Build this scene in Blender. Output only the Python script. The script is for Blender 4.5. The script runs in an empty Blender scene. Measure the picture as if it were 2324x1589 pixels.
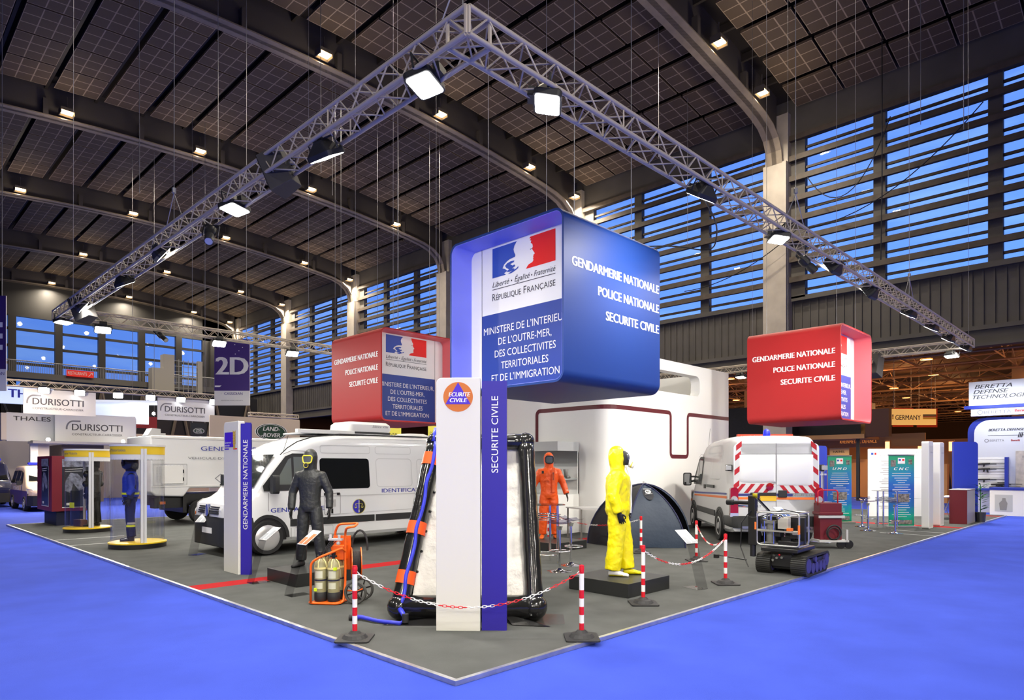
import bpy, math, random
from mathutils import Vector, Matrix
PI = math.pi
random.seed(7)
SC = bpy.context.scene
COL = SC.collection
# world axes: +X runs along the stand's right-hand edge, +Y along its left-hand edge, the stand corner is the origin
# ---------------------------------------------------------------- camera
CAMX, CAMY, CAMZ = -3.442, -4.0355, 1.75
cd = bpy.data.cameras.new('camera'); cam = bpy.data.objects.new('camera', cd); COL.objects.link(cam)
cam.location = (CAMX, CAMY, CAMZ)
cam.rotation_euler = (PI/2, 0, math.radians(44.67) - PI/2)
cd.sensor_width = 36.0; cd.lens = 36.0*1504/2324; cd.shift_y = (1060-794.5)/2324
cd.clip_start = 0.05; cd.clip_end = 400
SC.camera = cam
# ---------------------------------------------------------------- colour management
SC.view_settings.view_transform = 'Standard'; SC.view_settings.look = 'None'
SC.view_settings.exposure = -0.1; SC.view_settings.gamma = 1.0; SC.view_settings.use_curve_mapping = False
SC.cycles.max_bounces = 7; SC.cycles.diffuse_bounces = 3; SC.cycles.glossy_bounces = 3
SC.cycles.transparent_max_bounces = 16; SC.cycles.transmission_bounces = 6
SC.cycles.caustics_reflective = False; SC.cycles.caustics_refractive = False
SC.cycles.sample_clamp_indirect = 4.0
# ---------------------------------------------------------------- world: dusk sky
wd = bpy.data.worlds.new('dusk_sky'); SC.world = wd; wd.use_nodes = True
nt = wd.node_tree; nt.nodes.clear()
def nn(t, k, **kw):
    n = t.nodes.new(k)
    for a, b in kw.items(): setattr(n, a, b)
    return n
wo = nn(nt, 'ShaderNodeOutputWorld'); bg = nn(nt, 'ShaderNodeBackground')
tc = nn(nt, 'ShaderNodeTexCoord'); sx = nn(nt, 'ShaderNodeSeparateXYZ')
ns = nn(nt, 'ShaderNodeTexNoise'); ns.inputs['Scale'].default_value = 5.0; ns.inputs['Detail'].default_value = 6
mp = nn(nt, 'ShaderNodeMapping'); mp.inputs['Scale'].default_value = (1, 1, 5)
cr = nn(nt, 'ShaderNodeValToRGB'); cr.color_ramp.elements[0].position = .5; cr.color_ramp.elements[1].position = .72
cr.color_ramp.elements[0].color = (0, 0, 0, 1); cr.color_ramp.elements[1].color = (1, 1, 1, 1)
gr = nn(nt, 'ShaderNodeValToRGB')
gr.color_ramp.elements[0].position = 0.0; gr.color_ramp.elements[0].color = (.12, .28, .86, 1)
gr.color_ramp.elements[1].position = 0.5; gr.color_ramp.elements[1].color = (.10, .22, .85, 1)
e = gr.color_ramp.elements.new(.22); e.color = (.13, .31, .98, 1)
dirn = nn(nt, 'ShaderNodeVectorMath', operation='DOT_PRODUCT'); dirn.inputs[1].default_value = (1, -.25, 0)
dr = nn(nt, 'ShaderNodeMapRange'); dr.inputs[1].default_value = -.2; dr.inputs[2].default_value = 1.0; dr.inputs[3].default_value = .9; dr.inputs[4].default_value = 1.8
mu = nn(nt, 'ShaderNodeMixRGB', blend_type='MIX'); mu.inputs[2].default_value = (.33, .56, 1.0, 1)
cm = nn(nt, 'ShaderNodeMath', operation='MULTIPLY'); cm.inputs[1].default_value = .45
L = nt.links.new
L(tc.outputs['Generated'], sx.inputs[0]); L(tc.outputs['Generated'], mp.inputs[0]); L(mp.outputs[0], ns.inputs['Vector'])
L(ns.outputs[0], cr.inputs[0]); L(sx.outputs['Z'], gr.inputs[0]); L(gr.outputs[0], mu.inputs[1]); L(cr.outputs[0], cm.inputs[0]); L(cm.outputs[0], mu.inputs[0])
L(tc.outputs['Generated'], dirn.inputs[0]); L(dirn.outputs['Value'], dr.inputs[0])
L(mu.outputs[0], bg.inputs['Color']); L(dr.outputs[0], bg.inputs['Strength']); L(bg.outputs[0], wo.inputs[0])

def area(name, loc, target, size, power, color=(1, 1, 1), spread=PI, parent=None, shape='DISK', size_y=None):
    l = bpy.data.lights.new(name, 'AREA'); l.shape = shape; l.size = size
    if size_y: l.size_y = size_y
    l.energy = power; l.color = color; l.spread = spread
    o = bpy.data.objects.new(name, l); COL.objects.link(o); o.location = loc
    o.rotation_euler = (Vector(target) - Vector(loc)).to_track_quat('-Z', 'Y').to_euler()
    if parent: o.parent = parent
    return o
# unseen lights without fittings: hall lamps behind the camera, fill added over the aisles
FLOOD_W = 100.0; HALL_W = 550.0
for hx in (-30, -18, -6, 6):
    for hy in (-26, -14):
        area('hall_lamp_light', (hx, hy, 12), (hx, hy, 0), 1.2, 1500, (1, .93, .82))
for p in ((-9, -1), (-9, 7), (-9, 16), (-2, -9), (7, -8), (16, -8), (25, -8)):
    area('aisle_fill_light', (p[0], p[1], 9), (p[0], p[1], 0), .8, 620, (1, .93, .82), 2.4)  # added fill over the aisles, no fitting hangs here
for p in ((-9, -9.5), (-4.5, -13), (-12.5, -4)):
    area('totem_fill_light', (p[0], p[1], 5.6), (1.5, 1.5, 1.2), .35, 70, (1, .92, .80), 1.5)  # unseen floods added behind the camera to brighten the totem

# ---------------------------------------------------------------- materials
MATS = {}
def mat(name, col=(.5, .5, .5), rough=.5, metal=0.0, emit=None, es=1.0, noise=None, bump=0.0, coat=0.0, trans=0.0, ior=1.45, alpha=1.0, spec=.5, bscale=None, aniso=None):
    if name in MATS: return MATS[name]
    m = bpy.data.materials.new(name); m.use_nodes = True; t = m.node_tree; b = t.nodes['Principled BSDF']
    b.inputs['Base Color'].default_value = (*col, 1); b.inputs['Roughness'].default_value = rough; b.inputs['Metallic'].default_value = metal
    b.inputs['Specular IOR Level'].default_value = spec; b.inputs['IOR'].default_value = ior
    if coat: b.inputs['Coat Weight'].default_value = coat; b.inputs['Coat Roughness'].default_value = .05
    if trans: b.inputs['Transmission Weight'].default_value = trans
    if alpha < 1: b.inputs['Alpha'].default_value = alpha
    if emit: b.inputs['Emission Color'].default_value = (*emit, 1); b.inputs['Emission Strength'].default_value = es
    if noise or bump:
        c = t.nodes.new('ShaderNodeTexCoord'); n = t.nodes.new('ShaderNodeTexNoise')
        sc, amt = noise if noise else (20, 0)
        n.inputs['Scale'].default_value = sc; n.inputs['Detail'].default_value = 5
        t.links.new(c.outputs['Object'], n.inputs['Vector'])
        if noise and amt:
            r = t.nodes.new('ShaderNodeMapRange'); r.inputs[1].default_value = .3; r.inputs[2].default_value = .7
            r.inputs[3].default_value = 1-amt; r.inputs[4].default_value = 1+amt
            x = t.nodes.new('ShaderNodeVectorMath'); x.operation = 'SCALE'; x.inputs[0].default_value = col
            t.links.new(n.outputs[0], r.inputs[0]); t.links.new(r.outputs[0], x.inputs['Scale']); t.links.new(x.outputs[0], b.inputs['Base Color'])
        if bump:
            n2 = n
            if bscale:
                n2 = t.nodes.new('ShaderNodeTexNoise'); n2.inputs['Scale'].default_value = bscale; n2.inputs['Detail'].default_value = 3
                t.links.new(c.outputs['Object'], n2.inputs['Vector'])
            bp = t.nodes.new('ShaderNodeBump'); bp.inputs['Strength'].default_value = bump; bp.inputs['Distance'].default_value = .02
            t.links.new(n2.outputs[0], bp.inputs['Height']); t.links.new(bp.outputs[0], b.inputs['Normal'])
    MATS[name] = m
    return m
def glassy(name, col=(1, 1, 1), tint=.12, rough=.02):
    """thin clear sheet: mostly see-through, with a fresnel reflection"""
    if name in MATS: return MATS[name]
    m = bpy.data.materials.new(name); m.use_nodes = True; t = m.node_tree; t.nodes.clear()
    o = t.nodes.new('ShaderNodeOutputMaterial'); tr = t.nodes.new('ShaderNodeBsdfTransparent'); gl = t.nodes.new('ShaderNodeBsdfGlossy')
    tr.inputs[0].default_value = (*[c*(1-tint) for c in col], 1); gl.inputs['Roughness'].default_value = rough
    lw = t.nodes.new('ShaderNodeLayerWeight'); lw.inputs[0].default_value = .5; pw_ = t.nodes.new('ShaderNodeMath'); pw_.operation = 'POWER'; pw_.inputs[1].default_value = 4
    fr = t.nodes.new('ShaderNodeMath'); fr.operation = 'MULTIPLY_ADD'; fr.inputs[1].default_value = .6; fr.inputs[2].default_value = .05; mx = t.nodes.new('ShaderNodeMixShader')
    t.links.new(lw.outputs['Facing'], pw_.inputs[0]); t.links.new(pw_.outputs[0], fr.inputs[0])
    t.links.new(fr.outputs[0], mx.inputs[0]); t.links.new(tr.outputs[0], mx.inputs[1]); t.links.new(gl.outputs[0], mx.inputs[2]); t.links.new(mx.outputs[0], o.inputs[0])
    MATS[name] = m; return m

white = mat('white_laminate', (.84, .84, .82), .45)
white_gloss = mat('white_vehicle_paint', (.80, .81, .82), .22, coat=.6)
white_print = mat('white_print', (.86, .86, .86), .5)
black = mat('black_plastic', (.012, .012, .013), .4)
black_rubber = mat('black_rubber', (.02, .02, .022), .6)
dark_grey = mat('dark_grey_paint', (.045, .045, .045), .5)
grey = mat('grey_paint', (.25, .25, .25), .5)
lightgrey = mat('light_grey', (.5, .5, .5), .5)
alu = mat('brushed_aluminium', (.72, .72, .72), .28, 1.0)
truss_m = mat('truss_aluminium', (.48, .42, .33), .45, .1)
chrome = mat('chrome', (.85, .85, .86), .06, 1.0)
red_m = mat('red_fabric', (.38, .012, .014), .55)
blue_m = mat('royal_blue_fabric', (.006, .036, .20), .5)
navy_print = mat('navy_print', (.022, .055, .30), .5)
flag_blue = mat('flag_blue_print', (.03, .08, .42), .5)
flag_red = mat('flag_red_print', (.85, .01, .008), .5)
ink = mat('dark_ink', (.03, .03, .035), .5)
ink_grey = mat('grey_ink', (.20, .20, .22), .5)
maroon = mat('maroon_laminate', (.13, .008, .015), .5)
orange_m = mat('orange_paint', (.85, .13, .01), .35)
clear = glassy('clear_acrylic')
glass_m = glassy('window_glass', (.95, .97, 1), .06)

# ---------------------------------------------------------------- mesh builder
class MB:
    def __init__(s): s.v = []; s.f = []; s.m = []; s.c = 0
    def add(s, vs, fs):
        o = len(s.v); s.v += [tuple(p) for p in vs]; s.f += [tuple(i+o for i in f) for f in fs]; s.m += [s.c]*len(fs); return s
    def mt(s, i): s.c = i; return s
    def box(s, x0, x1, y0, y1, z0, z1):
        return s.add([(x, y, z) for z in (z0, z1) for y in (y0, y1) for x in (x0, x1)],
                     [(0, 2, 3, 1), (4, 5, 7, 6), (0, 1, 5, 4), (2, 6, 7, 3), (0, 4, 6, 2), (1, 3, 7, 5)])
    def cbox(s, c, d, M=None):
        vs = [Vector((x*d[0]/2, y*d[1]/2, z*d[2]/2)) for z in (-1, 1) for y in (-1, 1) for x in (-1, 1)]
        if M is not None: vs = [M @ p for p in vs]
        return s.add([p+Vector(c) for p in vs], [(0, 2, 3, 1), (4, 5, 7, 6), (0, 1, 5, 4), (2, 6, 7, 3), (0, 4, 6, 2), (1, 3, 7, 5)])
    def poly(s, pts): return s.add(pts, [tuple(range(len(pts)))])
    def prism(s, pts, ax, a0, a1):
        def mk(p, a): return {'x': (a, p[0], p[1]), 'y': (p[0], a, p[1]), 'z': (p[0], p[1], a)}[ax]
        n = len(pts)
        return s.add([mk(p, a0) for p in pts]+[mk(p, a1) for p in pts],
                     [tuple(range(n))[::-1], tuple(range(n, 2*n))]+[(i, (i+1) % n, (i+1) % n+n, i+n) for i in range(n)])
    def shell(s, outer, inner, ax, a0, a1):
        """tube with matching outer and inner outlines"""
        def mk(p, a): return {'x': (a, p[0], p[1]), 'y': (p[0], a, p[1]), 'z': (p[0], p[1], a)}[ax]
        n = len(outer); vs = [mk(p, a) for a in (a0, a1) for q in (outer, inner) for p in q]; fs = []
        for i in range(n):
            j = (i+1) % n
            fs += [(i, j, j+2*n, i+2*n), (n+j, n+i, n+i+2*n, n+j+2*n), (j, i, n+i, n+j), (2*n+i, 2*n+j, 3*n+j, 3*n+i)]
        return s.add(vs, fs)
    def tube(s, path, r, n=8, closed=False, cap=True, sq=None):
        P = [Vector(p) for p in path]; k = len(P)
        if k < 2: return s
        R = r if isinstance(r, (list, tuple)) else [r]*k
        T = []
        for i in range(k):
            a = P[(i-1) % k] if (closed or i > 0) else P[i]; b = P[(i+1) % k] if (closed or i < k-1) else P[i]
            d = b-a; T.append(d.normalized() if d.length > 1e-9 else Vector((0, 0, 1)))
        u = T[0].orthogonal().normalized(); vs = []
        for i in range(k):
            u = (u - T[i]*u.dot(T[i])); u = u.normalized() if u.length > 1e-6 else T[i].orthogonal().normalized()
            w = T[i].cross(u)
            for j in range(n):
                a = 2*PI*j/n + (PI/4 if n == 4 else 0); vs.append(P[i]+(u*math.cos(a)+w*math.sin(a))*R[i])
        fs = []
        for i in range(k if closed else k-1):
            q = (i+1) % k
            for j in range(n): fs.append((i*n+j, i*n+(j+1) % n, q*n+(j+1) % n, q*n+j))
        if cap and not closed: fs += [tuple(range(n))[::-1], tuple(range((k-1)*n, k*n))]
        return s.add(vs, fs)
    def lathe(s, prof, c=(0, 0, 0), n=20, ax='z', cap=True, M=None):
        vs = []; k = len(prof)
        for r, z in prof:
            for j in range(n):
                a = 2*PI*j/n; p = {'z': (r*math.cos(a), r*math.sin(a), z), 'x': (z, r*math.cos(a), r*math.sin(a)), 'y': (r*math.sin(a), z, r*math.cos(a))}[ax]
                p = Vector(p)
                if M is not None: p = M @ p
                vs.append(p+Vector(c))
        fs = [(i*n+j, i*n+(j+1) % n, (i+1)*n+(j+1) % n, (i+1)*n+j) for i in range(k-1) for j in range(n)]
        if cap:
            if prof[0][0] > 1e-6: fs.append(tuple(range(n))[::-1])
            if prof[-1][0] > 1e-6: fs.append(tuple(range((k-1)*n, k*n)))
        return s.add(vs, fs)
    def sph(s, c, r, n=14, k=9, M=None):
        r = r if isinstance(r, (list, tuple)) else (r, r, r)
        pr = [(max(math.sin(PI*i/(k-1)), 1e-4), -math.cos(PI*i/(k-1))) for i in range(k)]; vs = []
        for a, z in pr:
            for j in range(n):
                t = 2*PI*j/n; p = Vector((a*math.cos(t)*r[0], a*math.sin(t)*r[1], z*r[2]))
                if M is not None: p = M @ p
                vs.append(p+Vector(c))
        return s.add(vs, [(i*n+j, i*n+(j+1) % n, (i+1)*n+(j+1) % n, (i+1)*n+j) for i in range(k-1) for j in range(n)])
    def loft(s, rings, cap=True, closed=True):
        n = len(rings[0]); vs = [p for r in rings for p in r]; fs = []
        for i in range(len(rings)-1):
            for j in range(n if closed else n-1): fs.append((i*n+j, i*n+(j+1) % n, (i+1)*n+(j+1) % n, (i+1)*n+j))
        if cap and closed: fs += [tuple(range(n))[::-1], tuple(range((len(rings)-1)*n, len(rings)*n))]
        return s.add(vs, fs)
    def text(s, body, o, right, w=None, h=.1, up=(0, 0, 1), align='L', bold=0.0, shear=0.0, space=1.0):
        """flat lettering: o = baseline start (or end / centre), right and up = directions, h = cap height, w = whole width"""
        vs, fs, cap, x0, x1 = glyphs(body, 0, shear, space)
        ky = h/cap; kx = (w/(x1-x0)) if w else ky
        W = (x1-x0)*kx; off = {'L': 0, 'R': -W, 'C': -W/2}[align]
        o = Vector(o); r = Vector(right).normalized(); u = Vector(up).normalized()
        n_ = r.cross(u)*.0003
        for i, dx in enumerate((0, -bold*h*1.6, bold*h*1.6) if bold else (0,)): s.add([o+n_*i+r*((x-x0)*kx+off+dx)+u*(y*ky) for x, y in vs], fs)
        return s
    def panel(s, o, right, up, pts):
        o = Vector(o); r = Vector(right); u = Vector(up); return s.poly([o+r*a+u*b for a, b in pts])
_G = {}
def glyphs(body, bold, shear, space):
    key = (body, bold, shear, space)
    if key in _G: return _G[key]
    def mk(t):
        c = bpy.data.curves.new('t', 'FONT'); c.body = t; c.resolution_u = 3; c.offset = bold; c.shear = shear; c.space_character = space; c.fill_mode = 'FRONT' if hasattr(c, 'fill_mode') else c.fill_mode
        ob = bpy.data.objects.new('t', c); me = bpy.data.meshes.new_from_object(ob)
        vs = [(v.co.x, v.co.y) for v in me.vertices]; fs = [tuple(p.vertices) for p in me.polygons]
        bpy.data.objects.remove(ob); bpy.data.curves.remove(c); bpy.data.meshes.remove(me); return vs, fs
    hv, _ = mk('H'); cap = max(y for x, y in hv)
    vs, fs = mk(body)
    _G[key] = (vs, fs, cap, min(x for x, y in vs), max(x for x, y in vs)); return _G[key]

def ob(name, mb, m, parent=None, smooth=None, loc=None, rot=None, bevel=0, seg=2, sub=0):
    me = bpy.data.meshes.new(name); me.from_pydata(mb.v, [], mb.f); me.update()
    ms = m if isinstance(m, (list, tuple)) else [m]
    for q in ms: me.materials.append(q)
    if len(ms) > 1: me.polygons.foreach_set('material_index', mb.m)
    if smooth is not None:
        me.polygons.foreach_set('use_smooth', [True]*len(me.polygons))
        if smooth < 3: me.set_sharp_from_angle(angle=smooth)
    o = bpy.data.objects.new(name, me); COL.objects.link(o)
    if loc: o.location = loc
    if rot: o.rotation_euler = rot
    if parent: o.parent = parent
    if bevel:
        b = o.modifiers.new('bevel', 'BEVEL'); b.width = bevel; b.segments = seg; b.limit_method = 'ANGLE'; b.angle_limit = .6
    if sub:
        b = o.modifiers.new('sub', 'SUBSURF'); b.levels = sub; b.render_levels = sub
    return o
def tag(o, label, cat, group=None, kind=None):
    o['label'] = label; o['category'] = cat
    if group: o['group'] = group
    if kind: o['kind'] = kind
    return o
def thing(name, label, cat, loc=(0, 0, 0), rz=0, group=None):
    o = bpy.data.objects.new(name, None); COL.objects.link(o); o.location = loc; o.rotation_euler = (0, 0, rz); o.empty_display_size = .1
    return tag(o, label, cat, group)
def struct(name, mb, m, parent=None, **k):
    o = ob(name, mb, m, parent, **k)
    if parent is None: o['kind'] = 'structure'
    return o
def dup(root, loc, rz=0, label=None, group=None):
    r = root.copy(); COL.objects.link(r); r.location = loc; r.rotation_euler = (root.rotation_euler[0], root.rotation_euler[1], rz)
    if label: r['label'] = label
    if group: r['group'] = group
    for ch in list(root.children):
        c = ch.copy(); COL.objects.link(c); c.parent = r
        for g in list(ch.children):
            d = g.copy(); COL.objects.link(d); d.parent = c
    return r
def rrect(x0, x1, y0, y1, r, n=6, corners=(1, 1, 1, 1)):
    """rounded rectangle outline, corners: bottom-left, bottom-right, top-right, top-left"""
    pts = []
    for (cx, cy, a0), on in zip(((x0+r, y0+r, PI), (x1-r, y0+r, 1.5*PI), (x1-r, y1-r, 0), (x0+r, y1-r, .5*PI)), corners):
        if on: pts += [(cx+r*math.cos(a0+PI/2*i/n), cy+r*math.sin(a0+PI/2*i/n)) for i in range(n+1)]
        else: pts.append((x0 if cx < (x0+x1)/2 else x1, y0 if cy < (y0+y1)/2 else y1))
    return pts
def rp(path, r=.05, n=4, closed=False):
    """round the corners of a polyline"""
    P = [Vector(p) for p in path]; k = len(P); out = []
    for i in range(k):
        if not closed and i in (0, k-1): out.append(P[i]); continue
        a, b, c = P[(i-1) % k], P[i], P[(i+1) % k]; d1 = (a-b); d2 = (c-b); q = min(r, d1.length*.45, d2.length*.45)
        p1 = b+d1.normalized()*q; p2 = b+d2.normalized()*q
        for t in range(n+1):
            t /= n; out.append(p1*(1-t)**2+b*2*t*(1-t)+p2*t*t)
    return out
# ================================================================ the hall
VW = 32.35; UB = 80.7; FZ = .04
carpet_blue = mat('blue_carpet', (.045, .077, .47), .95, noise=(1.3, .10), bump=.25, bscale=180, spec=.1)
floor_mb = MB(); floor_mb.poly([(-42, -36, 0), (95, -36, 0), (95, UB+1, 0), (-42, UB+1, 0)])
struct('floor', floor_mb, carpet_blue)
def zc(v):
    v = max(v, 2.0); return 22.15-.0042*(v-13.5)**2
# ceiling panels with printed grid
pm = bpy.data.materials.new('ceiling_panel'); pm.use_nodes = True; t = pm.node_tree; b = t.nodes['Principled BSDF']; b.inputs['Roughness'].default_value = .8
uvn = t.nodes.new('ShaderNodeUVMap'); sp = t.nodes.new('ShaderNodeSeparateXYZ'); t.links.new(uvn.outputs[0], sp.inputs[0])
def near_line(sock):
    f1 = t.nodes.new('ShaderNodeMath'); f1.operation = 'FRACT'; t.links.new(sock, f1.inputs[0])
    f2 = t.nodes.new('ShaderNodeMath'); f2.operation = 'PINGPONG'; f2.inputs[1].default_value = .5; t.links.new(f1.outputs[0], f2.inputs[0])
    f3 = t.nodes.new('ShaderNodeMath'); f3.operation = 'LESS_THAN'; f3.inputs[1].default_value = .036; t.links.new(f2.outputs[0], f3.inputs[0]); return f3.outputs[0]
mxn = t.nodes.new('ShaderNodeMath'); mxn.operation = 'MAXIMUM'; t.links.new(near_line(sp.outputs[0]), mxn.inputs[0]); t.links.new(near_line(sp.outputs[1]), mxn.inputs[1])
mc = t.nodes.new('ShaderNodeMixRGB'); mc.inputs[1].default_value = (.092, .063, .038, 1); mc.inputs[2].default_value = (.33, .25, .17, 1)
t.links.new(mxn.outputs[0], mc.inputs[0]); t.links.new(mc.outputs[0], b.inputs['Base Color'])
ceil_dark = mat('ceiling_recess', (.016, .012, .011), .9)
cmb = MB(); cuv = []
v0 = 4.26-2.33*17; nv = 29
for k in range(-3, 5):
    ub = 10.9+14*k
    for j in range(5):
        ua = ub+.95+2.42*j; uc = ua+2.30
        for i in range(nv):
            va = v0+2.33*i+.19; vb = va+1.97
            if va > 31.6: continue
            vb = min(vb, 31.9); za, zb = zc(va), zc(vb)
            cmb.add([(va, ua, za), (vb, ua, zb), (vb, uc, zb), (va, uc, za), (va, ua, za+.12), (vb, ua, zb+.12), (vb, uc, zb+.12), (va, uc, za+.12)],
                    [(0, 3, 2, 1), (0, 1, 5, 4), (1, 2, 6, 5), (2, 3, 7, 6), (3, 0, 4, 7)])
            q = {0: (0, 0), 1: (3, 0), 2: (3, 3), 3: (0, 3)}
            for f in cmb.f[-5:]:
                o = len(cmb.v)-8
                cuv += [q.get(ix-o, (.5, .5)) if f is cmb.f[-5] else (.5, .5) for ix in f]
cei = struct('ceiling', cmb, pm)
lay = cei.data.uv_layers.new(name='UVMap')
for i, (a, b2) in enumerate(cuv): lay.data[i].uv = (a, b2)
rm = MB()
vs = [-42]+[2+2.3*i for i in range(14)]+[VW+.6]
for i in range(len(vs)-1):
    a, b3 = vs[i], vs[i+1]; rm.poly([(a, -36, zc(a)+.7), (b3, -36, zc(b3)+.7), (b3, UB+1, zc(b3)+.7), (a, UB+1, zc(a)+.7)])
struct('ceiling_deck', rm, ceil_dark, cei)
pu = MB()   # purlins between panel rows
for i in range(nv+1):
    va = v0+2.33*i
    if va > 32: continue
    pu.box(va-.07, va+.07, -34, UB, zc(va)+.25, zc(va)+.6)
struct('ceiling_purlins', pu, mat('purlin_steel', (.03, .024, .02), .6), cei)
# roof frames (portal beams + columns)
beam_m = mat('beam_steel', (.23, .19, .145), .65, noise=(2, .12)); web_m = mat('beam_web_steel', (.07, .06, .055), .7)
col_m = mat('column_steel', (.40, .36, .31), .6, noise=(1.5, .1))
def zbm(v): return zc(v)-1.25
for k in range(-3, 6):
    u = 10.9+14*k
    if k == 5: u = UB-.4
    fr = bpy.data.objects.new('trim_%d' % (k+4), None); COL.objects.link(fr); fr['kind'] = 'structure'
    path = [(-42, zbm(-42))]+[(v, zbm(v)) for v in [2+2.4*i for i in range(12)]]
    # knee
    vk = VW-.55
    path = [p for p in path if p[0] < 29.4]+[(29.6, zbm(29.6)-.02), (30.5, zbm(30.5)-.15), (31.15, 19.1), (31.5, 18.55), (31.62, 17.9)]
    fl = MB()
    for (a, za), (b2, zb) in zip(path[:-1], path[1:]):
        n = Vector((-(zb-za), 0, b2-a)).normalized()*.06
        fl.add([(a, u-.42, za), (b2, u-.42, zb), (b2, u+.42, zb), (a, u+.42, za), (a+n.x, u-.42, za+n.z), (b2+n.x, u-.42, zb+n.z), (b2+n.x, u+.42, zb+n.z), (a+n.x, u+.42, za+n.z)],
               [(0, 3, 2, 1), (4, 5, 6, 7), (0, 1, 5, 4), (2, 3, 7, 6)])
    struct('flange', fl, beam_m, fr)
    wb = MB()
    for (a, za), (b2, zb) in zip(path[:-1], path[1:]):
        wb.add([(a, u-.12, za), (b2, u-.12, zb), (b2, u+.12, zb), (a, u+.12, za), (a, u-.12, zc(a)+.7), (b2, u-.12, zc(b2)+.7), (b2, u+.12, zc(b2)+.7), (a, u+.12, zc(a)+.7)],
               [(0, 3, 2, 1), (0, 1, 5, 4), (2, 3, 7, 6)])
    for v in [4.26-.05+4.66*i for i in range(6)]:   # stiffeners seen as pale stubs
        for sgn in (-1, 1): wb.box(v-.12, v+.12, u+sgn*.12 if sgn > 0 else u-.42, u+.42 if sgn > 0 else u-.12, zbm(v)+.06, zbm(v)+.9)
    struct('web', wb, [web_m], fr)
    cl = MB(); cl.box(31.62, VW+.1, u-.62, u+.62, 0 if k > 5 else 0, 17.95)
    cl.box(31.9, VW+.1, u-.62, u+.62, 17.9, 20.6)
    struct('column', cl, col_m, fr)
# long glazed wall on the right
conc = mat('clad_wall', (.085, .078, .07), .7, noise=(.6, .15)); slat_m = mat('slat_wood', (.075, .058, .045), .6, noise=(3, .2))
wr = MB(); wr.box(VW+.2, VW+.5, -36, UB+.6, 7.3, 10.75); wr.box(VW-.1, VW+.5, -36, UB+.6, 19.3, 23)
for i in range(int((UB+36)/.42)):
    uu = -36+.42*i; wr.box(VW+.15, VW+.2, uu, uu+.08, 8.1, 10.6)
wr.box(VW-.05, VW+.25, -36, UB+.6, 10.6, 10.85); wr.box(VW-.05, VW+.5, -36, UB, 7.15, 7.3)
wr.box(VW+.05, VW+.25, -36, UB, 7.9, 8.1)
# solid bay beside each column
bands = []
for k in range(-3, 5):
    ub = 10.9+14*k
    wr.box(VW-.05, VW+.3, ub+.6, ub+1.1, 10.75, 19.3) if k >= 1 else None
    wr.box(VW-.05, VW+.3, ub-1.35, ub-.6, 10.75, 19.3)
    for mm in (4.45, 9.1):
        wr.box(VW-.02, VW+.3, ub+mm-.27, ub+mm+.27, 10.75, 19.3)
wall_right = struct('wall_right', wr, conc)
# louvre slats: heavy rails in front of the mullions, thin ones behind
hs = MB(); n = 0
for i in range(8):
    z = 11.68+1.075*i
    hs.box(VW-.32, VW-.12, -36, UB, z-.13, z+.15)
struct('rails', hs, slat_m, wall_right)
ts = MB()
for i in range(8):
    z = 11.15+1.075*i; ts.box(VW+.05, VW+.16, -36, UB, z-.05, z+.07)
struct('slats', ts, slat_m, wall_right)
for k in range(-1, 5):
    ub = 10.9+14*k
    for q, (a, b2) in enumerate(((.6, 4.2), (4.7, 8.85), (9.35, 12.7))):
        g = MB(); g.poly([(VW+.28, ub+a, 10.8), (VW+.28, ub+b2, 10.8), (VW+.28, ub+b2, 19.3), (VW+.28, ub+a, 19.3)])
        struct('window_%d' % (3*(k+1)+q+1), g, glass_m)
# back wall with big panes
dark_frame = mat('window_frame_dark', (.03, .028, .026), .5)
wbm = MB(); wbm.box(-42, VW+.5, UB, UB+.4, 17.4, 23)
wbm.box(-42, 8, UB, UB+.4, 0, 23); wbm.box(-42, VW+.5, UB, UB+.4, 0, 9.6); wbm.box(27.9, VW+.5, UB, UB+.4, 9, 23)
for i in range(6):
    c = 8.9+4.05*i; wbm.box(c-.34, c+.34, UB-.2, UB+.3, 9.6, 17.5)
for z in (16.05, 14.3, 12.5, 10.9): wbm.box(8, 28, UB-.1, UB+.15, z-.13, z+.13)
struct('wall_back', wbm, dark_frame)
for i in range(5):
    g = MB(); c = 8.9+4.05*i; g.poly([(c+.3, UB+.2, 9.6), (c+3.8, UB+.2, 9.6), (c+3.8, UB+.2, 17.5), (c+.3, UB+.2, 17.5)]); struct('window_%d' % (30+i), g, glass_m)
bal = MB(); bal.box(6, 28, UB-4, UB-.2, 10.6, 11.2)
balc = struct('balcony', bal, mat('balcony_concrete', (.16, .15, .14), .7))
ra = MB(); ra.tube([(6, UB-4, 12.3), (28, UB-4, 12.3)], .05, 6)
for i in range(148): ra.box(6+.15*i, 6.03+.15*i, UB-4.02, UB-3.98, 11.2, 12.3)
struct('railing', ra, mat('railing_steel', (.32, .31, .3), .5), balc)
# lower storey under the balcony, dark struts
st = MB()
for i in range(6):
    x = 7+4.3*i; st.box(x-.2, x+.2, UB-3.9, UB-3.5, 0, 10.6)
    st.tube([(x, UB-3.7, 10), (x+2.1, UB-3.7, 4)], .12, 5); st.tube([(x+4.2, UB-3.7, 10), (x+2.1, UB-3.7, 4)], .12, 5)
struct('balcony_supports', st, dark_grey, balc)
for nme, (a, b2, c, d) in dict(wall_left=(-42.4, -42, -36, UB+.4), wall_front=(-42, 95, -36.4, -36)).items():
    w = MB(); w.box(a, b2, c, d, 0, 23); struct(nme, w, dark_grey)
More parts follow.
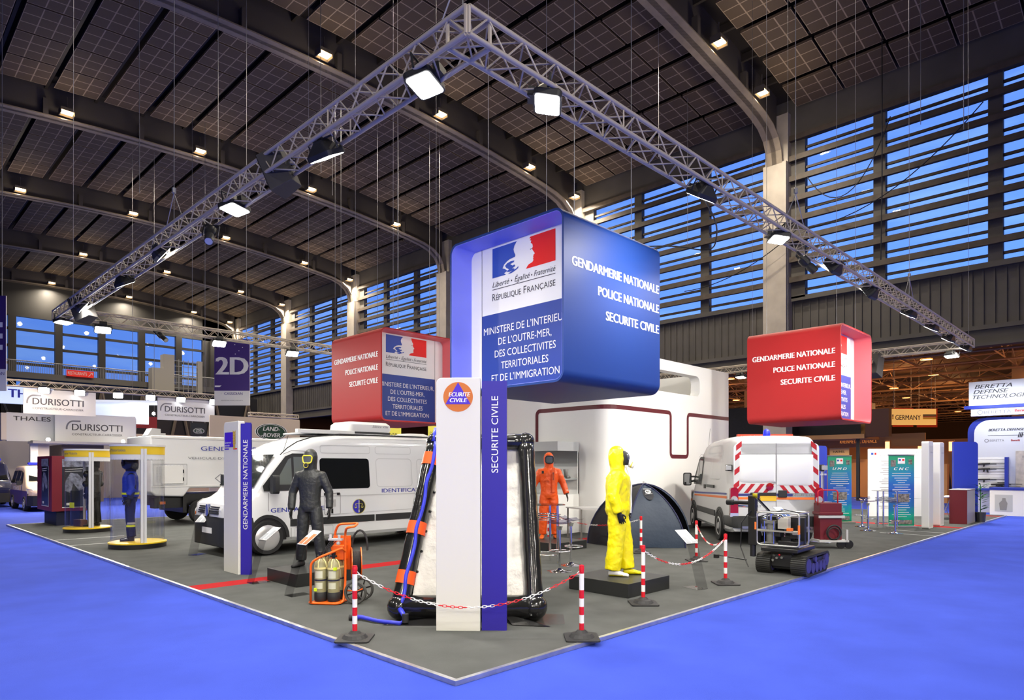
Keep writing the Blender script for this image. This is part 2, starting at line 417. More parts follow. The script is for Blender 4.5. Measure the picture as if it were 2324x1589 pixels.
# neighbouring low hall behind the glazed wall
lowc = mat('low_hall_ceiling', (.10, .055, .03), .8, noise=(.3, .25))
lc = MB(); lc.box(VW+.5, 95, -36, UB+.4, 8.6, 8.8); lowceil = struct('ceiling_low_hall', lc, lowc)
lb = MB()
for i in range(16):
    v = VW+3+3.9*i; lb.tube([(v, -30, 7.4), (v, 60, 7.4)], .06, 4); lb.tube([(v, -30, 8.3), (v, 60, 8.3)], .06, 4)
    for j in range(30): lb.tube([(v, -30+3*j, 7.4), (v, -28.5+3*j, 8.3), (v, -27+3*j, 7.4)], .035, 4, cap=False)
for j in range(22):
    u = -30+4*j; lb.tube([(VW+.5, u, 7.5), (95, u, 7.5)], .05, 4)
    for i in range(15): lb.tube([(VW+3+3.9*i, u, 7.5), (VW+5+3.9*i, u, 8.5), (VW+6.9+3.9*i, u, 7.5)], .03, 4, cap=False)
struct('ceiling_lattice', lb, mat('low_hall_steel', (.32, .20, .12), .6), lowceil)
we = MB(); we.box(95, 95.4, -36, UB+.4, 0, 8.8); we.box(VW, 95, UB, UB+.4, 0, 8.8); struct('wall_far', we, mat('far_wall', (.07, .04, .025), .8))
for v in (44, 58, 72):
    for u in (-14, 2, 18, 34):
        c = MB(); c.box(v-.3, v+.3, u-.3, u+.3, 0, 8.6); struct('trim_%d' % (20+int(v)+u), c, mat('low_hall_column', (.28, .19, .11), .6))
# low-hall lamps: warm bell reflectors
bulb_w = mat('warm_lamp_glow', (1, .5, .2), .5, emit=(1, .42, .10), es=14)
def lamp_proto():
    r = thing('high_bay_lamp', 'warm bell lamp of the low hall, first row, first from the right', 'ceiling lamp', (0, 0, 0))
    m = MB(); m.lathe([(.06, .32), (.1, .3), (.16, .2), (.33, 0), (.31, 0), (.14, .19), (.05, .26)], n=14, cap=False); m.tube([(0, 0, .3), (0, 0, 1.1)], .015, 5); ob('reflector', m, mat('lamp_metal', (.5, .4, .3), .4, .6), r, smooth=.7)
    g = MB(); g.lathe([(.001, .02), (.29, .02), (.29, .05), (.001, .05)], n=14, cap=False); ob('bulb', g, bulb_w, r)
    return r
ORD = ('first', 'second', 'third', 'fourth', 'fifth', 'sixth', 'seventh', 'eighth', 'ninth')
lp = None
for i, v in enumerate((36, 43, 50, 58, 67, 77)):
    for j, u in enumerate((-10, -5, 0, 5, 10, 16, 22, 40, 52)):
        if lp is None: lp = lamp_proto(); lp['group'] = 'warm lamps of the neighbouring hall'; lp.location = (v, u, 7.4)
        else: o = dup(lp, (v+(.8 if j % 2 else 0), u+(1.2 if i % 2 else 0), 7.4), 0); o['label'] = 'warm bell lamp of the low hall, %s row, %s from the right' % (ORD[i], ORD[j])
for v in (38, 48, 60, 74):
    for u in (-12, -2, 8, 18, 34, 50): (lambda l, q: (setattr(l, 'energy', 420), setattr(l, 'color', (1, .46, .16)), setattr(l, 'shadow_soft_size', .3), COL.objects.link(q), setattr(q, 'location', (v+.4, u+.6, 6.9))))(*(lambda l: (l, bpy.data.objects.new('low_hall_light', l)))(bpy.data.lights.new('low_hall_light', 'POINT')))
# big hall lamps under the roof frames
hb_glow = mat('hall_lamp_glow', (1, .8, .5), .5, emit=(1, .62, .25), es=22)
def hall_lamp():
    r = thing('roof_lamp', 'small roof lamp', 'roof lamp')
    m = MB(); m.box(-.3, .3, -.22, .22, .18, .34); m.box(-.34, -.3, -.26, .26, 0, .3); m.box(.3, .34, -.26, .26, 0, .3); m.box(-.3, .3, .22, .26, .0, .3); m.tube([(0, 0, .3), (0, 0, 1.0)], .03, 6); ob('housing', m, web_m, r)
    g = MB(); g.box(-.28, .28, -.2, .2, .12, .17); ob('lens', g, hb_glow, r); return r
ord_ = ('nearest the big corner', 'second', 'third', 'fourth', 'fifth', 'sixth')
hl = None
for k, vv in ((0, (10.5, 17.5, 24.0, 28.4)), (1, (12.5, 19.5, 26.6, 31.0)), (2, (5.1, 12.0, 19.4, 26.5)), (3, (5.2, 12.2, 19.2, 26.3, 31.0)), (4, (12, 19.1, 26.4, 31)), (5, (12.1, 19.4, 26.4, 30.7))):
    for v in vv:
        u = 10.9+14*k-(.75 if k < 5 else 1.4); z = zbm(v)+.1
        if hl is None: hl = hall_lamp(); o = hl; o.location = (v, u, z)
        else: o = dup(hl, (v, u, z))
        o['group'] = 'roof lamps of the hall'
        o['label'] = 'glowing lamp box under the %s roof beam, %s along it from the left' % (('nearest', 'second', 'third', 'fourth', 'fifth', 'farthest')[k], ('first', 'second', 'third', 'fourth', 'fifth')[vv.index(v)])
        area('roof_lamp_light', (v, u, z-.05), (v, u, 0), .5, HALL_W*1.3, (1, .88, .70), 2.6)
        # added point light below the fitting, to brighten and warm the ceiling panels
        l = bpy.data.lights.new('ceiling_fill_light', 'POINT'); l.energy = 150; l.color = (1, .84, .62); l.shadow_soft_size = .25
        q = bpy.data.objects.new('ceiling_fill_light', l); COL.objects.link(q); q.location = (v, u-.9, z-1.6)
# ================================================================ the stand: platform, trusses, lights, cubes, totems
carpet_grey = mat('grey_carpet', (.085, .088, .086), .95, noise=(2.5, .12), bump=.2, bscale=200, spec=.1)
red_carpet = mat('red_carpet_strip', (.33, .014, .017), .95, spec=.1)
pl = thing('stand_platform', 'low dark grey carpeted platform with an aluminium edge, carrying the whole stand', 'platform')
m = MB(); m.box(.035, 25.57, .035, 20.47, .001, .04); ob('carpet', m, carpet_grey, pl)
m = MB(); m.box(0, 25.6, 0, .045, .001, .0406); m.box(0, .045, .045, 20.5, .001, .0406); m.box(25.56, 25.6, .045, 20.5, .001, .0406); m.box(.045, 25.56, 20.46, 20.5, .001, .0406)
ob('edge_trim', m, mat('edge_aluminium', (.66, .67, .68), .33, .9, noise=(6, .2)), pl)
for q in ((.045, 10.1, 5.55, 5.95), (18.45, 18.85, .045, 4.9), (24.6, 24.95, .045, 3.0)): m = MB(); m.box(q[0], q[1], q[2], q[3], .0402, .0405); ob('red_strip', m, red_carpet, pl)
m = MB(); m.box(.04, 1.6, 12.9, 12.93, .0402, .0405); m.box(.04, 1.5, 14.4, 14.43, .0402, .0405); m.box(16.6, 16.63, .04, 1.3, .0402, .0405); m.box(15.6, 15.63, .04, 1.3, .0402, .0405)
ob('floor_tape', m, white_print, pl)

# ---- lighting truss
def truss(name, a, b2, z0, z1, wdt, label):
    r = thing(name, label, 'lighting truss'); a = Vector((a[0], a[1], 0)); b2 = Vector((b2[0], b2[1], 0)); d = (b2-a); ln = d.length; d.normalize(); s = Vector((-d.y, d.x, 0))*wdt/2
    zs = (z0+.025, z1-.025)
    for sg in (-1, 1):
        for z in zs:
            m = MB(); p = [a+s*sg+Vector((0, 0, z)), b2+s*sg+Vector((0, 0, z))]; m.tube(p, .025, 8); ob('chord', m, truss_m, r, smooth=.8)
    m = MB(); n = int(ln/.24); st = ln/n
    for i in range(n):
        t0 = a+d*st*i; t1 = a+d*st*(i+1)
        zz = zs if i % 2 == 0 else zs[::-1]
        for sg in (-1, 1): m.tube([t0+s*sg+Vector((0, 0, zz[0])), t1+s*sg+Vector((0, 0, zz[1]))], .0095, 5, cap=False)
        q = 1 if i % 2 == 0 else -1
        for z in zs: m.tube([t0+s*q+Vector((0, 0, z)), t1-s*q+Vector((0, 0, z))], .0095, 5, cap=False)
        if i % 10 == 0:
            for sg in (-1, 1): m.tube([t0+s*sg+Vector((0, 0, zs[0])), t0+s*sg+Vector((0, 0, zs[1]))], .0095, 5, cap=False)
    for e_ in (a, b2):
        for sg in (-1, 1): m.tube([e_+s*sg+Vector((0, 0, zs[0])), e_+s*sg+Vector((0, 0, zs[1]))], .02, 6)
        for z in zs: m.tube([e_+s+Vector((0, 0, z)), e_-s+Vector((0, 0, z))], .02, 6)
    ob('lattice', m, truss_m, r); return r
T0x, T0y, TX, TY, TZ = .69, .62, 22.7, 17.25, 5.66
truss('lighting_truss', (.69, .49), (.69, TY), TZ, TZ+.3, .3, 'long silver lattice truss hanging along the left edge of the stand')
truss('lighting_truss', (.56, .62), (TX, .62), TZ, TZ+.3, .3, 'long silver lattice truss hanging along the right edge of the stand')
truss('lighting_truss', (.70, TY), (16.0, TY), TZ+.12, TZ+.42, .3, 'silver lattice truss crossing the back above the showcases, behind the left red cube')
truss('lighting_truss', (TX, .64), (TX, 16.0), TZ, TZ+.3, .3, 'silver lattice truss crossing behind the right red cube')
# ---- flood lights
glow = mat('flood_glow', (1, 1, 1), .4, emit=(1, .99, .96), es=45)
fl_dark = mat('flood_housing', (.03, .03, .03), .45, .3)
def flood():
    r = thing('floodlight', 'x', 'floodlight')
    m = MB()   # tapered body above the lens
    m.loft([[(x, y, 0) for x, y in rrect(-.21, .21, -.15, .15, .05, 3)], [(x, y, .06) for x, y in rrect(-.21, .21, -.15, .15, .05, 3)], [(x, y, .17) for x, y in rrect(-.1, .1, -.09, .09, .04, 3)], [(x, y, .2) for x, y in rrect(-.08, .08, -.07, .07, .04, 3)]])
    m.box(-.09, .09, .15, .22, .03, .13)
    ob('housing', m, fl_dark, r)
    g = MB(); g.poly([(x, y, -.004) for x, y in rrect(-.19, .19, -.13, .13, .04, 3)][::-1]); ob('lens', g, glow, r)
    y = MB(); y.tube([(-.23, 0, .06), (-.23, 0, .205), (.23, 0, .205), (.23, 0, .06)], .012, 6); y.tube([(-.04, 0, .215), (.04, 0, .215)], .02, 8); ob('yoke', y, fl_dark, r)
    return r
fproto = None
def put_flood(x, y, z, aim, power, label, group='floodlights of the lighting trusses', tilt=.45):
    global fproto
    if fproto is None: fproto = flood(); o = fproto
    else: o = dup(fproto, (0, 0, 0))
    o['label'] = label; o['group'] = group
    o.location = (x, y, z)
    d = (Vector(aim)-Vector((x, y, z))).normalized()
    o.rotation_euler = d.to_track_quat('-Z', 'Y').to_euler()
    if power:
        area('floodlight_beam', Vector((x, y, z))+d*.03, Vector((x, y, z))+d, .3, power, (1, .95, .85), 2.3)
    return o
left_names = ['just left of the truss corner, very bright', 'seen side on, second from the corner', 'by the hanging black speaker, bright', 'fourth along the left truss from the corner', 'fifth along the left truss, tilted', 'sixth along the left truss, near the grey speaker', 'at the far end of the left truss']
for (y, z), n, tl in zip(((1.32, 5.52), (3.25, 5.42), (5.95, 5.52), (9.1, 5.55), (11.4, 5.45), (14.8, 5.55), (16.9, 5.5)), left_names, range(7)):
    put_flood(.72, y, z+.1, (2.6, y+.3, 2.2) if tl in (1, 4) else (5.5, y-.5, 2.0) if tl in (3, 5) else (1.0, y-.6, 2), FLOOD_W*(1.4 if tl in (3, 5) else 1), 'floodlight on the left truss, '+n)
rn = ['just right of the truss corner, very bright', 'second from the corner on a dark bracket', 'in front of the pale column, bright', 'fourth from the corner, next to a small black spot', 'fifth from the corner', 'sixth from the corner', 'seventh from the corner', 'eighth from the corner', 'at the far end']
for (x, z), n, tl in zip(((1.83, 5.5), (5.08, 5.45), (7.72, 5.5), (10.2, 5.52), (12.45, 5.45), (15.6, 5.5), (17.9, 5.5), (19.9, 5.45), (22.3, 5.48)), rn, range(9)):
    put_flood(x, .65, z+.1, (x-.4, 1.1, 2) if tl in (0, 2) else (x+.4, 5.5, 2.4) if tl in (3, 4) else (x+.4, 3.0, 2), FLOOD_W*(1.5 if tl in (3, 4) else 1), 'floodlight on the right truss, '+n)
for (x, z), n in zip(((1.7, 5.58), (4.9, 5.62), (7.35, 5.6), (10.5, 5.6), (13.5, 5.6)), ('left end, very bright', 'in front of the purple hanging banner', 'left of the red cube', 'behind the red cube', 'behind the blue cube')):
    put_flood(x, TY-.1, z, (x-.5, TY-3, 1), FLOOD_W, 'floodlight on the back truss, '+n)
for y, n in ((1.1, 'nearest its corner'), (4.6, 'second'), (8.5, 'third')):
    put_flood(TX, y, 5.45, (TX-1, y+.2, 1), FLOOD_W, 'floodlight on the far right truss, '+n)
# outer aisle floods facing out of the stand
# small black spots and speakers
def spot(loc, aim, label):
    r = thing('spotlight', label, 'spotlight', loc); r.rotation_euler = (Vector(aim)-Vector(loc)).to_track_quat('-Z', 'Y').to_euler()
    m = MB(); m.lathe([(.07, -.18), (.075, -.05), (.06, .0), (.09, .05), (.09, .16), (.04, .2), (.001, .2)], n=14); ob('barrel', m, fl_dark, r, smooth=.7)
    m = MB(); m.box(-.12, -.1, -.02, .02, 0, .28); m.box(.1, .12, -.02, .02, 0, .28); m.box(-.12, .12, -.02, .02, .28, .3); ob('bracket', m, fl_dark, r)
    g = MB(); g.lathe([(.001, -.183), (.06, -.183)], n=12, cap=False); ob('lens', g, mat('spot_lens', (.6, .6, .6), .05, .6), r)
spot((.66, 6.75, 5.42), (.3, 6.1, 4.6), 'black profile spotlight hanging from the left truss')
spot((8.9, .6, 5.42), (9.3, -.2, 4.4), 'black profile spotlight hanging from the right truss')
spot((3.25, TY-.1, 5.6), (3.6, TY-1, 4.9), 'small spotlight hanging from the back truss')
spk_m = mat('speaker_grey', (.045, .042, .04), .7)
def speaker(loc, rz, rx, label, s=1.0):
    r = thing('loudspeaker', label, 'loudspeaker', loc); r.rotation_euler = (rx, 0, rz); r.scale = (s, s, s)
    m = MB(); m.prism([(-.2, -.18), (.2, -.18), (.14, .2), (-.14, .2)], 'z', -.32, .32); ob('cabinet', m, spk_m, r, bevel=.01)
    m = MB(); m.prism([(-.19, -.19), (.19, -.19), (.19, -.181), (-.19, -.181)], 'z', -.3, .3); ob('grille', m, black, r)
    m = MB(); m.box(-.04, .04, .2, .3, -.06, .06); m.tube([(0, .3, 0), (0, .34, .1)], .02, 6); ob('clamp', m, chrome, r)
speaker((.72, 4.5, 5.74), math.radians(-150), math.radians(25), 'dark speaker box tilted on the left truss', .85)
speaker((.8, 15.2, 5.7), math.radians(-150), math.radians(25), 'grey speaker box at the far end of the left truss')
speaker((TX-.2, 3.4, 5.35), math.radians(90), math.radians(20), 'black speaker box under the far right truss', 1.2)

# ---- hanging cubes
CZ0, CZ1, S = 2.97, 5.47, 2.5
lit_blue_m = mat('lit_blue_inside', (.24, .28, .98), .5); lit_red_m = mat('lit_red_inside', (.80, .16, .18), .5)  # cube fabric painted paler inside, its strong lighting put into the colour
def emblem(mbs, o, R, U, w, h):
    """two-colour flag with a white profile between: mbs = (blue, red, grey)"""
    o = Vector(o); R = Vector(R); U = Vector(U)
    def P(mb, pts): mb.poly([o+R*(x*w)+U*(y*h) for x, y in pts])
    P(mbs[0], [(0, 0), (.23, 0), (.20, .06), (.25, .12), (.215, .20), (.17, .24), (.20, .36), (.25, .44), (.30, .485), (.375, .50), (.385, .56), (.365, .66), (.355, .76), (.37, .88), (.41, 1), (0, 1)])
    P(mbs[0], [(.215, .30), (.25, .37), (.31, .40), (.37, .39), (.36, .34), (.30, .31), (.34, .24), (.37, .26), (.385, .20), (.33, .15), (.37, .12), (.36, .08), (.28, .06), (.24, .10), (.28, .15), (.235, .22)])
    P(mbs[0], [(.26, .0), (.33, .07), (.40, .11), (.435, .17), (.43, .10), (.37, .04), (.32, 0)])
    P(mbs[1], [(.555, 0), (1, 0), (1, 1), (.625, 1), (.605, .955), (.632, .93), (.612, .89), (.638, .86), (.628, .80), (.655, .74), (.662, .66), (.650, .59), (.665, .52), (.690, .43), (.688, .405), (.668, .385), (.672, .345), (.662, .325), (.672, .30), (.664, .26), (.672, .22), (.655, .16), (.60, .125), (.575, .07)])
    P(mbs[2], [(.615, .60), (.64, .615), (.645, .60), (.63, .575)])
def cube(loc, colm, text_side, label, panel_side):
    """tube open on two sides; text_side 'X' = text on the face looking -X, 'Y' = on the face looking -Y"""
    r = thing('hanging_sign_cube', label, 'hanging sign', loc, 0, 'hanging sign cubes of the stand')
    o_ = rrect(0, S, 0, S, .17, 6); i_ = rrect(.035, S-.035, .035, S-.035, .14, 6)
    m = MB(); m.shell(o_, i_, 'x' if text_side == 'Y' else 'y', 0, S); ob('shell', m, colm, r, smooth=.5)
    i2 = rrect(.041, S-.041, .041, S-.041, .134, 6); m = MB(); m.shell(i_, i2, 'x' if text_side == 'Y' else 'y', .004, .45); ob('lit_inner_face', m, lit_blue_m if text_side == 'Y' else lit_red_m, r, smooth=.5)  # thin inner skin carrying the painted light of the inside faces
    rec = .45
    R = Vector((1, 0, 0)) if text_side == 'X' else Vector((0, -1, 0)); U = Vector((0, 0, 1))
    # panel plane; local origin is the panel's lower left as seen
    def PP(a, z, out=0.0):
        return (a, rec-out, z) if text_side == 'X' else (rec-out, S-a, z)
    m = MB(); pts = rrect(.04, S-.04, .04, S-.04, .13, 5)
    if text_side == 'X': m.prism(pts, 'y', rec, S-.02)
    else: m.prism([(S-a, z) for a, z in pts], 'x', rec, S-.02)
    ob('lightbox', m, white_print, r)
    W0, W1 = (.42+.0, S) if text_side == 'Y' else (.0, 0)
    if text_side == 'Y': a0, a1, l0, l1 = .305, 2.455, .565, 1.956     # measured along the face from the left
    else: a0, a1, l0, l1 = .045, 2.165, .464, 1.86
    m = MB(); m.poly([PP(a0+.005, .06, .004), PP(a1, .06, .004), PP(a1, 1.33, .004), PP(a0+.005, 1.33, .004)]); ob('navy_field', m, navy_print, r)
    mb = MB(); mr = MB(); mg = MB()
    emblem((mb, mr, mg), PP(l0, 1.93, .004), R, U, l1-l0, .49); ob('emblem_blue', mb, flag_blue, r); ob('emblem_red', mr, flag_red, r)
    mg.text('Liberté', PP(l0, 1.775, .004), R, w=.40*(l1-l0)/1.4, h=.085, shear=.3)
    mg.text('•', PP(l0+.44*(l1-l0)/1.4, 1.775, .004), R, h=.07)
    mg.text('Égalité', PP(l0+.52*(l1-l0)/1.4, 1.775, .004), R, w=.34*(l1-l0)/1.4, h=.085, shear=.3)
    mg.text('•', PP(l0+.89*(l1-l0)/1.4, 1.775, .004), R, h=.07)
    mg.text('Fraternité', PP(l1, 1.775, .004), R, w=.45*(l1-l0)/1.4, h=.085, shear=.3, align='R')
    mg.panel(PP(l0, 1.73, .004), R, U, [(0, 0), (l1-l0, 0), (l1-l0, .01), (0, .01)])
    mg.text('R', PP(l0, 1.55, .004), R, w=.075, h=.115); mg.text('ÉPUBLIQUE', PP(l0+.09, 1.55, .004), R, w=.57, h=.09)
    mg.text('F', PP(l0+.72, 1.55, .004), R, w=.06, h=.115); mg.text('RANÇAISE', PP(l0+.80, 1.55, .004), R, w=(l1-l0)-.80, h=.09)
    mg.panel(PP(a0 if text_side == 'Y' else a1, .04, .005), R, U, [(0, 0), (.008, 0), (.008, 2.42), (0, 2.42)])
    ob('motto_lettering', mg, ink, r)
    ml = MB(); cx = 1.295 if text_side == 'Y' else 1.20
    for i, (s_, w_) in enumerate((('MINISTERE DE L’INTERIEUR,', 1.87), ('DE L’OUTRE-MER,', 1.17), ('DES COLLECTIVITES', 1.34), ('TERRITORIALES', 1.04), ('ET DE L’IMMIGRATION', 1.49))):
        ml.text(s_, PP(cx, 1.0-.2*i, .008), R, w=w_, h=.115, align='C')
    ob('ministry_lettering', ml, white_print, r)
    # side lettering
    m = MB()
    if text_side == 'X':     # text on the face looking -X: reads toward -Y
        for s_, w_, z_ in (('GENDARMERIE NATIONALE', 2.2, 1.72), ('POLICE NATIONALE', 1.60, 1.37), ('SECURITE CIVILE', 1.40, 1.02)): m.text(s_, (-.004, .14, z_), (0, -1, 0), w=w_, h=.14, align='R', bold=.03)
    else:
        for s_, w_, z_ in (('GENDARMERIE NATIONALE', 2.28, 1.69), ('POLICE NATIONALE', 1.66, 1.365), ('SECURITE CIVILE', 1.47, 1.02)): m.text(s_, (2.46, -.004, z_), (1, 0, 0), w=w_, h=.135, align='R', bold=.03)
    ob('side_lettering', m, white_print, r)
    return r
cube((3.76, 2.05, CZ0), blue_m, 'Y', 'big royal blue hanging cube sign with ministry panel, above the middle totem', 'X')
cube((6.57, 10.73, CZ0), red_m, 'X', 'red hanging cube sign left of the blue one, over the white van', 'Y')
cube((14.58, 1.92, CZ0), red_m, 'X', 'red hanging cube sign on the right, above the rescue van', 'Y')
# suspension cables
cab = mat('steel_cable', (.35, .35, .36), .4, .6); cab_d = mat('black_cable', (.01, .01, .01), .6)
def cable(pts, label, r=.006, m_=None, name='suspension_cable'):
    m = MB(); m.tube(pts, r, 5); return tag(ob(name, m, m_ or cab), label, 'cable', 'suspension cables')
for (cx, cy), nm in (((3.76, 2.05), 'big blue cube'), ((6.57, 10.73), 'left red cube'), ((14.58, 1.92), 'right red cube')):
    for k, (a, b2) in enumerate(((.6, .3), (2.1, .3), (.6, 2.2), (2.1, 2.2))):
        o = cable([(cx+a, cy+b2, CZ0+S-.02), (cx+a, cy+b2, CZ0+S+.1), (cx+a, cy+b2, 21)], 'thin steel cable rising to the roof from the %s, %s corner' % (nm, ('front', 'right', 'left', 'rear')[k]))
for i, (x, y) in enumerate(((.6, .6), (.54, 8), (.54, 15), (8, .47), (15, .47), (22, .5), (8, 17.25), (22.7, 8))):
    cable([(x, y, TZ+.28), (x+.02, y+.02, 21)], 'thin steel cable holding the truss, %s' % ('at its near corner', 'midway on the left truss', 'at the far end of the left truss', 'first on the right truss', 'midway on the right truss', 'at the far end of the right truss', 'on the back truss', 'on the far right truss')[i])
    if i in (0, 1, 3, 4):
        m = MB()
        for s_ in (-.35, .35): m.tube([(x+(s_ if i in (3, 4) else 0), y+(s_ if i not in (3, 4) else 0), TZ+.3), (x, y, TZ+.75)], .008, 5)
        m.lathe([(.0, -.06), (.035, -.04), (.035, .04), (0, .06)], (x, y, TZ+.8), 8)
        tag(ob('truss_sling', m, cab), 'steel sling and hook above the truss, %s' % {0: 'at its near corner', 1: 'midway on the left run', 3: 'first on the right run', 4: 'midway on the right run'}[i], 'sling')
def catenary(a, b2, sag, n=14):
    a = Vector(a); b2 = Vector(b2); return [a.lerp(b2, i/n)-Vector((0, 0, sag*4*(i/n)*(1-i/n))) for i in range(n+1)]
W = VW-1.2
for pts, lb in ((catenary((W, 1.6, 17.5), (W, 9.5, 14.0), 1.2)+catenary((W, 9.5, 14.0), (W, 16, 12.0), .6), 'black cable drooping in front of the tall windows right of the pale column'),
                (catenary((W, 5.2, 18.2), (W, 9.0, 16.5), 2.2), 'black cable loop hanging high before the windows'),
                ([(W-2, 5.0, 22), (W-2, 5.0, 14), (W-2, 5.05, 11.0)], 'black cable hanging straight down before the windows')):
    m = MB(); m.tube(pts, .025, 5); tag(ob('power_cable', m, cab_d), lb, 'cable')
m = MB(); m.tube(rp([(6.0, 2.4, 5.48), (6.45, 1.9, 5.50), (6.7, 1.3, 5.3), (6.0, .85, 5.45), (4.95, .6, 5.62)], .4, 6), .012, 5); tag(ob('power_cable', m, cab_d), 'dark cable sagging from the blue cube to the right truss', 'cable')
for i, (x, y) in enumerate(((27, 3), (24, 1), (20, -2), (14, 26), (10, 20), (4, 22), (22, 12), (28, 14))):
    cable([(x, y, zc(x)+.4), (x+.02, y, 15.5-(i % 3)*2)], 'thin hanging wire with a hook under the roof, %s' % ('before the right windows', 'nearer the right windows', 'top right', 'high centre', 'left of centre', 'far left', 'centre right', 'beside the pale column')[i], .012)

# ---- totems
navy_t = mat('totem_blue', (.022, .012, .30), .5)
totem_silver = mat('totem_pearl', (.70, .69, .64), .38)
org = mat('badge_orange', (.62, .16, .02), .5); badge_blue = mat('badge_blue', (.06, .012, .55), .5)
r = thing('totem_pillar', 'tall white and blue SECURITE CIVILE totem in the middle, nearest the stand corner', 'totem', (.92, 1.39, .04), math.atan2(-.34, .31))
def slab_pts(w, h, rad): return rrect(0, w, 0, h, rad, 6, (0, 0, 0, 1))
m = MB(); m.prism(slab_pts(.46, 2.64, .06), 'y', 0, .13); ob('white_slab', m, totem_silver, r, bevel=.004)
m = MB(); m.box(.475, .735, .035, .13, 0, 2.61); ob('blue_slab', m, navy_t, r)
m = MB(); m.lathe([(.001, -.002), (.155, -.002), (.155, 0)], (.23, 0, 2.44), 40, 'y', cap=False); ob('badge_disc', m, org, r)
m = MB(); m.poly([(.23+.152*math.sin(a), -.004, 2.44+.152*math.cos(a)) for a in (0, 2*PI/3, 4*PI/3)]); ob('badge_triangle', m, badge_blue, r)
m = MB(); m.text('ECURITE', (.245, -.006, 2.445), (1, 0, 0), w=.225, h=.042, align='C', bold=.03, shear=.2); m.text('CIVILE', (.235, -.006, 2.385), (1, 0, 0), w=.18, h=.042, align='C', bold=.03, shear=.2)
m.text('SECURITE CIVILE', (.645, .031, 1.65), (0, 0, 1), w=.80, h=.068, up=(-1, 0, 0)); ob('lettering', m, white_print, r)
m = MB(); gy = MB()
r = thing('totem_pillar', 'white and blue GENDARMERIE NATIONALE totem standing in front of the white van', 'totem', (.97, 6.98, .04), -PI/2+.02)
m = MB(); m.prism(slab_pts(.54, 2.44, .07), 'y', -.0, .10); ob('white_slab', m, totem_silver, r, bevel=.004)
m = MB(); m.box(.55, .57, .10, .2, 0, 2.42); ob('blue_slab', m, navy_t, r)
m = MB(); m.poly([(.04, -.003, 2.03), (.36, -.003, 2.03), (.36, -.003, 2.27), (.04, -.003, 2.27)]); m.box(.545, .552, .12, .20, 0, 2.41); ob('badge_field', m, badge_blue, r)
m = MB(); gold = mat('gold_print', (.6, .38, .05), .4)
for s_ in (-1, 1):
    for k in range(5): m.poly([(.40, -.006, 2.05+.045*k), (.40+s_*.045, -.006, 2.08+.045*k), (.40+s_*.05, -.006, 2.12+.045*k), (.40, -.006, 2.085+.045*k)])
m.lathe([(.001, -.006), (.035, -.006)], (.40, 0, 2.03), 16, 'y', cap=False); ob('badge_grenade', m, gold, r)
m = MB(); m.text('Gendarmerie', (.05, -.006, 2.09), (1, 0, 0), w=.24, h=.03); m.text('nationale', (.05, -.006, 2.045), (1, 0, 0), w=.18, h=.03)
ob('lettering', m, white_print, r)
m = MB(); m.poly([(.04, -.003, 1.99), (.2, -.003, 1.99), (.2, -.003, 2.01), (.04, -.003, 2.01)]); ob('badge_blue_bar', m, badge_blue, r)
m = MB(); m.poly([(.36, -.003, 1.99), (.5, -.003, 1.99), (.5, -.003, 2.01), (.36, -.003, 2.01)]); ob('badge_red_bar', m, flag_red, r)
# its blue leaf, turned to face the camera side
r2 = MB(); 
M_ = Matrix.Rotation(math.radians(-45), 4, 'Z')
fin = MB(); fin.box(0, .16, 0, .05, 0, 2.40)
f = ob('blue_leaf', fin, navy_t, None); f.parent = r; f.location = (.56, .03, 0); f.rotation_euler = (0, 0, math.radians(42))
m = MB(); m.text('GENDARMERIE NATIONALE', (.11, -.003, .72), (0, 0, 1), w=1.42, h=.07, up=(-1, 0, 0)); l = ob('leaf_lettering', m, totem_silver, None); l.parent = f
def edge_totem(x, y, label):
    r = thing('totem_pillar', label, 'totem', (x, y, .04)); m = MB(); m.prism(rrect(0, .5, 0, 2.42, .06, 6), 'y', 0, .18); ob('white_slab', m, white, r, bevel=.01)
    m = MB(); m.box(.03, .47, -.004, .0, .05, 2.3); ob('badge_panel', m, totem_silver, r)
    m = MB(); m.text('POLICE NATIONALE', (.14, -.008, 2.1), (1, 0, 0), w=.25, h=.03); ob('lettering', m, ink_grey, r)
edge_totem(17.6, .63, 'narrow white totem on the right, left one of the pair'); edge_totem(18.77, .61, 'narrow white totem on the right, right one of the pair')
def blue_board(x, y, w, h, label, rz=0, th=.12):
    r = thing('blue_board', label, 'partition board', (x, y, .04), rz); m = MB(); m.prism(rrect(0, w, 0, h, .12, 6, (0, 0, 1, 0)), 'y', 0, th-.03); ob('blue_face', m, mat('board_blue', (.018, .04, .42), .5), r)
    m = MB(); m.prism(rrect(-.005, w+.03, 0, h+.03, .13, 6, (0, 0, 1, 0)), 'y', th-.03, th+.02); ob('white_back', m, white, r)
# ---- white exhibition block with maroon line
WZ = 4.76; bx, by, bl = 10.14, 5.98, 6.44
maroon_line = mat('maroon_line', (.10, .008, .016), .45)
r = thing('white_storage_block', 'tall white walled block with a maroon line round it, behind the figures', 'exhibition wall', (bx, by, .041))
rad = .45
def corner_path(n=8): return [(rad-rad*math.cos(a), rad-rad*math.sin(a)) for a in [PI/2*i/n for i in range(n+1)]]
outl = [(bl, 0), (bl, .3)]+[(rad+.3-(rad)*math.sin(a), .3+rad-rad*math.cos(a)) for a in [PI/2*i/8 for i in range(9)]]+[(.3, bl), (0, bl)]+[(0, rad)]+[(rad-rad*math.cos(a), rad-rad*math.sin(a)) for a in [PI/2*i/8 for i in range(1, 8)]]+[(rad, 0)]
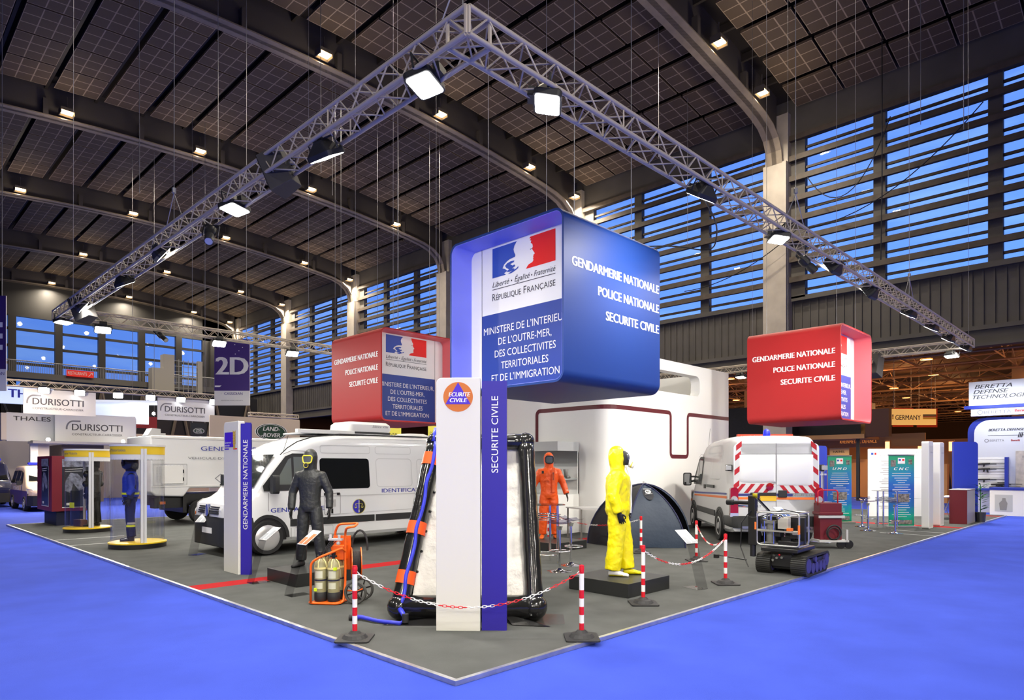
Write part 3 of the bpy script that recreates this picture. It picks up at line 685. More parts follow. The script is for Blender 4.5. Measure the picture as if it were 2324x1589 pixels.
# side wall facing -X with rounded corner, and lower/upper parts of the wall facing -Y around its opening
m = MB(); zt = WZ-.04; oz0, oz1, ox0, ox1 = 3.82, 4.42, 1.2, 4.60
cp = [(0, bl)]+corner_path()+[(ox0, 0)]
ci = [(.3, bl)]+[(rad+.0-(rad-.3)*math.cos(a), rad-(rad-.3)*math.sin(a)) for a in [PI/2*i/8 for i in range(9)]]+[(ox0, .3)]
m.prism(cp+ci[::-1], 'z', 0, zt)
ob('left_wall', m, white, r, smooth=.6)
m = MB(); m.box(ox0, ox1, 0, .3, 0, oz0); ob('lower_wall', m, white, r)
m = MB(); m.box(ox0, ox1, 0, .3, oz1, zt); ob('lintel', m, white, r)
m = MB(); m.box(ox1, bl, 0, .3, 0, zt); m.box(bl-.3, bl, .3, bl, 0, zt); m.box(.3, bl-.3, bl-.3, bl, 0, zt)
ci_ = rrect(ox1-.35, ox1, oz0, oz1, .18, 5, (0, 1, 1, 0))
# rounded corners of the opening
for (cx, cz, a0) in ((ox1-.2, oz0+.2, 1.5*PI), (ox1-.2, oz1-.2, 0)):
    cor = [(cx+.2*math.cos(a0+PI/2*i/6), cz+.2*math.sin(a0+PI/2*i/6)) for i in range(7)]
    m.prism(cor+[(ox1, oz0 if a0 > 3 else oz1)], 'y', 0, .3)
ob('right_wall', m, white, r)
m = MB(); p2 = [(0-.004, 3.62, 0), ]
def strip(mb, pts, w=.10, out=.004):
    """flat line following a path on the wall: pts = list of (s, z); s<0 lies on the left wall (distance from the corner), s>0 on the right wall"""
    def W3(s_, z):
        if s_ <= -.0: return (-out, rad-s_, z) if s_ < -.35 else None
        return (s_, -out, z)
    pass
lz = 3.25; lw = .11
# horizontal run on the left wall, around the corner, then the loop on the right wall
cpth = [(-.005, 2.32)]+[(-.005+(x*1.0), y) for x, y in corner_path()[0:1]]+[(x-.006*math.cos(a), y-.006*math.sin(a)) for (x, y), a in zip(corner_path(), [PI/2*i/8 for i in range(9)])]+[(3.0-.17, -.006)]
vs = [(x, y, z) for x, y in cpth for z in (lz-lw/2, lz+lw/2)]; m = MB(); m.add(vs, [(2*i, 2*i+2, 2*i+3, 2*i+1) for i in range(len(cpth)-1)])
def ring(mb, c0, c1, pl, a0, a1, r1, n=5):
    """quarter ring"""
    pts = []
    for rr in (r1, r1-lw):
        q = [(c0+rr*math.cos(a0+(a1-a0)*i/n), c1+rr*math.sin(a0+(a1-a0)*i/n)) for i in range(n+1)]; pts.append(q)
    poly = pts[0]+pts[1][::-1]
    mb.poly([((-.006, a, z) if pl == 'L' else (a, -.006, z)) for a, z in poly])
rr = .17; zt_, zb_ = lz+lw/2, 1.95
ring(m, 2.32, zt_-rr, 'L', PI/2, 0, rr); m.poly([(-.006, 2.32+rr-lw, 2.3), (-.006, 2.32+rr, 2.3), (-.006, 2.32+rr, zt_-rr), (-.006, 2.32+rr-lw, zt_-rr)])
def seg(x0, x1, z0, z1): m.poly([(x0, -.006, z0), (x1, -.006, z0), (x1, -.006, z1), (x0, -.006, z1)])
xa = 3.0; xb = xa+.83
ring(m, xa-rr, zt_-rr, 'R', PI/2, 0, rr); seg(xa-lw, xa, zb_+rr, zt_-rr)
ring(m, xa-lw+rr, zb_+rr, 'R', PI, 1.5*PI, rr); seg(xa-lw+rr, xb+lw-rr, zb_, zb_+lw)
ring(m, xb+lw-rr, zb_+rr, 'R', 1.5*PI, 2*PI, rr); seg(xb, xb+lw, zb_+rr, zt_-rr)
ring(m, xb+rr, zt_-rr, 'R', PI, PI/2, rr); seg(xb+rr, bl, zt_-lw, zt_)
ob('maroon_line', m, maroon_line, r)
area('block_interior_light', (bx+3.6, by+2.4, 4.4), (bx+3.6, by+2.4, 0), .4, 60, (1, .97, .9))
m = MB()
# ================================================================ vehicles
tyre = mat('tyre_rubber', (.018, .018, .019), .75); rimm = mat('wheel_cover', (.66, .66, .66), .3, .5)
trim_b = mat('vehicle_black_trim', (.022, .023, .024), .5); glass_d = mat('tinted_glass', (.01, .011, .012), .04, spec=.8)
lamp_red = mat('tail_lamp_red', (.30, .005, .008), .15, coat=1); lamp_clear = mat('lamp_clear', (.75, .76, .78), .08, .5, coat=1); lamp_or = mat('lamp_orange', (.85, .20, .02), .15, coat=1)
blue_txt = mat('vehicle_blue_lettering', (.03, .045, .33), .5); grey_txt = mat('vehicle_grey_lettering', (.18, .19, .22), .5)
windscreen = mat('windscreen', (.03, .035, .035), .03, spec=1.0, coat=1)
beacon_m = mat('beacon_blue', (.02, .03, .75), .1, coat=1, emit=(.02, .03, .6), es=.4)
def body_ring(x, zb, zt, w, r, tum, belt=1.15, n=5):
    wt = w-tum; belt = min(belt, zb+(zt-zb)*.6); pts = [(-w+.05, zb), (-w, zb+.07), (-w, (zb+belt)/2), (-w, belt)]
    zc_ = zt-r
    if zc_ < belt: zc_ = belt+.001
    for i in range(n+1):
        a = PI/2*i/n; pts.append((-wt+r-r*math.cos(a), zc_+(zt-zc_)*math.sin(a)))
    pts += [(-wt/2, zt+.012), (0, zt+.018)]
    full = pts+[(-y, z) for y, z in pts[:-1][::-1]]
    return [(x, y, z) for y, z in full]
def wheel(p, x, side, y, r, parent, style='cap', tw=.2):
    """side = -1 near side"""
    s_ = side
    m = MB(); m.lathe([(r*.62, -.09), (r*.93, -.1), (r, -.06), (r, .06), (r*.93, .1), (r*.62, .09)], (x, y, r), 28, 'y'); t_ = ob('wheel', m, tyre, parent, smooth=.7)
    m = MB(); q = .095*s_
    if style == 'cap':
        m.lathe([(.001, q+.035*s_), (r*.2, q+.032*s_), (r*.45, q+.025*s_), (r*.66, q+.015*s_), (r*.74, q-.005*s_)], (x, y, r), 24, 'y', cap=False)
    else:
        m.lathe([(.001, q+.0*s_), (r*.22, q+.01*s_), (r*.3, q-.02*s_), (r*.5, q-.03*s_), (r*.58, q+.005*s_), (r*.64, q-.005*s_)], (x, y, r), 24, 'y', cap=False)
    ob('wheel_cover', m, rimm, t_, smooth=.5)
    if style != 'cap':
        m = MB()
        for k in range(6):
            a = 2*PI*k/6; m.lathe([(.001, q-.018*s_), (r*.07, q-.018*s_)], (x+r*.42*math.cos(a), y, r+r*.42*math.sin(a)), 8, 'y', cap=False)
        ob('wheel_slots', m, black, t_)
    return t_
def arch(x, y, r, parent, out, mt_=trim_b):
    m = MB(); n = 14; o_ = [(x+(r+.12)*math.cos(PI*i/n), r*.95+(r+.12)*math.sin(PI*i/n)) for i in range(n+1)]
    i_ = [(x+(r+.055)*math.cos(PI*i/n), r*.95+(r+.055)*math.sin(PI*i/n)) for i in range(n+1)]
    m.prism(o_+i_[::-1], 'y', y, y+out); ob('wheel_arch', m, mt_, parent)
    m = MB(); m.poly([(px, y+out*.45, pz) for px, pz in i_]+[(x-(r+.055), y+out*.45, .28), (x+(r+.055), y+out*.45, .28)][::1]); ob('wheel_well', m, black, parent)
def make_van(L, loc, rz, label, WD=1.96, H=2.40):
    r = thing('panel_van', label, 'van', loc, rz); w = WD/2
    st = [(.0, .42, .88, w-.32, .1, .0), (.06, .30, .98, w-.2, .12, .0), (.22, .26, 1.05, w-.09, .14, .01), (.42, .25, 1.10, w-.04, .16, .03), (.62, .25, 1.20, w, .16, .05), (.80, .25, 1.42, w, .16, .07),
          (1.02, .25, 1.72, w, .18, .1), (1.22, .25, 1.95, w, .22, .12), (1.38, .25, 2.09, w, .24, .12), (1.6, .25, 2.2, w, .24, .11), (1.95, .25, H-.08, w, .22, .10), (2.6, .25, H-.02, w, .2, .1), (3.6, .25, H, w, .2, .1),
          (L-.5, .25, H, w, .2, .1), (L-.12, .27, H-.03, w-.02, .2, .11), (L, .30, H-.1, w-.05, .18, .13)]
    m = MB(); m.loft([body_ring(*s_) for s_ in st]); ob('body', m, white_gloss, r, smooth=.45)
    # near side features sit on y=-w; helper quad with tumblehome above the belt
    def Y(z, o_=.004):
        if z <= 1.18: return -w-o_
        return -w-o_+.10*(z-1.18)/(H-.2-1.18)
    def sp(mb, pts, o_=.004): mb.poly([(x, Y(z, o_), z) for x, z in pts])
    def line(pts, nm='panel_gap', wd=.012, col=None, sm=-1):
        m = MB()
        P = pts
        for (x0, z0), (x1, z1) in zip(P[:-1], P[1:]):
            d = Vector((x1-x0, z1-z0)).normalized(); n_ = Vector((-d.y, d.x))*wd/2
            sp(m, [(x0+n_.x, z0+n_.y), (x1+n_.x, z1+n_.y), (x1-n_.x, z1-n_.y), (x0-n_.x, z0-n_.y)], .005)
        return ob(nm, m, col or mat('panel_gap', (.22, .22, .23), .6), r)
    # windscreen
    m = MB(); a, b2 = (.70, 1.30), (1.21, 1.935)
    ring = lambda t_, o_: [(a[0]+(b2[0]-a[0])*t_, yy*(1-.07*t_), a[1]+(b2[1]-a[1])*t_+o_) for yy in (-w+.17, -w*.6, 0, w*.6, w-.17)]
    nrm = Vector((-(b2[1]-a[1]), 0, b2[0]-a[0])).normalized()*.035
    m.loft([[Vector(p)+nrm-Vector((.03, 0, 0))*(1-abs(p[1])/w) for p in ring(t_, 0)] for t_ in (0, .5, 1)], closed=False); ob('windscreen', m, windscreen, r, smooth=3.2)
    # cab side window with black surround
    m = MB(); sp(m, [(.85, 1.24), (.82, 1.34), (1.33, 1.92), (1.48, 1.98), (1.92, 1.98), (1.92, 1.24)], .004); ob('door_window_frame', m, trim_b, r)
    m = MB(); sp(m, [(1.08, 1.36), (1.39, 1.86), (1.45, 1.89), (1.45, 1.36)], .007); sp(m, [(1.5, 1.32), (1.5, 1.91), (1.86, 1.91), (1.86, 1.32)], .007); ob('door_window', m, mat('side_glass', (.16, .18, .17), .03, spec=1, coat=1), r)
    line([(.95, .85), (.95, 1.2)]); line([(1.97, .45), (1.97, 2.02), (1.48, 2.04), (1.28, 1.96)])
    # headlamp, grille, bumper
    m = MB(); bs = [(-.05, .20, .66, w-.40), (-.02, .18, .74, w-.27), (.12, .2, .76, w-.12), (.3, .2, .76, w-.03), (.56, .22, .74, w+.015), (.60, .22, .60, w+.01)]
    m.loft([[(x, -ww, zb), (x, -ww, zt), (x, 0, zt+.0), (x, ww, zt), (x, ww, zb), (x, 0, zb)] for x, zb, zt, ww in bs]); ob('front_bumper', m, trim_b, r, smooth=.9)
    for sgn in (-1, 1):
        m = MB(); pts = [(.06, w-.19, .80), (.40, w-.035, .80), (.46, w-.02, 1.04), (.30, w-.07, 1.06), (.10, w-.19, .99), (.03, w-.27, .80)]
        m.poly([(x, sgn*(yy+.03), z+.0) for x, yy, z in pts]); m.poly([(x, sgn*(yy-.01), z+.0) for x, yy, z in pts]); ob('headlamp', m, lamp_clear, r)
        m = MB(); pts = [(.02, w-.24, .73), (.42, w-.03, .73), (.42, w-.03, .81), (.04, w-.22, .81)]
        m.poly([(x, sgn*(yy+.035), z) for x, yy, z in pts]); ob('indicator', m, lamp_or, r)
    m = MB()
    for sgn in (-1, 1):
        for k in range(4): m.box(-.045+.015*k, .0+.012*k, min(sgn*.09, sgn*.48), max(sgn*.09, sgn*.48), .80+.04*k, .825+.04*k)
    ob('grille', m, trim_b, r)
    m = MB(); m.prism([(-.09, .80), (0, .74), (.09, .80), (.03, .98), (-.03, .98)], 'x', -.06, .02); ob('badge', m, chrome, r)
    m = MB(); m.box(-.06, -.05, -.24, .24, .42, .53); ob('number_plate', m, white_print, r)
    m = MB(); m.box(-.03, .0, -.45, .45, .26, .29); m.box(-.03, 0, -.45, .45, .33, .36); ob('lower_grille', m, black, r)
    # rub strips
    for q in ((1.4, 3.36 if L > 5.4 else L-1.45, -1), (3.40, L-1.45, -1), (1.4, L-1.45, 1)):
        if L < 5.4 and q[0] == 3.40: continue
        m = MB(); m.box(q[0], q[1], min(q[2]*w, q[2]*(w+.022)), max(q[2]*w, q[2]*(w+.022)), .53, .67); ob('rub_strip', m, trim_b, r, bevel=.006)
    fr_, rr_ = .92, L-.98
    for sgn in (-1, 1):
        for x in (fr_, rr_):
            if sgn < 0: arch(x, -w-.001, .34, r, -.02)
            wheel(r, x, sgn, sgn*(w-.055), .34, r, 'cap' if L > 5.4 else 'steel')
    # mirrors
    for sgn in (-1, 1):
        m = MB(); m.tube([(1.0, sgn*(w-.02), 1.33), (.98, sgn*(w+.12), 1.30)], .03, 6); m.tube([(1.02, sgn*(w-.02), 1.44), (.98, sgn*(w+.12), 1.44)], .025, 6)
        m.loft([[(x, sgn*(w+.20)+yy, zz) for yy, zz in rrect(-hw, hw, 1.19, 1.55, .05, 3)] for x, hw in ((.92, .07), (.95, .105), (1.03, .115))]); q = ob('mirror', m, trim_b, r, smooth=.6)
        m = MB(); m.poly([(1.032, sgn*(w+.20)+yy, zz) for yy, zz in rrect(-.09, .09, 1.22, 1.52, .04, 3)]); ob('mirror_glass', m, mat('mirror_glass', (.8, .82, .85), .02, 1), q)
    return r, line, sp, w, Y
# ---- scene-of-crime van on the left
van, line, sp, w, Y = make_van(6.4, (1.42, 9.33, .042), 0, 'white high roofed panel van with a tinted side window, behind the black suited figure')
m = MB(); sp(m, rrect(2.07, 3.26, 1.25, 1.89, .07, 5), .006); ob('side_window', m, glass_d, van)
GL = mat('body_crease', (.55, .56, .57), .4)
def rrline(x0, x1, z0, z1, rad=.08): p = rrect(x0, x1, z0, z1, rad, 5); return p+[p[0]]
line(rrline(3.44, 4.40, 1.27, 1.89), 'panel_crease', .014, GL); line(rrline(4.56, 5.4, 1.27, 1.89), 'panel_crease', .014, GL)
line(rrline(2.1, 3.3, 2.0, 2.16, .05), 'panel_crease', .012, GL); line(rrline(3.44, 4.4, 2.0, 2.16, .05), 'panel_crease', .012, GL)
line([(2.05, 1.10), (5.4, 1.10)], 'panel_crease', .02, GL)
line([(2.5, .72), (5.2, .76)], 'panel_crease', .012, GL); line([(1.42, .28), (1.42, .5)], 'panel_crease', .01); line(rrline(1.5, 2.35, .3, .5, .03), 'panel_crease', .01, GL)
line(rrline(2.16, 2.52, .72, 1.16, .02), 'hatch_edge', .01); 
m = MB(); m.box(2.26, 2.41, -w-.012, -w, .88, 1.03); ob('hatch_vent', m, lightgrey, van)
m = MB(); m.box(2.31, 2.35, -w-.014, -w, .74, .84); m.box(2.44, 2.5, -w-.02, -w, 1.12, 1.17); m.box(2.14, 2.19, -w-.02, -w, 1.12, 1.17); ob('hatch_latches', m, black, van)
m = MB(); m.text('GENDARMERIE', (1.0, Y(.86), .82), (1, 0, 0), w=1.15, h=.085, bold=.02); m.text('IDENTIFICATION', (3.56, Y(1.2), 1.14), (1, 0, 0), w=1.35, h=.085, bold=.02); ob('blue_lettering', m, blue_txt, van)
cx, cz = 2.97, .86
badge = MB(); badge.lathe([(.001, -w-.006), (.16, -w-.006)], (cx, 0, cz), 36, 'y', cap=False); bd = ob('unit_badge', badge, mat('badge_black', (.02, .02, .03), .4), van)
m = MB(); m.add([(cx+.15*math.sin(PI*i/16)*-1, -w-.008, cz+.15*math.cos(PI*i/16)) for i in range(17)], [tuple(range(17))]); ob('badge_blue_half', m, mat('badge_half_blue', (.04, .035, .45), .4), bd)
m = MB(); ringo = [(cx+.16*math.cos(2*PI*i/36), cz+.16*math.sin(2*PI*i/36)) for i in range(36)]; ringi = [(cx+.15*math.cos(2*PI*i/36), cz+.15*math.sin(2*PI*i/36)) for i in range(36)]
m.shell(ringo, ringi, 'y', -w-.011, -w-.006)
m.tube([(cx-.085, -w-.012, cz+.06), (cx+.085, -w-.012, cz+.06)], .005, 5)
for s_ in (-1, 1):
    m.tube([(cx+s_*.08, -w-.012, cz+.06), (cx+s_*.105, -w-.012, cz-.01)], .003, 4); m.tube([(cx+s_*.08, -w-.012, cz+.06), (cx+s_*.055, -w-.012, cz-.01)], .003, 4)
    m.poly([(cx+s_*.08+.03*math.cos(PI+PI*i/8), -w-.012, cz-.01+.025*math.sin(PI+PI*i/8)) for i in range(9)])
ob('badge_scales', m, mat('badge_gold', (.62, .58, .12), .4), bd)
m = MB(); m.poly([(cx-.008, -w-.014, cz-.04), (cx+.008, -w-.014, cz-.04), (cx+.008, -w-.014, cz+.12), (cx, -w-.014, cz+.145), (cx-.008, -w-.014, cz+.12)]); m.lathe([(.001, -w-.014), (.018, -w-.014)], (cx, 0, cz-.06), 12, 'y', cap=False); m.poly([(cx-.01, -w-.014, cz-.13), (cx+.01, -w-.014, cz-.13), (cx+.014, -w-.014, cz-.05), (cx-.014, -w-.014, cz-.05)]); ob('badge_sword', m, white_print, bd)
m = MB(); m.box(2.0, 5.8, -.55, .55, 2.42, 2.45); m.box(1.75, 3.1, -.62, -.5, 2.42, 2.50); ob('roof_rack', m, white, van, bevel=.01)
m = MB(); m.loft([[(x, y, z) for x, y in rrect(3.0+i_, 4.15-i_, -.55+i_, .35-i_, .12, 4)] for z, i_ in ((2.50, .02), (2.56, 0), (2.66, .01), (2.72, .07))]); ac = ob('air_conditioner', m, white, van, smooth=.6)
m = MB(); m.box(3.07, 4.1, -.5, .3, 2.43, 2.5); ob('air_conditioner_base', m, dark_grey, ac)
m = MB(); m.text('Silence Ville', (3.6, -.552, 2.60), (1, 0, 0), w=.42, h=.05, shear=.3); ob('air_conditioner_lettering', m, ink_grey, ac)
m = MB(); m.loft([[(x, y, z) for x, y in rrect(4.7+i_, 5.4-i_, -.4+i_, .3-i_, .1, 4)] for z, i_ in ((2.42, 0), (2.48, .02), (2.52, .1))]); ob('roof_hatch', m, white, van, smooth=.6)
m = MB(); m.tube([(1.3, -w+.1, 2.0), (1.42, -w+.12, 2.34)], .005, 5); ob('antenna', m, black, van)
m = MB(); m.tube([(1.22, -w+.06, 1.95), (1.38, -w+.08, 2.09), (1.6, -w+.1, 2.22), (1.95, -w+.12, 2.33), (2.6, -w+.16, 2.41), (5.7, -w+.16, 2.42)], .012, 5); ob('roof_gutter', m, trim_b, van)
# wheel cover centre
def squeeze(v, k=.78):
    for ch in list(v.children):
        if ch.name.startswith('wheel') and not ch.name.startswith('wheel_'): continue
        for o in [ch]+list(ch.children):
            for q in o.data.vertices:
                if q.co.x < .92: q.co.x = .92-(.92-q.co.x)*k
squeeze(van)
# ---- rescue van on the right, seen from behind
L2 = 5.05
van2, line, sp, w, Y = make_van(L2, (14.72, 5.26, .042), math.radians(220), 'white rescue van with red chevrons on its rear doors', 1.95)
org_s = mat('orange_stripe', (.85, .19, .03), .4); navy_s = mat('navy_stripe', (.03, .04, .2), .4); chev = mat('red_chevron', (.42, .012, .02), .4); silver_r = mat('reflective_silver', (.62, .63, .64), .35)
m = MB(); sp(m, [(1.0, .92), (L2-.32, 1.0), (L2-.32, 1.06), (1.0, .96)]); ob('orange_stripe', m, org_s, van2)
m = MB(); sp(m, [(1.0, .985), (L2-.32, 1.085), (L2-.32, 1.13), (1.0, 1.03)]); ob('navy_stripe', m, navy_s, van2)
line(rrline(3.0, 3.95, 1.42, 1.98), 'panel_crease', .014, GL); line(rrline(2.5, 3.9, 2.05, 2.22, .05), 'panel_crease', .012, GL); line([(4.05, .5), (4.05, 2.1)], 'panel_gap')
m = MB(); m.box(2.7, 3.5, -w-.03, -w, 1.2, 1.27); m.box(2.36, 2.5, -w-.03, -w, 1.16, 1.26); ob('door_handle', m, trim_b, van2)
m = MB(); m.tube([(1.9, -w+.2, 2.28), (1.98, -w+.22, 2.72)], .004, 5); ob('antenna', m, black, van2)
# rear: x = L2 plane, seen from behind: screen-left = local y -w ... local +y is to the right
X = L2+.004
def rx(z): return X
def rq(mb, pts, o_=0): mb.poly([(rx(z)+o_+.0, y, z) for y, z in pts])
hw = w-.05
m = MB(); m.prism([(y, z) for y, z in rrect(-hw+.02, hw-.02, .64, 2.22, .1, 4, (0, 0, 1, 1))], 'x', L2-.03, L2+.0); ob('rear_doors', m, white_gloss, van2)
for s_ in (-1, 1):
    y0, y1 = (-hw+.14, -.012) if s_ < 0 else (.012, hw-.14)
    m = MB(); o_ = rrect(y0, y1, 1.38 if s_ < 0 else 1.30, 1.98, .1, 5, (1, 0, 0, 0) if s_ < 0 else (0, 1, 0, 0)); i_ = rrect(y0+.05, y1-.05, (1.38 if s_ < 0 else 1.30)+.05, 1.93, .1, 5, (1, 0, 0, 0) if s_ < 0 else (0, 1, 0, 0))
    m.loft([[(rx(z), y, z) for y, z in o_], [(rx(z)+.02, y, z) for y, z in i_]]); ob('door_panel', m, white_gloss, van2, smooth=.4)
m = MB(); m.box(X-.03, X+.003, -.006, .006, .66, 2.22); m.box(X-.03, X+.002, -hw+.1, hw-.1, 1.985, 1.995); ob('door_gap', m, mat('panel_gap', (.22, .22, .23), .6), van2)
# silver reflective band with red chevrons
m = MB(); rq(m, [(-hw+.02, 1.14), (hw-.02, 1.14), (hw-.02, 1.34), (-hw+.02, 1.34)], .001); rq(m, [(-hw+.02, 1.34), (-hw+.14, 1.34), (-hw+.18, 2.18), (-hw+.07, 2.18)], .001); rq(m, [(hw-.02, 1.34), (hw-.14, 1.34), (hw-.18, 2.18), (hw-.07, 2.18)], .001); ob('reflective_band', m, silver_r, van2)
m = MB()
for k in range(5):
    for s_ in (-1, 1):
        y0 = s_*(.04+.2*k); 
        if abs(y0)+.28 > hw: continue
        rq(m, [(y0, 1.34), (y0+s_*.09, 1.34), (y0+s_*.25, 1.14), (y0+s_*.16, 1.14)] if s_ > 0 else [(y0-.16, 1.14), (y0-.25, 1.14), (y0-.09, 1.34), (y0, 1.34)], .003)
for s_ in (-1, 1):
    for k, z0 in enumerate((1.2, 1.52, 1.84, 2.06)):
        e1, e2 = s_*(hw-.02), s_*(hw-.14); sh = .03*k*s_*-.6
        rq(m, [(e1+sh, z0), (e2+sh, z0+.10), (e2+sh, z0+.22), (e1+sh, z0+.12)], .003)
ob('chevrons', m, chev, van2)
m = MB(); rq(m, [(-hw+.12, 1.0), (hw-.12, 1.0), (hw-.12, 1.05), (-hw+.12, 1.05)], .002); ob('rear_orange_stripe', m, org_s, van2)
m = MB(); rq(m, [(-hw+.12, 1.075), (.35, 1.075), (.35, 1.125), (-hw+.12, 1.125)], .002); ob('rear_navy_stripe', m, navy_s, van2)
m = MB(); m.text('SECURITE CIVILE', (X+.004, .36, 1.075), (0, 1, 0), w=.52, h=.05); m.text('RENAULT', (X+.004, -.62, .83), (0, 1, 0), w=.3, h=.045, bold=.02); ob('rear_lettering', m, grey_txt, van2)
m = MB(); m.box(X, X+.012, -.5, 0, .97, 1.08); pp = ob('rear_number_plate', m, mat('plate_yellow', (.80, .50, .03), .4), van2)
m = MB(); m.box(X+.012, X+.014, -.5, -.45, .97, 1.08); ob('plate_blue_band', m, badge_blue, pp)
m = MB(); m.text('75', (X+.015, -.43, .99), (0, 1, 0), h=.07, bold=.02); ob('plate_lettering', m, ink, pp)
m = MB(); m.box(X, X+.03, -.55, .0, 1.09, 1.15); m.box(X, X+.035, .04, .22, 1.05, 1.2); ob('rear_handle', m, trim_b, van2, bevel=.01)
m = MB(); m.lathe([(.0, 0), (.08, 0), (.08, .03), (0, .04)], (X, -.14, 1.28), 14, 'x'); ob('brake_lamp', m, lamp_red, van2)
for s_ in (-1, 1):
    e = s_*(hw-.03)
    m = MB(); m.loft([[(x, e+yy, zz) for yy, zz in rrect(-.085, .085, .62, 1.26, .06, 4)] for x in (L2-.08, L2+.01, L2+.035)]); tl = ob('tail_lamp', m, lamp_red, van2, smooth=.6)
    m = MB(); m.lathe([(.075, 0), (.07, .012), (.001, .016)], (L2+.035, e, 1.0), 16, 'x'); m.box(L2+.0, L2+.04, e-.085, e+.085, .62, .70); ob('tail_lamp_clear', m, lamp_clear, tl)
    m = MB(); m.box(L2-.25, L2-.02, s_*(w-.0)-.05, s_*(w-.0)+.05, 1.62, 1.76); mb_ = ob('marker_lamp_mount', m, trim_b, van2, bevel=.01)
    m = MB(); m.box(L2-.02, L2+.03, s_*w-.06-(.04 if s_ < 0 else -.04), s_*w+.06-(.04 if s_ < 0 else -.04), 1.64, 1.74); ob('marker_lamp', m, lamp_clear, mb_, bevel=.01)
m = MB(); m.loft([[(x, y, z) for y, z in rrect(-ww, ww, .38, .64, .05, 3)] for x, ww in ((L2-.55, w+.01), (L2-.1, w+.01), (L2+.04, w-.02), (L2+.09, w-.12))]); ob('rear_bumper', m, trim_b, van2, smooth=.6)
m = MB(); m.box(L2-.05, L2+.13, -.75, .75, .37, .42); ob('rear_step', m, alu, van2)
m = MB(); m.box(L2-.9, L2-.8, -.62, .62, 2.36, 2.46); ob('roof_bar', m, mat('roof_bar_red', (.5, .05, .02), .5), van2)
m = MB(); m.lathe([(.08, 0), (.085, .05)], (L2-.35, -.1, 2.33), 16); bc = ob('beacon_base', m, lightgrey, van2)
m = MB(); m.lathe([(.075, 0), (.08, .05), (.07, .13), (.035, .17), (.001, .18)], (L2-.35, -.1, 2.38), 16, cap=False); ob('beacon', m, beacon_m, bc, smooth=.8)
squeeze(van2)
# ---- box truck behind
tr = thing('box_truck', 'white box truck marked GENDARMERIE behind the glass showcases', 'truck', (2.78, 16.63, .042))
m = MB(); side = [(0, .98), (.12, .87), (.88, .83), (1.06, 1.08), (5.6, 1.06), (5.6, 2.62), (.0, 2.62)]
m.prism(side, 'y', 0, 2.3); ob('box_body', m, white_gloss, tr, bevel=.04, seg=3)
m = MB(); m.box(-.01, 5.62, -.012, .0, 2.54, 2.60); m.box(.0, 5.6, -.012, 0, 1.13, 1.16); ob('body_trim', m, white, tr)
m = MB(); o_ = [(x, z) for x, z in rrect(.05, .98, 1.17, 1.80, .02, 2)]; i_ = [(x, z) for x, z in rrect(.06, .97, 1.18, 1.79, .02, 2)]; m.shell(o_, i_, 'y', -.01, -.0)
for i in range(11): m.box(.08+.088*i, .09+.088*i, -.012, 0, 1.21, 1.22); m.box(.08+.088*i, .09+.088*i, -.012, 0, 1.75, 1.76)
for i in range(14): m.box(.14, .18, -.012, 0, 1.27+.033*i, 1.28+.033*i); m.box(.21, .25, -.012, 0, 1.27+.033*i, 1.28+.033*i)
ob('hatch_edge', m, lightgrey, tr)
m = MB(); m.box(.28, .86, -.03, 0, 1.22, 1.74); hd = ob('hatch', m, white, tr, bevel=.006)
m = MB(); m.box(.85, .88, -.04, -.02, 1.3, 1.4); m.box(.85, .88, -.04, -.02, 1.53, 1.63); ob('hatch_hinge', m, black, hd)
m = MB(); m.text('GENDARMERIE', (1.37, -.014, 2.20), (1, 0, 0), w=1.95, h=.13); ob('main_lettering', m, blue_txt, tr)
m = MB(); m.text('VEHICULE D’INTERVENTION', (1.0, -.014, 1.94), (1, 0, 0), w=2.3, h=.065); ob('sub_lettering', m, grey_txt, tr)
m = MB(); m.poly([(1.78, -.014, 1.36), (1.95, -.014, 1.50), (1.97, -.014, 1.49), (1.81, -.014, 1.36), (1.97, -.014, 1.23), (1.95, -.014, 1.22)]); ob('arrow_mark', m, grey_txt, tr)
m = MB(); m.box(.3, 5.3, .3, 2.0, .55, .9); m.box(.15, 1.0, .2, .6, .5, .8); m.box(.9, 1.0, .1, 2.2, .35, .85); ob('chassis', m, black, tr)
m = MB(); m.box(.28, .42, .12, .25, .62, .7); ob('side_marker', m, lamp_or, tr)
for x in (1.42, 4.6):
    wheel(tr, x, -1, .06, .37, tr, 'steel'); wheel(tr, x, 1, 2.16, .37, tr, 'steel')
m = MB(); m.loft([[(x, y, z) for y, z in rrect(.1, 2.2, .45, zt_, .12, 4)] for x, zt_ in ((5.65, 2.3), (6.9, 2.25), (7.25, 1.6), (7.6, 1.3), (7.7, .9))]); cbn = ob('cab', m, white_gloss, tr, smooth=.5)
m = MB(); m.poly([(5.9, .09, 1.3), (6.95, .09, 1.3), (6.75, .09, 1.95), (5.9, .09, 1.95)]); ob('cab_window', m, glass_d, cbn)
# rooftop box + aerial unit at the left end
m = MB(); m.prism([(0, 2.62), (.35, 2.62), (.35, 2.82), (.12, 2.84)], 'y', .3, .8); m.box(.35, .5, .35, .6, 2.62, 2.7); ob('roof_unit', m, lightgrey, tr)
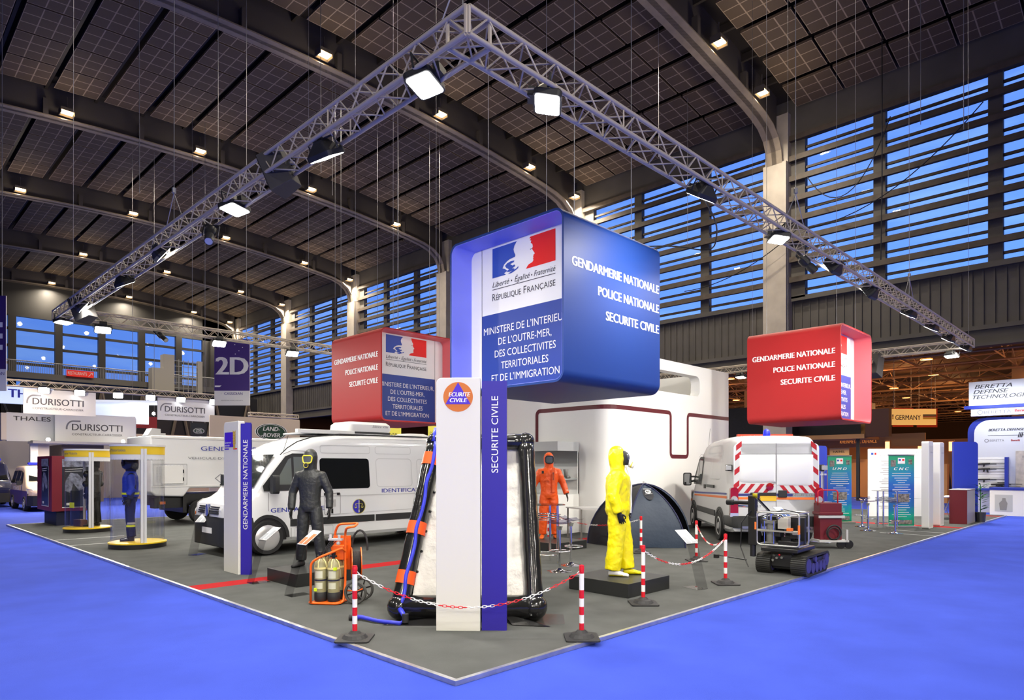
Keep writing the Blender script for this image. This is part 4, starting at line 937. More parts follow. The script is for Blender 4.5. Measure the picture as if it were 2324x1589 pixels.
# ---- small police cars on the far left
def small_car(loc, rz, label, colr, L=4.0, H=1.8, low=None, s=1.0, name='police_car'):
    r = thing(name, label, 'car', loc, rz); w = .86
    st = [(0, .35, .75, w-.25, .08, 0), (.08, .25, .84, w-.12, .1, 0), (.35, .22, .93, w-.02, .12, .02), (.8, .22, 1.03, w, .12, .03), (1.0, .22, 1.14, w, .12, .06), (1.35, .22, 1.5, w, .14, .1), (1.6, .22, H-.1, w, .14, .13), (1.95, .22, H, w, .14, .14), (L-.4, .22, H, w, .14, .14), (L-.1, .24, H-.08, w-.02, .14, .15), (L, .3, H-.3, w-.06, .14, .15)]
    m = MB(); m.loft([body_ring(*q, belt=1.02) for q in st]); ob('body', m, colr, r, smooth=.45)
    if low:
        m = MB(); m.box(.3, L-.1, -w-.012, -w+.0, .28, .80); m.box(.3, L-.1, w, w+.012, .28, .8); ob('lower_livery', m, low, r)
        m = MB(); m.poly([(1.2, -w-.014, .50), (L-.9, -w-.014, .50), (L-.8, -w-.014, .60), (1.2, -w-.014, .60)]); ob('livery_stripe', m, white_print, r)
    g = MB(); Yq = lambda z: -w-.006+.14*(z-1.02)/(H-.14-1.02)
    for sgn in (1, -1):
        for pts in ([(1.3, 1.08), (1.55, 1.5), (1.95, 1.6), (1.95, 1.08)], [(2.05, 1.08), (2.05, 1.6), (2.85, 1.6), (2.85, 1.08)], [(2.95, 1.08), (2.95, 1.6), (L-.35, 1.58), (L-.25, 1.08)]):
            g.poly([(x, Yq(z)*sgn, z) for x, z in pts])
    ob('side_windows', g, glass_d, r)
    m = MB(); m.add([(1.02, -.68, 1.2), (1.02, .68, 1.2), (1.55, .6, 1.66), (1.55, -.6, 1.66)], [(0, 1, 2, 3)]); ob('windscreen', m, glass_d, r)
    m = MB(); m.loft([[(x, -ww, .22), (x, -ww, .62), (x, ww, .62), (x, ww, .22)] for x, ww in ((-.05, w-.3), (.0, w-.15), (.3, w+.01), (.4, w+.01))]); ob('front_bumper', m, trim_b, r)
    for sgn in (-1, 1):
        m = MB(); m.poly([(.03, sgn*(w-.2), .68), (.35, sgn*(w+.005), .70), (.45, sgn*(w+.005), .90), (.12, sgn*(w-.14), .86)]); ob('headlamp', m, lamp_clear, r)
        m = MB(); m.loft([[(x, sgn*(w+.1)+yy, zz) for yy, zz in rrect(-.08, .08, 1.02, 1.2, .03, 2)] for x in (1.25, 1.36)]); ob('mirror', m, trim_b, r)
        for x in (.75, L-.75): wheel(r, x, sgn, sgn*(w-.06), .3, r, 'steel')
    m = MB(); m.box(1.95, 2.2, -.55, .55, H+.03, H+.14); lb_ = ob('light_bar', m, beacon_m, r, bevel=.03)
    m = MB(); m.box(2.0, 2.15, -.5, .5, H, H+.03); ob('light_bar_base', m, lightgrey, lb_)
    return r
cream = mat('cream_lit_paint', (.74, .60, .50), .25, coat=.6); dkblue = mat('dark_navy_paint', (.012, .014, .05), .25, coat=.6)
# ================================================================ clothed figures
wr_tex = bpy.data.textures.new('folds', 'CLOUDS'); wr_tex.noise_scale = .11; wr_tex.noise_depth = 2
wr_fine = bpy.data.textures.new('fine_folds', 'CLOUDS'); wr_fine.noise_scale = .045; wr_fine.noise_depth = 3
def fuse(o, vox=.011, smooth=6, disp=.0, tex=None):
    r_ = o.modifiers.new('fuse', 'REMESH'); r_.mode = 'VOXEL'; r_.voxel_size = vox; r_.use_smooth_shade = True
    if smooth: s_ = o.modifiers.new('smooth', 'SMOOTH'); s_.factor = .6; s_.iterations = smooth
    if disp:
        for st_, tx in ((disp, wr_tex), (disp*.45, wr_fine)):
            d = o.modifiers.new('folds', 'DISPLACE'); d.texture = tx; d.strength = st_; d.mid_level = .5; d.texture_coords = 'LOCAL'
    return o
def ell(mb, rings, n=16):
    """vertical loft, rings = (cx, cy, z, rx, ry)"""
    mb.loft([[(cx+rx*math.cos(2*PI*i/n), cy+ry*math.sin(2*PI*i/n), z) for i in range(n)] for cx, cy, z, rx, ry in rings]); return mb
def foot(mb, x, y, a, z=0, ln=.27, s=1.0):
    """shoe pointing along angle a (0 = toward -Y)"""
    M_ = Matrix.Rotation(a, 4, 'Z'); R = []
    for t_, hw, ht in ((.07, .03, .07), (.055, .042, .09), (.0, .045, .10), (-.07, .045, .075), (-.13, .05, .055), (-.18, .042, .045), (-.2, .02, .03)):
        t_ *= ln/.27; pts = []
        for i in range(12):
            b2 = 2*PI*i/12; p = M_ @ Vector((hw*s*math.cos(b2), t_, 0)); zz = z+max(0.0, ht*s*(.5+.5*math.sin(b2)))
            pts.append((x+p.x, y+p.y, zz))
        R.append(pts)
    mb.loft(R)
def hand(mb, w_, d, side=1, fwd=(0, -1, 0), curl=.35, L_=.17):
    """glove hanging from wrist w_ along d; five separate fingers"""
    w_ = Vector(w_); d = Vector(d).normalized(); f = Vector(fwd); f = (f-d*f.dot(d)).normalized(); n_ = d.cross(f)*side   # f = thumb side, n_ = palm normal
    pl_ = w_+d*.045
    for t_, r_ in ((-.01, .028), (.03, .034), (.07, .036)):
        pass
    rings = []
    for t_, a_, b_ in ((-.03, .03, .026), (.0, .034, .02), (.035, .042, .018), (.075, .043, .016), (.085, .036, .012)):
        rings.append([w_+d*t_+f*(a_*math.cos(2*PI*i/10))+n_*(b_*math.sin(2*PI*i/10)) for i in range(10)])
    mb.loft(rings)
    for k, (off, ln) in enumerate(((.033, .072), (.011, .08), (-.011, .074), (-.031, .058))):
        p = w_+d*.078+f*off; dd = (d+f*off*3.2).normalized(); P = [p]
        for j in range(3):
            c = curl*(j+.6)*.6; q = (dd*math.cos(c)+n_*math.sin(c)); p = p+q*ln/3; P.append(p)
        mb.tube(P, [.0105, .0105, .0095, .0075], 8)
    p = w_+d*.02+f*.03; mb.tube([p, p+(d*.6+f*.8).normalized()*.03, p+(d*.75+f*.6).normalized()*.058+n_*.006, p+(d*.95+f*.3).normalized()*.078+n_*.012], [.014, .0125, .011, .008], 8)
def figure(name, label, loc, rz, suit, bag=1.0, pose=None, hood=True, boots=None, glove=black, disp=.012, cat='mannequin', sc=1.0):
    """pose keys: la/ra = (elbow, wrist) of the arms, lf/rf = (x, y, angle) of the feet; figure faces -Y"""
    P = dict(la=((.30, .02, 1.15), (.33, -.04, .90)), ra=((-.30, .02, 1.15), (-.33, -.04, .90)), lf=(.13, 0, .15), rf=(-.13, 0, -.15), lean=0)
    P.update(pose or {})
    r = thing(name, label, cat, loc, rz); r.scale = (sc, sc, sc); g = bag
    m = MB()
    ell(m, [(0, .0, .84, .13*g, .12*g), (0, 0, .92, .185*g, .14*g), (0, 0, 1.02, .175*g, .135*g), (0, 0, 1.14, .18*g, .135*g), (0, 0, 1.28, .20*g, .14*g), (0, 0, 1.38, .205*g, .135*g), (0, .005, 1.45, .165, .11), (0, .01, 1.50, .10, .09), (0, .01, 1.56, .085, .09)])
    if hood: ell(m, [(0, .01, 1.48, .10, .10), (0, .01, 1.56, .098, .108), (0, .01, 1.64, .108, .122), (0, .015, 1.71, .11, .122), (0, .02, 1.77, .09, .10), (0, .02, 1.81, .05, .06), (0, .02, 1.822, .01, .01)])
    for s_, key, fk in ((1, 'la', 'lf'), (-1, 'ra', 'rf')):
        e_, w_ = Vector(P[key][0]), Vector(P[key][1]); sh = Vector((s_*.175, .01, 1.41))
        m.tube([sh-Vector((s_*.06, 0, 0)), sh, sh.lerp(e_, .5), e_, e_.lerp(w_, .5), w_], [.08, .086*g, .080*g, .070*g, .066*g, .062*g], 12)
        fx, fy, fa = P[fk]; hip = Vector((s_*.09, 0, .90)); an = Vector((fx, fy+.02, .09)); kn = hip.lerp(an, .48)+Vector((0, -.02, 0))
        m.tube([hip, hip.lerp(kn, .5), kn, kn.lerp(an, .5), an], [.105*g, .104*g, .092*g, .090*g, .088*g], 14)
    b = ob('suit', m, suit, r); fuse(b, .0115, 5, disp)
    for s_, key, fk in ((1, 'la', 'lf'), (-1, 'ra', 'rf')):
        e_, w_ = Vector(P[key][0]), Vector(P[key][1]); d = (w_-e_).normalized()
        m = MB(); hand(m, w_+d*.02, d+Vector((0, -.05, -.2)), s_, (0, -1, .0)); h_ = ob('glove', m, glove, r); fuse(h_, .0045, 2)
        fx, fy, fa = P[fk]; m = MB(); foot(m, fx, fy, fa); f_ = ob('boot', m, boots or black, r, smooth=3.2)
    return r
def visor(r, c, w_, h_, frame, glass_, depth=.03, taper=.8, tube_r=.009, y0=-.125):
    """curved face window with a frame"""
    def pt(a, z): return (c[0]+a, y0+c[1]-depth*math.cos(a/w_*PI*.9)+depth*.4, c[2]+z)
    o_ = rrect(-w_/2, w_/2, -h_/2, h_/2, min(w_, h_)*.32, 5); o_ = [(x*(taper+(1-taper)*(z/h_+.5)), z) for x, z in o_]
    m = MB(); m.add([pt(0, 0)]+[pt(x, z) for x, z in o_], [(0, i+1, (i+1) % len(o_)+1) for i in range(len(o_))]); ob('visor', m, glass_, r, smooth=3.2)
    m = MB(); m.tube([pt(x, z) for x, z in o_], tube_r, 8, closed=True); return ob('visor_frame', m, frame, r, smooth=3.2)
def podium(x0, x1, y0, y1, h, label):
    m = MB(); m.box(x0, x1, y0, y1, .0405, .0405+h); o = ob('podium', m, mat('podium_dark_laminate', (.022, .023, .023), .38), None, bevel=.004); return tag(o, label, 'podium')
vis_g = mat('mask_visor', (.10, .11, .12), .04, spec=1, coat=1)
# black suit
podium(1.08, 1.98, 4.74, 5.64, .185, 'low black podium under the black suited figure')
blk = mat('black_suit_cloth', (.022, .024, .025), .45, bump=.35, bscale=25)
f = figure('suited_mannequin', 'standing mannequin in a black protective suit with a yellow framed mask', (1.62, 5.33, .226), math.radians(-45-4), blk, .93, dict(lf=(.19, -.03, .35), rf=(-.15, .0, -.3), la=((.295, .03, 1.14), (.315, -.03, .90)), ra=((-.285, .02, 1.14), (-.275, -.06, .88))), boots=black_rubber, sc=.99)
visor(f, (0, .0, 1.655), .155, .115, mat('mask_yellow', (.80, .68, .04), .4), vis_g, tube_r=.010)
m = MB(); m.lathe([(.032, -.03), (.036, 0), (.03, .03)], (0, -.15, 1.565), 14, 'y'); ob('mask_filter', m, black_rubber, f)
m = MB(); m.lathe([(.038, 0), (.03, .004)], (0, -.182, 1.565), 14, 'y', cap=False); ob('filter_ring', m, mat('mask_yellow'), f)
m = MB(); m.box(.03, .15, -.155, -.148, 1.30, 1.305); ob('pocket_seam', m, black, f)
# yellow suit
podium(3.74, 4.74, .94, 1.94, .185, 'low black podium under the yellow suited figure')
yel = mat('yellow_suit', (.88, .76, .005), .30, bump=.5, bscale=16, coat=.25)
f = figure('suited_mannequin', 'mannequin in a bright yellow hooded suit with black gloves and gas mask, in profile', (4.25, 1.47, .226), math.radians(32), yel, 1.26,
    dict(ra=((-.27, .05, 1.14), (-.25, -.03, .90)), la=((.28, .03, 1.14), (.30, -.07, .92)), lf=(.10, -.14, .25), rf=(-.10, .05, -.1)), disp=.022, boots=yel)
for ch in list(f.children):
    if ch.name.startswith('boot'): ch.data = ch.data.copy() if False else ch.data
m = MB(); ell(m, [(0, -.095, 1.55, .052, .05), (0, -.105, 1.60, .072, .05), (0, -.105, 1.66, .078, .052), (0, -.09, 1.72, .07, .05), (0, -.07, 1.75, .04, .03)]); mk = ob('gas_mask', m, black_rubber, f, smooth=3.2)
m = MB(); ell(m, [(0, -.125, 1.625, .058, .034), (0, -.13, 1.66, .064, .036), (0, -.12, 1.705, .056, .034)]); ob('mask_visor', m, vis_g, mk, smooth=3.2)
m = MB(); M_ = Matrix.Rotation(math.radians(25), 4, 'X'); m.lathe([(.03, 0), (.044, -.012), (.044, -.07), (.036, -.078), (.001, -.078)], (0.02, -.155, 1.57), 18, 'y', M=M_); ob('mask_filter', m, white, mk, smooth=.7)
m = MB(); m.lathe([(.0452, -.03), (.0452, -.045)], (0.02, -.155, 1.57), 18, 'y', M=M_, cap=False); ob('filter_band', m, mat('mask_yellow'), mk)
m = MB(); m.tube([(0, -.115, 1.53), (0.01, -.155, 1.43), (.0, -.186, 1.3), (0.01, -.178, 1.12), (0, -.182, 1.0), (0, -.175, .88)], .014, 6); ob('zip_flap', m, white_print, f)
m = MB(); foot(m, -.10, .05, -.1, .001, .28, 1.02); ob('white_overshoe', m, white_print, f, smooth=3.2)
# orange suit
podium(6.62, 7.62, 4.68, 5.68, .17, 'low black podium under the orange suited figure')
orn = mat('orange_suit', (.80, .10, .012), .38, bump=.45, bscale=16, coat=.15)
f = figure('suited_mannequin', 'mannequin in an orange hooded suit with a black framed visor', (7.32, 5.48, .21), math.radians(-45+2), orn, 1.02,
    dict(ra=((-.31, .02, 1.16), (-.36, -.02, .97)), la=((.31, .02, 1.16), (.37, -.04, .94)), lf=(.14, -.03, .2), rf=(-.14, 0, -.2)), disp=.02, boots=mat('orange_boot', (.72, .12, .01), .4), glove=mat('dark_glove', (.03, .025, .02), .6), sc=1.02)
visor(f, (0, -.0, 1.665), .165, .15, black_rubber, vis_g, tube_r=.013, taper=1.0)
m = MB(); m.box(.05, .115, -.168, -.150, .98, 1.50); ob('zip_flap', m, orn, f, bevel=.003)
m = MB(); m.text('RATOIR', (.09, -.172, 1.24), (0, 0, 1), w=.16, h=.028, up=(-1, 0, 0), bold=.03); ob('suit_lettering', m, ink, f)
m = MB(); m.box(-.17, -.12, -.175, -.155, 1.37, 1.43); ob('valve', m, black, f, bevel=.006)
m = MB(); m.prism([(-.13, 1.22), (.0, 1.22), (-.065, 1.30)], 'y', -.19, -.15); ob('pocket_flap', m, orn, f, bevel=.005)

# ---- cylindrical showcases
yb = mat('showcase_yellow', (.85, .58, .02), .4); frame_w = mat('showcase_white_frame', (.78, .79, .80), .35)
def cyl_case(loc, rz, txt, label):
    r = thing('display_cabinet', label, 'display cabinet', loc, rz); n = 40; R_ = .51; tz = 2.16
    m = MB(); m.lathe([(.545, .0), (.545, .095), (.001, .095)], n=n); ob('plinth', m, black, r, smooth=.5)
    m = MB(); m.lathe([(.555, .095), (.555, .12), (.52, .13), (.001, .13)], n=n, cap=False); ob('floor_disc', m, yb, r, smooth=.5)
    def arc(a0, a1, z0, z1, rr, nm, mt_, th=.012):
        m = MB(); k = max(3, int((a1-a0)/.12)); o_ = [(rr*math.cos(a0+(a1-a0)*i/k), rr*math.sin(a0+(a1-a0)*i/k)) for i in range(k+1)]; i_ = [(x*(rr-th)/rr, y*(rr-th)/rr) for x, y in o_]
        m.prism(o_+i_[::-1], 'z', z0, z1); return ob(nm, m, mt_, r, smooth=.4)
    for q in range(2):
        m = MB(); a0 = PI*q; k = 20; m.add([(R_*math.cos(a0+PI*i/k), R_*math.sin(a0+PI*i/k), z) for z in (.12, 1.88) for i in range(k+1)], [(i, i+1, i+k+2, i+k+1) for i in range(k)]); ob('curved_glass', m, clear, r, smooth=3.2)
    arc(0, PI, 1.86, 1.97, R_, 'header', frame_w); arc(PI, 2*PI, 1.86, 1.97, R_, 'header', frame_w)
    arc(0, PI, 1.97, tz-.02, R_+.006, 'yellow_band', yb); arc(PI, 2*PI, 1.97, tz-.02, R_+.006, 'yellow_band', yb)
    m = MB(); m.lathe([(.001, tz+.02), (R_+.02, tz+.02), (R_+.02, tz-.02), (R_-.01, tz-.02)], n=n, cap=False); ob('top_cap', m, frame_w, r, smooth=.5)
    m = MB()
    for a in (PI*1.5-.06, PI*1.5+.06, PI/2): m.box(*[0]*6) if False else m.cbox((R_*math.cos(a), R_*math.sin(a), 1.05), (.05, .05, 2.08))
    ob('upright', m, frame_w, r)
    m = MB()   # lettering bent round the band
    vs, fs, cap, x0, x1 = glyphs(txt, 0, 0, 1.0); k = .06/cap; W_ = (x1-x0)*k
    m.add([((R_+.01)*math.cos(PI*1.5-1.32-W_/R_/2+(x-x0)*k/R_), (R_+.01)*math.sin(PI*1.5-1.32-W_/R_/2+(x-x0)*k/R_), 2.03+y*k) for x, y in vs], fs); ob('band_lettering', m, ink_grey, r)
    return r
def body_dark(name, label, loc, rz, **k): return figure(name, label, loc, rz, **k)
cyl_case((1.02, 11.65, .041), math.radians(-4), 'Equipes Motorisées', 'round glass display cabinet with a yellow header, the nearer of the two')
cyl_case((1.15, 16.35, .041), math.radians(-4), 'Gendarmerie Mobile', 'round glass display cabinet with a yellow header, the farther of the two')
navy_c = mat('navy_cloth', (.012, .014, .06), .7, bump=.3, bscale=30); jk = mat('blue_jacket_cloth', (.02, .05, .50), .55, bump=.4, bscale=20); hi = mat('hi_vis_yellow', (.75, .85, .03), .5); grey_band = mat('reflective_band', (.5, .5, .52), .4)
f = figure('uniformed_mannequin', 'mannequin in a blue jacket and dark helmet inside the nearer round cabinet', (.92, 11.8, .172), math.radians(-45-60), navy_c, 1.0, dict(ra=((-.27, .02, 1.15), (-.27, -.06, .92)), la=((.27, .04, 1.15), (.28, -.02, .92))), hood=True, boots=mat('boot_leather', (.02, .018, .035), .35), sc=.98)
m = MB(); ell(m, [(0, 0, .96, .205, .165), (0, 0, 1.10, .20, .155), (0, 0, 1.28, .22, .16), (0, 0, 1.40, .215, .15), (0, .0, 1.47, .15, .12), (0, .01, 1.52, .1, .1)])
for s_ in (-1, 1): m.tube([(s_*.15, 0, 1.4), (s_*.2, .01, 1.4), (s_*.25, .02, 1.25), (s_*.275, .03, 1.12), (s_*.28, -.03, 1.0)], [.08, .085, .08, .075, .068], 12)
jo = ob('jacket', m, jk, f); fuse(jo, .012, 4, .015)
m = MB(); m.lathe([(.1, -.025), (.1, .025)], n=24, cap=False)
for z_, rx_, ry_ in ((1.03, .212, .17),): m.v = []; m.f = []; m.m = []; ell(m, [(0, 0, z_-.022, rx_, ry_), (0, 0, z_+.022, rx_, ry_)], 24)
ob('hi_vis_band', m, hi, f, smooth=.8)
for s_ in (-1, 1):
    for z_, mm in ((.33, hi), (.385, grey_band)):
        m = MB(); ell(m, [(s_*.122, .005, z_-.022, .089, .089), (s_*.121, .004, z_+.022, .089, .089)], 18); ob('trouser_band', m, mm, f, smooth=.8)
    m = MB(); ell(m, [(s_*.13, .0, .0, .062, .075), (s_*.13, 0, .12, .072, .075), (s_*.125, 0, .28, .087, .087), (s_*.125, 0, .30, .06, .06)], 14); ob('boot_shaft', m, mat('boot_leather'), f, smooth=.8)
m = MB(); ell(m, [(0, .02, 1.55, .11, .12), (0, .0, 1.60, .135, .16), (0, .0, 1.68, .145, .165), (0, .01, 1.76, .135, .15), (0, .02, 1.83, .085, .1), (0, .02, 1.85, .01, .01)], 20); ob('helmet', m, mat('helmet_navy', (.012, .015, .05), .15, coat=1), f, smooth=3.2)
visor(f, (0, -.0, 1.70), .22, .15, black, vis_g, tube_r=.006, taper=1.0, y0=-.15, depth=.05)
blk2 = mat('riot_armour', (.012, .012, .011), .28, bump=.2, bscale=30)
f = figure('uniformed_mannequin', 'black armoured mannequin inside the farther round cabinet', (1.30, 16.36, .172), math.radians(-135), blk2, 1.06, dict(ra=((-.30, -.04, 1.15), (-.36, -.30, 1.05)), la=((.28, .02, 1.15), (.28, -.03, .9))), boots=black, sc=.99)
m = MB(); ell(m, [(0, .02, 1.57, .11, .12), (0, .0, 1.66, .125, .14), (0, .01, 1.76, .12, .135), (0, .02, 1.83, .06, .07), (0, .02, 1.84, .01, .01)], 18); ob('helmet', m, black, f, smooth=3.2)
for s_ in (-1, 1):
    for z_, x_, rr in ((1.40, .25, .10), (.52, .13, .1), (1.14, .31, .085)):
        m = MB(); m.sph((s_*x_, -.02, z_), (rr, rr, rr*1.1), 12, 8); ob('armour_pad', m, blk2, f, smooth=3.2)
t = thing('riot_shield', 'curved clear riot shield leaning inside the farther round cabinet', 'shield', (.83, 16.5, .172), math.radians(-75))
m = MB(); k = 10; m.add([(.26*math.sin(-1+2*i/k), .09*(1-math.cos(-1+2*i/k))*2, z) for z in (.02, .95) for i in range(k+1)], [(i, i+1, i+k+2, i+k+1) for i in range(k)]); ob('shield_sheet', m, glassy('smoked_acrylic', (.75, .76, .72), .35), t, smooth=3.2)
m = MB(); m.box(-.1, .1, -.012, .0, .5, .64); ob('shield_label', m, mat('hi_vis_yellow'), t)
m = MB(); m.box(-.2, .2, .13, .28, .0, .18); ob('case_block', m, mat('case_brown', (.2, .1, .05), .5), t, bevel=.01)
# ================================================================ props on the stand
pr = mat('post_red', (.62, .012, .02), .35); pw = mat('post_white', (.82, .82, .80), .35)
def post(x, y, label, h=.73):
    r = thing('barrier_post', label, 'barrier post', (x, y, .0405), PI/4, 'red and white chain posts')
    m = MB(); m.prism(rrect(-.17, .17, -.17, .17, .03, 3), 'z', 0, .018); m.lathe([(.13, .018), (.10, .05), (.065, .06), (.04, .085), (.035, .085)], n=16); ob('base', m, black_rubber, r, bevel=.003)
    n_ = 8; st_ = (h-.07)/n_
    for k in range(n_): m = MB(); m.lathe([(.0245, .07+st_*k), (.0245, .07+st_*(k+1))], n=14, cap=False); ob('band', m, pr if k in (0, 2, 4, 7) else pw, r, smooth=.8)
    m = MB(); m.lathe([(.026, h-.05), (.027, h-.02), (.02, h), (.001, h+.005)], n=14, cap=False); m.tube([(-.05, 0, h-.06), (.05, 0, h-.06)], .006, 6); ob('cap', m, pr, r, smooth=.8); return r
P = [(.14, 1.70, 'red and white post nearest the front, left of the middle totem'), (1.75, .12, 'red and white post right of the middle totem'), (3.60, .62, 'red and white post beside the podium of the yellow suited figure'), (5.65, .56, 'red and white post farthest right, in front of the tracked robot'), (7.5, 2.06, 'red and white post behind the clear info stand, near the rescue van'), (7.74, 3.41, 'red and white post in front of the dark igloo tent')]
for x, y, l in P: post(x, y, l)
def chain(a, b2, sag, label, seg=7):
    a, b2 = Vector(a), Vector(b2); ln = (b2-a).length; n_ = max(10, int(ln*(1+3*(sag/ln)**2)/.042)); ms = (MB(), MB()); pts = [a.lerp(b2, i/n_)-Vector((0, 0, sag*4*(i/n_)*(1-i/n_))) for i in range(n_+1)]
    for i in range(n_):
        d = (pts[i+1]-pts[i]); c = (pts[i]+pts[i+1])/2; t_ = d.normalized(); u = t_.cross(Vector((0, 0, 1))).normalized(); w_ = t_.cross(u); s_ = (u if i % 2 else w_)
        hl, hw_ = d.length*.62, .0115; ring_ = [c+t_*(hl*math.copysign(abs(math.cos(2*PI*j/8))**.6, math.cos(2*PI*j/8)))+s_*(hw_*math.sin(2*PI*j/8)) for j in range(8)]
        ms[(i//seg) % 2].tube(ring_, .0042, 4, closed=True)
    r = thing('barrier_chain', label, 'chain', tuple(a*0), 0, 'red and white plastic chains')
    ob('white_links', ms[0], pw, r); ob('red_links', ms[1], pr, r)
zt_ = .0405+.67
def pz(i): return (P[i][0], P[i][1], zt_)
chain(pz(0), pz(1), .36, 'red and white plastic chain hanging in front of the middle totem')
chain(pz(1), (3.0, .30, .30), -.02, 'x') if False else None
chain(pz(2), pz(3), .27, 'red and white plastic chain between the two posts at the right edge')
chain(pz(3), pz(4), .22, 'red and white plastic chain running back from the rightmost post')
post(7.95, 6.05, 'red and white post behind the orange suited figure'); chain(pz(5), (7.95, 6.05, zt_), .2, 'red and white plastic chain left of the igloo tent')
# ---- clear info stands
def easel(x, y, rz, label, top, h=.78, grp='clear acrylic info stands'):
    r = thing('info_stand', label, 'info stand', (x, y, .041), rz, grp)
    m = MB(); m.loft([[(-.1, -.12, 0), (.1, -.12, 0), (.1, -.115, 0), (-.1, -.115, 0)], [(-.1, .08, h-.16), (.1, .08, h-.16), (.1, .086, h-.16), (-.1, .086, h-.16)]]); m.box(-.1, .1, -.12, .16, 0, .006); ob('acrylic_leg', m, clear, r)
    m = MB(); m.loft([[(-.12, .06, h-.19), (.12, .06, h-.19), (.12, .06, h-.184), (-.12, .06, h-.184)], [(-.12, .32, h+.0), (.12, .32, h+.0), (.12, .32, h+.006), (-.12, .32, h+.006)]]); pl_ = ob('acrylic_tray', m, clear, r)
    m = MB(); m.poly([(-.11, .075, h-.173), (.11, .075, h-.173), (.11, .31, h+.0), (-.11, .31, h+.0)]); sh = ob('leaflet', m, white_print, r)
    m = MB(); m.poly([(-.10, .085, h-.162), (-.01, .085, h-.162), (-.01, .19, h-.085), (-.10, .19, h-.085)]); m.poly([(.01, .085, h-.162), (.10, .085, h-.162), (.10, .25, h-.041), (.01, .25, h-.041)]); ob('leaflet_picture', m, top, sh)
    return r
pic_o = mat('leaflet_orange', (.55, .12, .02), .4); pic_g = mat('leaflet_grey', (.35, .37, .40), .4); pic_b = mat('leaflet_blue', (.05, .1, .3), .4)
easel(.82, 4.22, math.radians(-88), 'clear info stand with an orange leaflet, in front of the black suited figure', pic_o, .84)
easel(.88, 5.52, math.radians(-88), 'clear info stand beside the left totem', pic_g, .80)
easel(1.42, 9.4, math.radians(-60), 'clear info stand in front of the van bonnet', pic_g, .80)
easel(5.02, .68, math.radians(-15), 'clear info stand with a leaflet between the two right posts', pic_g, .80)
easel(9.0, .95, math.radians(-15), 'clear info stand beside the tracked robot', pic_b, .95)
# ---- gas bottle trolley
r = thing('bottle_trolley', 'orange two wheeled trolley with a hose reel behind the left front post', 'trolley', (.86, 3.45, .0405), math.radians(-52)); r.scale = (.88, .95, .87)
T = .017
m = MB(); m.tube(rp([(-.21, -.13, .03), (-.21, -.13, .60), (-.08, -.12, .68), (.21, -.02, .80), (.23, .03, .74)], .09), T, 8); ob('front_frame', m, orange_m, r, smooth=3.2)
m = MB(); m.tube(rp([(-.26, -.06, .02), (-.2, -.12, .02), (.17, -.12, .02), (.23, -.04, .03), (.23, .03, .30), (.23, .03, 1.02), (.30, -.10, 1.10), (.42, -.10, 1.12), (.36, .18, 1.14), (.05, .22, 1.12), (-.02, .26, 1.0), (-.02, .26, .1)], .06), T, 8); ob('main_frame', m, orange_m, r, smooth=3.2)
m = MB(); m.box(-.22, .22, -.10, .22, .015, .035); m.box(-.03, .23, .22, .25, .45, .95); m.box(.0, .2, .05, .2, .62, .82); ob('back_plate', m, orange_m, r, bevel=.004)
bottle_y = mat('bottle_wrap', (.30, .28, .15), .35); lab_w = mat('bottle_label', (.62, .62, .48), .4); strap_y = mat('strap_yellow', (.80, .70, .30), .4); lime = mat('lime_tag', (.65, .85, .02), .4)
for k, (x, y) in enumerate(((-.10, -.02), (.07, -.02), (-.10, .14), (.07, .14))):
    q = thing('gas_bottle', 'olive air bottle in the orange trolley, %s' % ('front left, lime tag near its foot', 'front right, lime tag at its shoulder', 'rear left', 'rear right')[k], 'gas bottle', (0, 0, 0), 0, 'breathing air bottles in the trolley')
    w_ = Matrix.Translation((.86, 3.45, .0405)) @ Matrix.Rotation(math.radians(-52), 4, 'Z') @ Vector((x, y, .033)); q.location = w_; q.rotation_euler = (0, 0, math.radians(-52))
    m = MB(); m.lathe([(.001, 0), (.07, 0), (.078, .02), (.078, .11), (.074, .115)], n=18, cap=False); ob('rubber_boot', m, black_rubber, q, smooth=.7)
    m = MB(); m.lathe([(.074, .11), (.074, .42), (.064, .475), (.035, .515), (.018, .53)], n=18, cap=False); ob('cylinder', m, bottle_y, q, smooth=.7)
    m = MB(); m.lathe([(.018, .53), (.02, .55), (.02, .575)], n=10); m.tube([(-.045, 0, .56), (.04, 0, .56)], .014, 8); m.lathe([(.024, .575), (.026, .59), (.024, .615), (.001, .618)], n=10); ob('valve', m, black, q, smooth=.7)
    m = MB(); m.lathe([(.0755, .255), (.0755, .275)], n=18, cap=False); ob('band', m, mat('dark_band', (.02, .02, .05), .5), q)
    m = MB()
    for z0, z1 in ((.29, .38), (.16, .235)): m.add([(.0752*math.cos(-PI/2-.6+1.3*i/6), .0752*math.sin(-PI/2-.6+1.3*i/6), z) for z in (z0, z1) for i in range(7)], [(i, i+1, i+8, i+7) for i in range(6)])
    ob('label', m, lab_w, q)
    m = MB(); m.lathe([(.079, .40), (.079, .425)], n=18, cap=False)
    for a in (0, PI/2, PI, 3*PI/2): m.tube([(.077*math.cos(a), .077*math.sin(a), .42), (.066*math.cos(a), .066*math.sin(a), .485), (.03*math.cos(a), .03*math.sin(a), .525)], .008, 5)
    ob('strap_cage', m, strap_y, q)
    if k < 2: m = MB(); zz = .13 if k == 0 else .39; a = -PI/2-.45 if k == 0 else -PI/2+.6; m.cbox((.079*math.cos(a), .079*math.sin(a), zz+.02), (.035, .035, .035)); ob('lime_tag', m, lime, q)
m = MB(); o_ = [(.23*math.cos(2*PI*i/32), .23*math.sin(2*PI*i/32)) for i in range(32)]
for xx in (.0, .13): m.prism(o_, 'x', xx, xx+.012)
reel = ob('reel_disc', m, orange_m, r, loc=(.25, .20, .55), rot=(0, 0, math.radians(24)))
m = MB()
